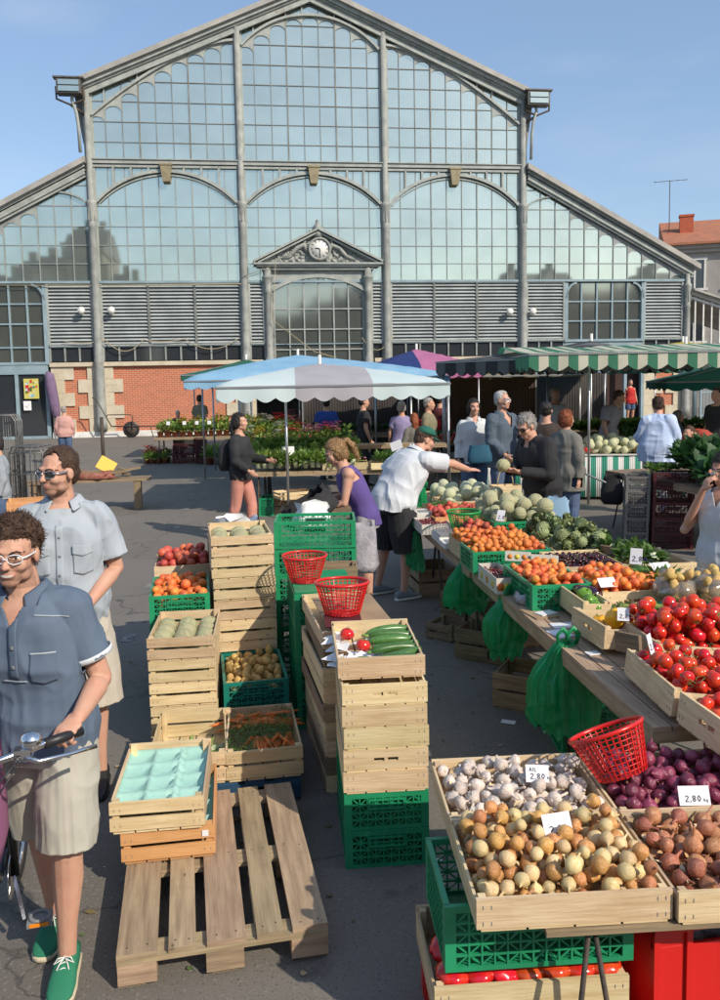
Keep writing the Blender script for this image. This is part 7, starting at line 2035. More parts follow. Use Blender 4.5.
    # shirt
    if shirt:
        S = shirt; m = MB(); hem = S.get('hem', .90); torso(m, S.get('inf', .016), S.get('loose', .012), hem-.02 if S.get('drop', 1) else None)
        tests = []; planes = []
        if S.get('drop', 1): planes.append((V((0, 0, hem)), V((0, 0, -1)), lambda c: c.z < hem+.06 and abs(c.x-P['pelvis'].x) < .235*B and min((c-P['lwr']).length, (c-P['rwr']).length) > .07))
        for S_ in 'lr':
            sh, el, wr = P[S_+'sh'], P[S_+'el'], P[S_+'wr']; g = S.get('inf', .016)
            inner = P['neck'].lerp(sh, .4)+V((0, 0, -.02)); limb(m, [inner, sh], [.056*B+g*.6, .063*B+g*.5])
            sl = S.get('sleeve', .6)
            if sl <= 0: continue
            if sl <= 1.0:
                end = sh.lerp(el, sl); d = (el-sh).normalized()
                m.tube([sh, sh.lerp(end, .5), end+d*.03], [.062*B+g*.5, .059*B+g*.6, .058*B+g*.9], 16)
                hang = (el-sh).z < -.15; sgn = 1 if S_ == 'l' else -1
                planes.append((end, d, lambda c, e=end, d=d, h_=hang, sg=sgn: -.03 < (c-e).dot(d) < .09 and (c-e-d*(c-e).dot(d)).length < .10 and (not h_ or (c-P['waist']).dot(lat)*sg > .188*B)))
            else:
                end = el.lerp(wr, sl-1); d = (wr-el).normalized(); wk = sl-1
                limb(m, [sh, sh.lerp(el, .5), el], [.062*B+g*.7, .058*B+g*.7, .050*B+g*.7], 14)
                m.tube([el, el.lerp(end, .5), end+d*.03], [.050+g*.7, .046+g*.6, .040+g*.5], 14)
                planes.append((end, d, lambda c, e=end, d=d: -.03 < (c-e).dot(d) < .12 and (c-e-d*(c-e).dot(d)).length < .085))
        nk = P['neck']; up_ = (nk-P['chest']).normalized(); vneck = S.get('vneck', 0)
        f_ = (lat.cross(up_)).normalized(); f_ = f_ if f_.dot(V((0, -1, 0))) > 0 else -f_
        pn_ = (up_+f_*.30).normalized(); planes.append((nk-up_*.004, pn_, lambda c: abs((c-nk).dot(lat)) < .084 and abs((c-nk).dot(up_)) < .09, 1))
        if vneck:
            for sg in (-1, 1): planes.append((nk-up_*vneck, (up_*.447*-1+lat*sg*.894).normalized(), lambda c: (c-nk).dot(f_) > 0 and abs((c-nk).dot(lat)) < .084 and -vneck-.03 < (c-nk).dot(up_) < .09, 1))
        def ncut(c):
            l = c-nk; z = l.dot(up_); f = l.dot(f_); x = abs(l.dot(lat))
            if (c-nk+up_*.004).dot(pn_) > 1e-5 and x < .084: return True
            if vneck and f > .01 and z > -vneck and x < (z+vneck)*.5-1e-5: return True
            return S.get('sleeve', .6) == 0 and x > .125 and z > -.13 and z < .06
        tests.append(ncut)
        if S.get('skirt'):
            pass
        me = remesh(m, max(.0065, vox*.8), 5, 'shirt')
        wrinkle(me, S.get('wr', .007), S.get('wf', 8), len(label), S.get('wz', .7))
        wrinkle(me, S.get('wr', .007)*.7, 4.5, len(label)+9, 1.6)
        if vox < .008: wrinkle(me, S.get('wr', .007)*.45, 19, 2, .6)
        drape(me, P['waist'], P['chest'].z, .45, .0075 if vox < .01 else .011, len(label))
        cutmesh(me, tests, planes); smooth_all(me); me.materials.clear(); me.materials.append(S['m'])
        o = obj(S.get('name', 'shirt'), me, None, t); q = o.modifiers.new('s', 'SOLIDIFY'); q.thickness = .004; q.offset = -1
        if S.get('trim'):
            m = MB()
            for S_ in 'lr':
                sh, el = P[S_+'sh'], P[S_+'el']; end = sh.lerp(el, S['sleeve']); d, u_, v_ = frame(el-sh); r = .0645*B+S.get('inf', .016)*1.0
                for z0 in (-.012,): m.tube([end+d*-.016, end+d*.004], [r, r], 24, caps=False)
            o2 = obj('sleeve_trim', m, S['trim'], t); q = o2.modifiers.new('s', 'SOLIDIFY'); q.thickness = .003
        out['shirt'] = me
        if S.get('collar'):
            m = MB(); n = 40; vs = []; a0 = R(S.get('open', 24))
            for i in range(n+1):
                a = a0+(2*PI-2*a0)*i/n; fr = abs(math.pi-a)/math.pi
                dr = f_*math.cos(a)+lat*math.sin(a)
                e = max(0, fr-.55)/.45
                top = nk+dr*(.069)+up_*(.038-.05*e)
                top2 = nk+dr*(.079)+up_*(.040-.05*e)
                bot = nk+dr*(.112+.010*e)+up_*(-.012-.055*e-.028*e**3)
                low = nk+dr*(.078)+up_*(-.03-.05*e)
                vs += [low, top, top2, bot]
            fs = [(i*4+j, (i+1)*4+j, (i+1)*4+j+1, i*4+j+1) for i in range(n) for j in range(3)]
            m.add(vs, fs, 0, None, True); o2 = obj('collar', m, S['m'], t); q = o2.modifiers.new('s', 'SOLIDIFY'); q.thickness = .004; q2 = o2.modifiers.new('b', 'SUBSURF'); q2.levels = q2.render_levels = 1
    if pants and legs:
        S = pants; m = MB(); L = S.get('len', .55); inf = S.get('inf', .018); tests = []; planes = []
        top = P['pelvis'].lerp(P['waist'], .25)
        a = lat*(.158*B+inf*.6); b = V((0, 1, 0))*(.118*B+inf*.6)
        if female: a = lat*(.17*B+inf*.6)
        loftring(m, [(P['pelvis']-V((0, 0, .10)), a*.98, b*1.0), (P['pelvis'], a, b), (top, a*.92, b*.92)], 22)
        if S.get('skirt'):
            z = S['skirt']; c = (P['lkn']+P['rkn'])/2; loftring(m, [(V((c.x, c.y, z-.03)), a*1.12, b*1.25), (P['pelvis']-V((0, 0, .08)), a*1.03, b*1.05)], 22); planes.append((V((0, 0, z)), V((0, 0, -1)), lambda q: True))
        else:
            for S_ in 'lr':
                hp, kn, an = P[S_+'hip'], P[S_+'kn'], P[S_+'an']; w = S.get('flare', 0)
                if L <= .62:
                    end = hp.lerp(kn, min(1, L/.5*1.0)); 
                    if L > .5: end = kn.lerp(an, (L-.5)*2)
                    d = (end-hp).normalized()
                    m.tube([hp, hp.lerp(end, .5), end+d*.03], [.098*B+inf*.4, .088*B+inf+w*.5, .075+inf*1.1+w], 18); m.merge(sphere(hp, .097*B+inf*.4))
                    planes.append((end, d, lambda c, e=end, d=d: (c-e).dot(d) > -.03 and (c-e).length < .17 and abs((c-e).x) < .17))
                else:
                    e2 = kn.lerp(an, 1.0); limb(m, [hp, hp.lerp(kn, .5), kn], [.095*B+inf*.4, .084*B+inf*.8, .066+inf], 16)
                    m.tube([kn, kn.lerp(e2, .4), e2-V((0, 0, .02))], [.066+inf, .062+inf, .052+inf], 16)
                    planes.append((V((0, 0, .035)), V((0, 0, -1)), lambda c: c.z < .08))
        me = remesh(m, max(.0065, vox*.8), 4, 'trousers')
        wrinkle(me, S.get('wr', .006), 8, len(label)+5, .8)
        if vox < .008: wrinkle(me, .0030, 20, 6, .5)
        for S_ in 'lr': drape(me, P[S_+'kn'], P['pelvis'].z, .45, .006, 3 if S_ == 'l' else 8, .16)
        cutmesh(me, tests, planes); smooth_all(me); me.materials.clear(); me.materials.append(S['m'])
        o = obj(S.get('name', 'shorts' if L <= .62 else 'trousers'), me, None, t); q = o.modifiers.new('s', 'SOLIDIFY'); q.thickness = .004; q.offset = -1
        out['pants'] = me
    if shoes and legs:
        for S_ in 'lr':
            an = P[S_+'an']; ft = rfoot if S_ == 'r' else lfoot; fd = V((math.sin(ft), -math.cos(ft), 0)); sd = V((fd.y, -fd.x, 0))
            m = MB(); sl = MB(); z0 = an.z-.085; base = V((an.x, an.y, z0))
            def ring(f, w, zt, zb):
                return (base+fd*f+V((0, 0, (zt+zb)/2)), sd*w, V((0, 0, (zt-zb)/2)))
            loftring(m, [ring(-.085, .02, .06, .02), ring(-.078, .034, .085, .014), ring(-.03, .040, .092, .012), ring(.04, .043, .090, .012), ring(.10, .049, .068, .012), ring(.15, .047, .05, .012), ring(.18, .034, .036, .012), ring(.188, .015, .026, .014)], 18, .8)
            loftring(sl, [ring(-.092, .022, .024, 0), ring(-.08, .038, .026, 0), ring(-.03, .041, .024, 0), ring(.04, .045, .022, 0), ring(.10, .052, .024, 0), ring(.15, .050, .024, 0), ring(.183, .036, .026, .002), ring(.195, .014, .022, .006)], 18, .55)
            o = obj('shoe', m, shoes[0], t); obj('sole', sl, shoes[1], o)
            if len(shoes) > 2:
                lc = MB()
                for k in range(3):
                    c = base+fd*(.035+.02*k)+V((0, 0, .089-.008*k)); lc.tube([c-sd*.024-V((0, 0, .004)), c+V((0, 0, .005)), c+sd*.024+fd*.006-V((0, 0, .004))], .0024, 5)
                c = base+fd*.04+V((0, 0, .094))
                for x in (-1, 1):
                    lc.tube([c, c+sd*x*.022+fd*.008+V((0, 0, .004)), c+sd*x*.036+fd*.02-V((0, 0, .010)), c+sd*x*.014+fd*.016-V((0, 0, .001)), c], .0024, 5)
                    lc.tube([c, c+sd*x*.014+fd*.026-V((0, 0, .006)), c+sd*x*.022+fd*.045-V((0, 0, .018))], .0022, 5)
                obj('laces', lc, shoes[2], o)
    return out
def patch(p, src, x0, x1, z0, z1, m, name, off=.003, nx=14, nz=14, shape=None, th=.002):
    me = p[src]; tree = BVHTree.FromPolygons([v.co for v in me.vertices], [q.vertices for q in me.polygons])
    mb = MB(); vs = []; ok = []
    for j in range(nz+1):
        for i in range(nx+1):
            x = x0+(x1-x0)*i/nx; z = z0+(z1-z0)*j/nz
            if shape: x, z = shape(x, z, i/nx, j/nz)
            h = tree.ray_cast(V((x, -.6, z)), V((0, 1, 0)))
            vs.append((x, h[0].y-off if h[0] else None, z))
    ys = [v[1] for v in vs if v[1] is not None]
    if not ys: return
    av = sum(ys)/len(ys); vs = [(x, y if y is not None else av, z) for x, y, z in vs]
    fs = [(j*(nx+1)+i, j*(nx+1)+i+1, (j+1)*(nx+1)+i+1, (j+1)*(nx+1)+i) for j in range(nz) for i in range(nx)]
    mb.add(vs, fs, 0, None, True); o = obj(name, mb, m, p['root']); q = o.modifiers.new('s', 'SOLIDIFY'); q.thickness = th; q.offset = 1
    return o
F_ = {}
F_['polo'] = fab('washed_blue_polo', (.105, .145, .205), (.085, .12, .175), .3, 260)
F_['lin'] = fab('pale_linen_shirt', (.40, .44, .48), (.33, .375, .42), .3, 200); F_['beige'] = fab('beige_shorts', (.44, .42, .35), (.38, .36, .30), .3, 200); F_['beige2'] = fab('stone_shorts', (.48, .43, .35), None, .3)
F_['white'] = fab('white_cotton', (.60, .63, .65), (.53, .56, .59)); F_['blk'] = fab('black_cloth', (.014, .014, .016), (.03, .03, .032)); F_['purple'] = fab('purple_cotton', (.11, .07, .26)); F_['greyk'] = fab('light_grey_cotton', (.36, .36, .36))
F_['slate'] = fab('slate_blue_jacket', (.085, .115, .15), (.065, .09, .12)); F_['gwhite'] = fab('off_white_blouse', (.58, .60, .60)); F_['jean'] = fab('blue_denim', (.05, .09, .18), (.09, .13, .22)); F_['gj'] = fab('grey_olive_jacket', (.16, .155, .135)); F_['bluet'] = fab('blue_top', (.06, .14, .36))
F_['pblouse'] = fab('pale_blue_blouse', (.50, .58, .74), (.36, .46, .66)); F_['redt'] = fab('red_top', (.55, .03, .025)); F_['pinkj'] = fab('pink_jacket', (.56, .31, .27)); F_['gshirt'] = fab('grey_blue_jersey', (.30, .33, .36)); F_['plaid'] = fab('plaid_shirt', (.24, .22, .27), (.42, .38, .40)); F_['lav'] = fab('lavender_top', (.30, .26, .46)); F_['khaki'] = fab('khaki_shirt', (.24, .22, .14)); F_['pinkp'] = fab('salmon_trousers', (.58, .25, .19)); F_['rustt'] = fab('dull_red_top', (.36, .05, .03)); F_['royal'] = fab('royal_blue_top', (.03, .07, .30))
SH = {'green': (fab('green_canvas_shoe', (.012, .13, .07), (.02, .19, .10)), mat('cream_sole', (.55, .48, .33), .7), mat('white_lace', (.75, .73, .68), .8)), 'dark': (M['black'], M['black']), 'train': (fab('grey_trainer', (.22, .24, .27)), M['white'], M['white'])}
# --- foreground man with bicycle
p = person('smiling man in a washed blue polo and white-framed glasses holding a bicycle', (-1.17, 3.0, 0), 0,
    dict(pelvis=(-.02, 0, .93), waist=(-.03, -.01, 1.08), chest=(-.055, -.02, 1.27), neck=(-.065, -.02, 1.455), head=(-.075, -.065, 1.605), lsh=(.105, -.02, 1.385), rsh=(-.245, -.0, 1.39), lel=(.185, .015, 1.11), lwr=(.175, -.205, 1.055), rel=(-.31, .0, 1.11), rwr=(-.33, -.23, 1.03),
         lhip=(.065, -.02, .89), rhip=(-.105, .02, .89), lkn=(.065, -.093, .50), lan=(.034, -.062, .085), rkn=(-.095, .075, .50), ran=(-.098, .184, .085)),
    h=1.76, vox=.0045, hair=('curly', HB), headrot=(R(5), R(2), R(4)), smile=1, stub=True, bulk=.97,
    shirt=dict(m=F_['polo'], hem=.865, sleeve=.66, collar=1, vneck=.10, trim=F_['white'], inf=.018, loose=.016, wr=.010, name='polo_shirt'), pants=dict(m=F_['beige'], len=.47, inf=.018, flare=.012, wr=.009),
    shoes=SH['green'], lhand=dict(d=(-.35, -.75, -.35), n=(.1, -.35, .9), t=(-.9, .3, 0), curl=1.0, th=(-.6, -.5, -.6)), rhand=dict(d=(-.3, -.8, -.4), n=(-.2, -.5, .8), t=(.9, -.3, .2), curl=.95), lfoot=R(8), rfoot=R(3))
patch(p, 'shirt', -.005, .08, 1.16, 1.265, F_['polo'], 'chest_pocket', .003, th=.003, shape=lambda x, z, u, v: (x, z-.012*(1-abs(2*u-1))*(1-v)))
patch(p, 'shirt', -.005, .08, 1.258, 1.264, F_['lin'], 'pocket_stitching', .0065, 14, 1, th=.0008)
patch(p, 'shirt', -.078, -.046, 1.17, 1.385, F_['polo'], 'placket', .002, 4, 14, th=.004)
patch(p, 'shirt', -.11, -.02, 1.158, 1.164, F_['lin'], 'white_stitching', .005, 10, 1, th=.0008)
for z in (1.21, 1.28): patch(p, 'shirt', -.068, -.056, z, z+.012, M['greyb'] if 'greyb' in M else M['grey'], 'button', .008, 4, 4, th=.002)
for s in (-1, 1): patch(p, 'shirt', (.01 if s > 0 else -.25), (.12 if s > 0 else -.14), 1.375, 1.379, F_['lin'], 'shoulder_stitching', .003, 12, 1, th=.0008, shape=lambda x, z, u, v, s=s: (x, z+.02*(1-u if s > 0 else u)))
def glasses(p, fm, lm, dark=False):
    T = p['T']; g = MB(); l = MB()
    for s in (-1, 1):
        pts = [(s*(.031+.025*math.cos(a)*(1 if not dark else 1.12)), -.0975+.010*abs(math.cos(a)*.5+(.5 if math.cos(a)*1 > 0 else 0))+ (.012 if dark and math.cos(a) > .2 else 0), .002+.0165*math.copysign(abs(math.sin(a))**.7, math.sin(a))-(.002 if dark else 0)) for a in [2*PI*k/20 for k in range(21)]]
        g.tube([T(q) for q in pts], .0021 if not dark else .0022, 6, caps=False)
        c = [T(q) for q in pts[:-1]]; o = sum(c, V())/20
        l.add([o]+c, [(0, k+1, (k+1) % 20+1) for k in range(20)], 0, None, True)
        g.tube([T((s*.055, -.088, .006)), T((s*.068, -.055, .006)), T((s*.076, -.01, .006)), T((s*.076, .02, .0))], .003 if not dark else .004, 6)
    g.tube([T((-.008, -.103, .004)), T((0, -.106, .007)), T((.008, -.103, .004))], .0025, 6)
    obj('glasses_frame', g, fm, p['root']); obj('glasses_lenses', l, lm, p['root'])
M['lens'] = mat('clear_lens', (.9, .9, .9), .02, trans=1.0); M['wframe'] = mat('white_frame', (.70, .72, .74), .3); M['dlens'] = mat('mirror_lens', (.035, .035, .03), .06, spec=1.0)
glasses(p, M['wframe'], M['lens'])
# --- sunglasses man
p = person('man in a pale linen shirt and sunglasses walking behind the man with the bicycle', (-1.60, 4.42, 0), R(10),
    dict(head=(-.01, -.035, 1.625), lsh=(.175, .0, 1.385), rsh=(-.175, 0, 1.385), lel=(.235, .03, 1.12), lwr=(.13, -.19, 1.0), rel=(-.235, .03, 1.12), rwr=(-.2, -.16, .95), lkn=(.12, -.05, .5), lan=(.12, -.02, .085)),
    h=1.89, vox=.0052, skin=SK, hair=('crop', HB), headrot=(R(3), 0, R(-36)), stub=True, bulk=1.0,
    shirt=dict(m=F_['lin'], hem=.86, sleeve=.74, collar=1, vneck=0, inf=.016, loose=.024, wr=.012, open=30), pants=dict(m=F_['beige2'], len=.56, inf=.03, flare=.02), shoes=SH['dark'])
for x in (-.135, .06):
    patch(p, 'shirt', x, x+.085, 1.14, 1.265, F_['lin'], 'chest_pocket', .003, th=.003, shape=lambda x, z, u, v: (x, z-.012*(1-abs(2*u-1))*(1-v)))
    patch(p, 'shirt', x-.003, x+.088, 1.235, 1.275, F_['lin'], 'pocket_flap', .0075, th=.003, shape=lambda x, z, u, v: (x, z-.012*(1-abs(2*u-1))*(1-v)))
patch(p, 'shirt', -.02, .014, .90, 1.37, F_['lin'], 'button_placket', .002, 4, 26, th=.003)
for k in range(5): patch(p, 'shirt', -.008, .002, .95+.09*k, .96+.09*k, M['grey'], 'button', .007, 3, 3, th=.002)
glasses(p, M['chrome'], M['dlens'], True)
# --- man with green cap
p = person('man in white polo and green cap leaning over the fruit with one arm outstretched', (.36, 8.35, 0), R(122),
    dict(pelvis=(0, .04, .93), waist=(0, -.02, 1.07), chest=(0, -.13, 1.22), neck=(0, -.25, 1.38), head=(.01, -.36, 1.50), lsh=(.19, -.20, 1.33), rsh=(-.19, -.21, 1.32), lel=(.33, -.06, 1.12), lwr=(.27, -.26, 1.0), rel=(-.22, -.50, 1.27), rwr=(-.16, -.76, 1.19),
         lhip=(.10, .03, .89), rhip=(-.10, .03, .89), lkn=(.16, .02, .49), lan=(.20, .10, .085), rkn=(-.13, -.04, .49), ran=(-.13, .02, .085)),
    h=1.86, vox=.0085, hair=('crop', HB), headrot=(R(18), 0, R(-15)), bulk=1.16, belly=.03, shirt=dict(m=F_['white'], hem=.86, sleeve=.72, collar=1, inf=.022, loose=.03, wr=.010, drop=1), pants=dict(m=F_['blk'], len=.52, inf=.03, flare=.03), shoes=SH['train'],
    rhand=dict(d=(.05, -1, -.05), n=(-.3, 0, 1), t=(.9, 0, .3), curl=.12))
m = MB(); T = p['T']
for c, r in (((0, .012, .062), (.088, .102, .07)),): m.merge(sphere(c, r, 20, p['HM']))
m.v = [q for q in m.v]; me = m.mesh('cap', fab('green_cap_cloth', (.012, .12, .085))); cutmesh(me, [lambda c: (p['HM'].inverted() @ c).z < .042])
cp = obj('cap', me, None, p['root']); q = cp.modifiers.new('s', 'SOLIDIFY'); q.thickness = .003
m = MB(); n = 12; vs = []
for i in range(n+1):
    a = -1.1+2.2*i/n; vs += [T((.082*math.sin(a), .012-.098*math.cos(a), .044)), T((.085*math.sin(a), .012-.098*math.cos(a)-.075*math.cos(a)**.8, .030))]
m.add(vs, [(2*i, 2*i+1, 2*i+3, 2*i+2) for i in range(n)], 0, None, True); pk = obj('peak', m, me.materials[0], cp); q = pk.modifiers.new('s', 'SOLIDIFY'); q.thickness = .004
# --- girl in purple
p = person('blond ponytailed woman in a purple tank top bending over a black jacket behind the crates', (.03, 7.75, 0), R(-84),
    dict(pelvis=(0, .02, .93), waist=(0, -.02, 1.06), chest=(0, -.11, 1.22), neck=(0, -.18, 1.39), head=(.0, -.26, 1.53), lsh=(.15, -.15, 1.34), rsh=(-.15, -.15, 1.34), lel=(.19, -.20, 1.08), lwr=(.10, -.42, 1.05), rel=(-.2, -.18, 1.09), rwr=(-.1, -.40, 1.08)),
    h=1.77, vox=.009, skin=SK, female=True, hair=('pony', HL), headrot=(R(28), 0, R(8)), shirt=dict(m=F_['purple'], hem=.86, sleeve=0, inf=.008, loose=.002, wr=.004, vneck=.06, name='tank_top'), pants=dict(m=F_['greyk'], len=.55, inf=.006, wr=.002), shoes=SH['dark'])
o = obj('black_jacket', crumple(.50, .30, .22, 11, 30, .16), F_['blk'], None, (-.42, 7.35, .99), (R(6), R(-28), .1)); tag(o, 'bundled black jacket held over the green crates by the ponytailed woman', 'jacket')
o = obj('plastic_bag', crumple(.3, .2, .2, 14), M['paper'], None, (-.4, 6.7, 1.02), (0, 0, .3)); tag(o, 'white plastic bag under the black jacket', 'bag')
o = obj('plastic_bag', crumple(.22, .14, .4, 15, 16, .2), M['film'], None, (.02, 6.9, .6)); tag(o, 'pale plastic bag hanging right of the rear green crates', 'bag')
# --- woman in black with backpack
p = person('dark-haired woman in a black jacket with a black backpack seen from the side', (-1.66, 11.5, 0), R(75), dict(rel=(-.22, -.02, 1.13), rwr=(-.2, -.2, .99), lel=(.2, -.08, 1.13), lwr=(.17, -.34, 1.10), lkn=(.1, -.10, .5), lan=(.1, -.1, .085), rkn=(-.1, .05, .5), ran=(-.1, .2, .09)),
    h=1.80, vox=.012, female=True, hair=('long', HK), shirt=dict(m=F_['blk'], hem=.86, sleeve=1.95, inf=.018, loose=.02, name='jacket'), pants=dict(m=F_['pinkp'], len=1, inf=.004), shoes=SH['dark'])
m = MB(); loftring(m, [(V((0, .20, .98)), V((.14, 0, 0)), V((0, .07, 0))), (V((0, .22, 1.1)), V((.16, 0, 0)), V((0, .11, 0))), (V((0, .20, 1.3)), V((.14, 0, 0)), V((0, .09, 0))), (V((0, .17, 1.4)), V((.07, 0, 0)), V((0, .04, 0)))], 16); obj('backpack', m, F_['blk'], p['root'])
# --- customers behind the table
p = person('tall old man with white hair, glasses and a slate blue jacket looking right', (2.12, 12.3, 0), R(38), dict(rel=(-.23, .0, 1.13), rwr=(-.16, -.2, .95), lel=(.23, .05, 1.13), lwr=(.2, -.1, .9)), h=2.02, vox=.010, hair=('crop', HW), headrot=(0, 0, R(10)), skin=SK, shirt=dict(m=F_['slate'], hem=.78, sleeve=1.93, inf=.028, loose=.03, collar=1, vneck=.2, wr=.011, name='jacket'), pants=dict(m=F_['jean'], len=1), shoes=SH['dark'])
glasses(p, M['chrome'], M['lens'])
p = person('dark-haired woman in an off-white blouse beside the old man in slate blue', (1.78, 12.9, 0), R(8), dict(rel=(-.22, .02, 1.13), rwr=(-.24, -.05, .9)), h=1.90, vox=.011, female=True, hair=('bob', HK), bulk=1.08, shirt=dict(m=F_['gwhite'], hem=.84, sleeve=1.95, collar=1, inf=.02, loose=.03, vneck=.08, wr=.01, name='blouse'), pants=dict(m=F_['jean'], len=1), shoes=SH['dark'])
o = obj('shoulder_bag', crumple(.34, .16, .26, 17, 16, .15), fab('teal_bag_cloth', (.02, .10, .16)), None, (1.72, 11.9, 1.0)); tag(o, 'teal shoulder bag carried in front of the off-white blouse', 'bag')
p = person('grey-haired man in a black jacket and dark glasses holding up a melon', (1.98, 8.95, 0), R(-68), dict(waist=(0, -.02, 1.08), chest=(0, -.06, 1.26), neck=(0, -.12, 1.43), head=(0, -.20, 1.56), lsh=(.19, -.08, 1.38), rsh=(-.19, -.08, 1.38), lel=(.26, -.10, 1.10), lwr=(.13, -.36, 1.13), rel=(-.25, -.12, 1.11), rwr=(-.05, -.36, 1.13)),
    h=1.90, vox=.0085, hair=('short', HG), headrot=(R(26), 0, R(14)), bulk=1.15, shirt=dict(m=F_['blk'], hem=.86, sleeve=1.93, collar=1, inf=.02, loose=.02, wr=.007, name='jacket'), pants=dict(m=F_['jean'], len=1), shoes=SH['dark'], lhand=dict(d=(-.6, -.7, .1), n=(.3, -.3, -.9), curl=.5, t=(-.3, -.6, .6)), rhand=dict(d=(.5, -.8, 0), n=(-.2, 0, -1), curl=.5, t=(.2, -.3, .9)))
glasses(p, M['black'], M['dlens'], True)
c = p['root'].matrix_basis @ V((.02, -.47, 1.19)); put('melon', 'melon', (c.x, c.y, c.z), (.4, .3, 1), .075, 'single netted melon held up by the man in the black jacket', 'melon')
o = obj('plastic_bag', crumple(.3, .18, .4, 19, 16, .15), fab('pale_blue_bag', (.25, .40, .55)), None, (2.05, 8.6, .55)); tag(o, 'pale blue bag hanging below the man in the black jacket', 'bag')
person('red-haired woman in a grey jacket seen from behind, pulling a trolley', (2.72, 10.9, 0), R(125), dict(rel=(-.24, .03, 1.12), rwr=(-.25, .05, .88)), h=1.78, vox=.011, female=True, bulk=1.12, hair=('bob', HR), shirt=dict(m=F_['gj'], hem=.72, sleeve=1.93, collar=1, inf=.026, loose=.045, wr=.01, name='jacket'), pants=dict(m=F_['jean'], len=1), shoes=SH['dark'])
person('short-haired woman in a dark coat just behind the red-haired woman', (2.68, 11.9, 0), R(160), {}, h=1.86, vox=.013, female=True, bulk=1.1, hair=('short', HK), shirt=dict(m=fab('dark_brown_coat', (.045, .03, .022)), hem=.7, sleeve=1.93, inf=.026, loose=.04, name='coat'), pants=dict(m=F_['jean'], len=1), shoes=SH['dark'])
t = thing('shopping_trolley', 'folded black shopping trolley trailed in front of the striped cloth', 'trolley', (3.1, 11.6, 0), R(-20)); m = MB(); m.tube([(0, 0, .88), (.35, .1, .72), (.75, .3, .25)], .018, 6); obj('handle', m, M['grey'], t); m = MB(); m.merge(crumple(.3, .2, .38, 23, 14, .2), Matrix.Translation((.42, .15, .42))); obj('folded_bag', m, F_['blk'], t)
for x in (.65, .85):
    m = MB(); m.lathe([(.09, -.015), (.09, .015)], 14, 0, Matrix.Translation((x, .3, .09)) @ Matrix.Rotation(PI/2, 4, 'X')); obj('wheel', m, M['black'], t)
person('dark-haired woman in a pale blue patterned blouse seen from behind at the melon table', (4.72, 13.1, 0), R(158), dict(chest=(0, -.05, 1.27), neck=(0, -.10, 1.45), head=(.02, -.15, 1.60), lel=(.25, .0, 1.14), lwr=(.2, -.2, 1.0)), h=1.90, vox=.012, female=True, bulk=1.25, hair=('short', HB), headrot=(R(15), 0, R(20)), shirt=dict(m=F_['pblouse'], hem=.80, sleeve=1.3, inf=.03, loose=.05, wr=.014, name='blouse'), pants=dict(m=F_['white'], len=1), shoes=SH['dark'])
p = person('dark-haired woman in a sleeveless white blouse and glasses eating at the right edge', (2.60, 5.86, 0), R(-52), dict(head=(0, -.05, 1.62), rel=(-.26, -.12, 1.14), rwr=(-.07, -.19, 1.48), lel=(.24, .04, 1.12), lwr=(.22, -.12, .92)), h=1.66, vox=.007, female=True, bulk=1.10, hair=('bob', HK), headrot=(R(10), 0, R(-6)), shirt=dict(m=F_['white'], hem=.80, sleeve=0, inf=.014, loose=.02, vneck=.14, wr=.008, name='blouse'), pants=dict(m=F_['beige2'], len=1), shoes=SH['dark'], rhand=dict(d=(.35, .1, .9), n=(-.5, -.8, 0), t=(.8, .2, .2), curl=.75))
glasses(p, M['chrome'], M['lens'])
# --- background people
def bgp(label, x, y, rz, h, hair, sm, pm, female=False, pose=None, sleeve=1.9, z=0, bulk=1.0, hem=.84, hr=(0, 0, 0), plen=1): return person(label, (x, y, z), R(rz), pose or {}, h=h, vox=.016, female=female, hair=hair, headrot=hr, bulk=bulk, shirt=dict(m=sm, hem=hem, sleeve=sleeve, inf=.02, loose=.02), pants=dict(m=pm, len=plen, inf=.02), shoes=SH['dark'])
BEND = dict(pelvis=(0, .05, .93), waist=(0, -.05, 1.06), chest=(0, -.22, 1.12), neck=(0, -.40, 1.18), head=(0, -.53, 1.22), lsh=(.18, -.36, 1.14), rsh=(-.18, -.36, 1.14), lel=(.22, -.45, .9), rel=(-.22, -.45, .9), lwr=(.18, -.6, .8), rwr=(-.18, -.6, .8))
bgp('old woman in a pink jacket seen from behind near the glass door', -8.45, 23.8, 195, 1.66, ('short', HG), F_['pinkj'], F_['jean'], True, bulk=1.15)
bgp('dark-haired woman in a grey-blue jersey cut by the left edge', -4.78, 10.9, -60, 1.58, ('bob', HK), F_['gshirt'], F_['jean'], True, bulk=1.1)
bgp('man in a white shirt walking between the far stalls', 4.05, 17.2, 15, 2.0, ('short', HG), F_['white'], F_['gj'])
bgp('woman in a red top standing by the hall doorway', 10.6, 32.5, 10, 1.80, ('short', HB), F_['redt'], F_['jean'], True, sleeve=0, z=.30, plen=.35)
bgp('man in a plaid shirt stooping at the far flower stall', 4.9, 16.3, 60, 1.98, ('short', HB), F_['plaid'], F_['jean'], pose=dict(chest=(0, -.06, 1.27), neck=(0, -.12, 1.45), head=(0, -.18, 1.59)), sleeve=.7, hr=(R(20), 0, 0))
bgp('person in a grey-blue coat bent over the far shaded table', 6.0, 17.0, 100, 1.95, ('short', HG), F_['slate'], F_['gj'], pose=BEND)
bgp('person in a dull red top bent down beside the blouse woman', 6.15, 14.6, -60, 1.75, ('short', HB), F_['rustt'], fab('grey_trousers', (.12, .11, .11)), pose=BEND, bulk=1.1)
bgp('dark stallholder in black at the right edge under the teal awning', 6.55, 15.2, -70, 1.98, ('short', HK), F_['blk'], F_['blk'], sleeve=.6)
bgp('child in a lavender top seen from behind, middle of the market', .85, 16.6, 170, 1.80, ('bob', HG), F_['lav'], F_['gshirt'], True, sleeve=.5)
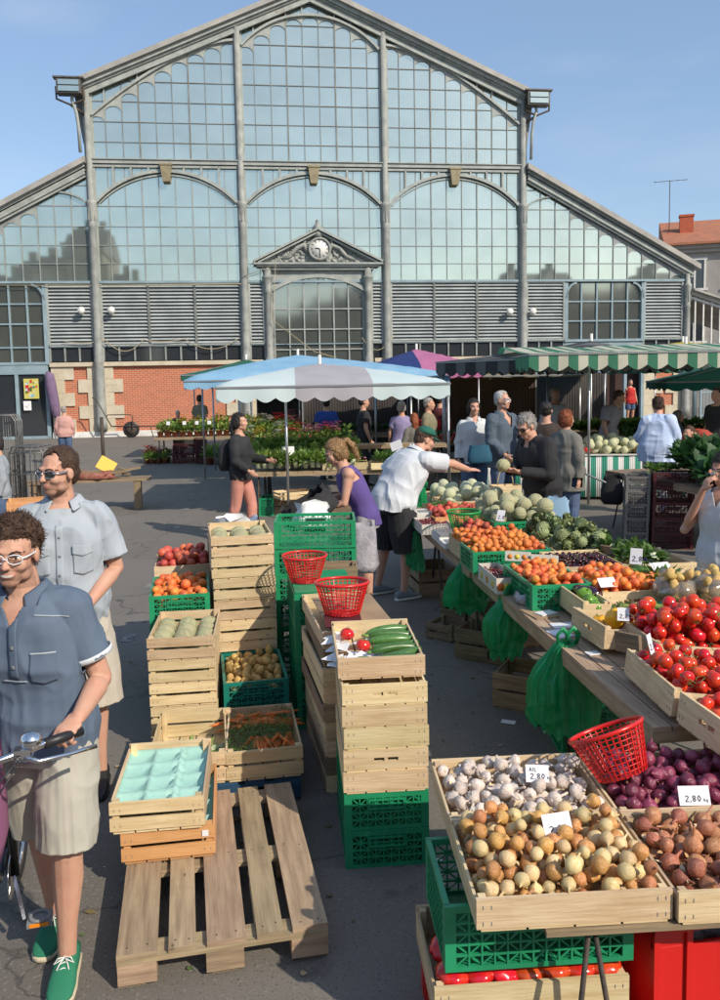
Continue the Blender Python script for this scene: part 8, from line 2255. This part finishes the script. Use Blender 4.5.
bgp('woman with reddish hair stooping beside the child in lavender', 1.05, 16.0, 200, 1.58, ('long', HR), F_['gj'], F_['jean'], True)
bgp('man in a khaki shirt and hat behind the green-capped man', 1.38, 16.4, 70, 1.86, ('short', HG), F_['khaki'], F_['gj'])
bgp('stallholder in a khaki shirt bending at the flower stall', -4.75, 24.9, 150, 1.9, ('short', HB), F_['khaki'], F_['jean'], sleeve=.6)
bgp('white-haired person in black sitting behind the flower table', -5.45, 25.0, 30, 1.45, ('short', HW), F_['blk'], F_['blk'])
bgp('person in a royal blue top in the shade of the cyan parasol', -.75, 18.9, 200, 1.85, ('short', HK), F_['royal'], F_['jean'], sleeve=.6)
bgp('dark figure in a black top behind the salad table', .1, 17.6, 105, 1.9, ('short', HK), F_['blk'], F_['blk'], sleeve=.6)
bgp('person in a maroon top in the shade left of the blouse and jacket pair', 1.9, 19.6, 150, 1.85, ('short', HK), fab('maroon_top', (.12, .02, .02)), F_['blk'])
# --- bicycle held by the foreground man
def bicycle():
    t = thing('bicycle', 'city bicycle with chrome handlebar, bell and pink side bag at the left edge', 'bicycle', (-1.385, 2.852, 0), R(15))
    # local: y forward is -y (towards viewer), x across
    fr = mat('black_frame_paint', (.015, .015, .015), .25, coat=.5)
    m = MB(); m.tube([(.06, .28, .27), (.0, .45, .85), (.0, .5, .98)], .017, 8); m.tube([(.0, .26, .28), (0, -.22, .62), (0, -.3, .86)], .019, 8); m.tube([(0, .26, .27), (0, .78, .35)], .013, 8); m.tube([(0, .42, .74), (0, .78, .35)], .011, 8)
    obj('frame', m, fr, t)
    def wheel(y, nm):
        q = MB(); q.tube([(0, y+.33*math.cos(2*PI*k/40), .345+.33*math.sin(2*PI*k/40)) for k in range(41)], .017, 8, caps=False); w = obj(nm, q, M['black'], t)
        q = MB(); q.tube([(0, y+.305*math.cos(2*PI*k/40), .345+.305*math.sin(2*PI*k/40)) for k in range(41)], .009, 6, caps=False)
        for k in range(28): q.bar((.02*(-1)**k, y, .345), (0, y+.3*math.cos(2*PI*k/28), .345+.3*math.sin(2*PI*k/28)), .0018)
        q.tube([(-.04, y, .345), (.04, y, .345)], .02, 8); obj('spokes', q, M['chrome'], w)
    wheel(-.42, 'wheel'); wheel(.78, 'wheel')
    m = MB(); m.tube([(.0, -.42+.36*math.cos(a), .345+.36*math.sin(a)) for a in [PI*k/14*.8+.3 for k in range(15)]], .026, 8, rr=.35); m.tube([(.05, -.42, .345), (.04, -.3, .7)], .009, 6); m.tube([(-.05, -.42, .345), (-.04, -.3, .7)], .009, 6); obj('mudguard', m, M['chrome'], t)
    m = MB(); m.tube([(0, -.29, .8), (0, -.31, 1.0), (0, -.33, 1.02)], .013, 8)
    m.tube([(-.345, -.20, 1.0), (-.26, -.29, 1.015), (-.12, -.35, 1.02), (0, -.36, 1.01), (.12, -.36, 1.02), (.20, -.33, 1.03), (.26, -.28, 1.03), (.345, -.21, 1.025)], .0125, 10); obj('handlebar', m, M['chrome'], t)
    m = MB(); m.tube([(.26, -.285, 1.03), (.37, -.19, 1.02)], .017, 10); obj('grip', m, M['black'], t)
    m = MB(); m.tube([(-.345, -.20, 1.0), (-.40, -.09, .99)], .017, 10); obj('grip', m, M['black'], t)
    m = MB(); m.tube([(.20, -.345, 1.02), (.25, -.36, 1.005), (.34, -.31, .995), (.42, -.25, .985)], [.01, .008, .007, .008], 7); m.box((.20, -.335, 1.03), (.05, .04, .03)); obj('brake_lever', m, M['chrome'], t)
    m = MB(); m.lathe([(.033, -.012), (.034, 0), (.028, .016), (.012, .026), (0, .028)], 18, 0, Matrix.Translation((.225, -.325, 1.065)) @ Matrix.Rotation(R(20), 4, 'X')); m.tube([(.225, -.325, 1.035), (.225, -.325, 1.06)], .008, 6); obj('bell', m, M['chrome'], t)
    m = MB(); m.tube([(.20, -.35, 1.03), (.16, -.42, 1.0), (.08, -.42, .93), (.0, -.34, .86)], .003, 5); m.tube([(.20, -.35, 1.02), (.14, -.44, .95), (.08, -.36, .78), (.02, -.30, .6)], .003, 5); m.tube([(.18, -.36, 1.02), (.05, -.44, .97), (-.2, -.36, .98)], .003, 5); obj('cable', m, M['black'], t)
    m = MB(); m.lathe([(.085, -.002), (.088, 0), (.085, .002)], 28, 0, Matrix.Translation((.045, .26, .28)) @ Matrix.Rotation(PI/2, 4, 'Y')); m.bar((.055, .26, .28), (.10, .16, .155), .02, .012, upv=(1, 0, 0)); m.bar((-.05, .26, .28), (-.08, .36, .41), .02, .012, upv=(1, 0, 0)); obj('crank', m, M['chrome'], t)
    pd = MB(); pd.bx(.11, .20, .125, .20, .135, .155); pd.tube([(.155+.035*math.cos(a), .16+.035*math.sin(a), .16) for a in [2*PI*k/16 for k in range(17)]], .007, 6, caps=False); pd = obj('pedal', pd, M['grey'], t)
    q = MB(); q.bx(.12, .19, .1215, .1245, .139, .152); obj('reflector', q, mat('amber_reflector', (.8, .25, .01), .2), pd)
    m = MB(); m.tube([(.03, .5, .66), (.10, .46, .55), (.06, .42, .42)], [.008, .008, .008], 6); obj('stand', m, M['chrome'], t)
    m = MB(); m.lathe([(.02, 0), (.09, .03), (.12, .06), (.05, .08)], 14, 0, Matrix.Translation((0, .52, .98))); m.tube([(0, .3, 1.03), (0, .45, 1.03), (0, .62, 1.05)], [.02, .05, .09], 10, rr=.5); obj('saddle', m, M['black'], t)
    m = crumple(.10, .30, .36, 31, 18, .12); m.v = [(x+.045, y-.10, z+.58) for x, y, z in m.v]; obj('side_bag', m, fab('pink_bag_cloth', (.36, .13, .24), (.28, .09, .2)), t)
bicycle()
D.scenes.remove(TS)
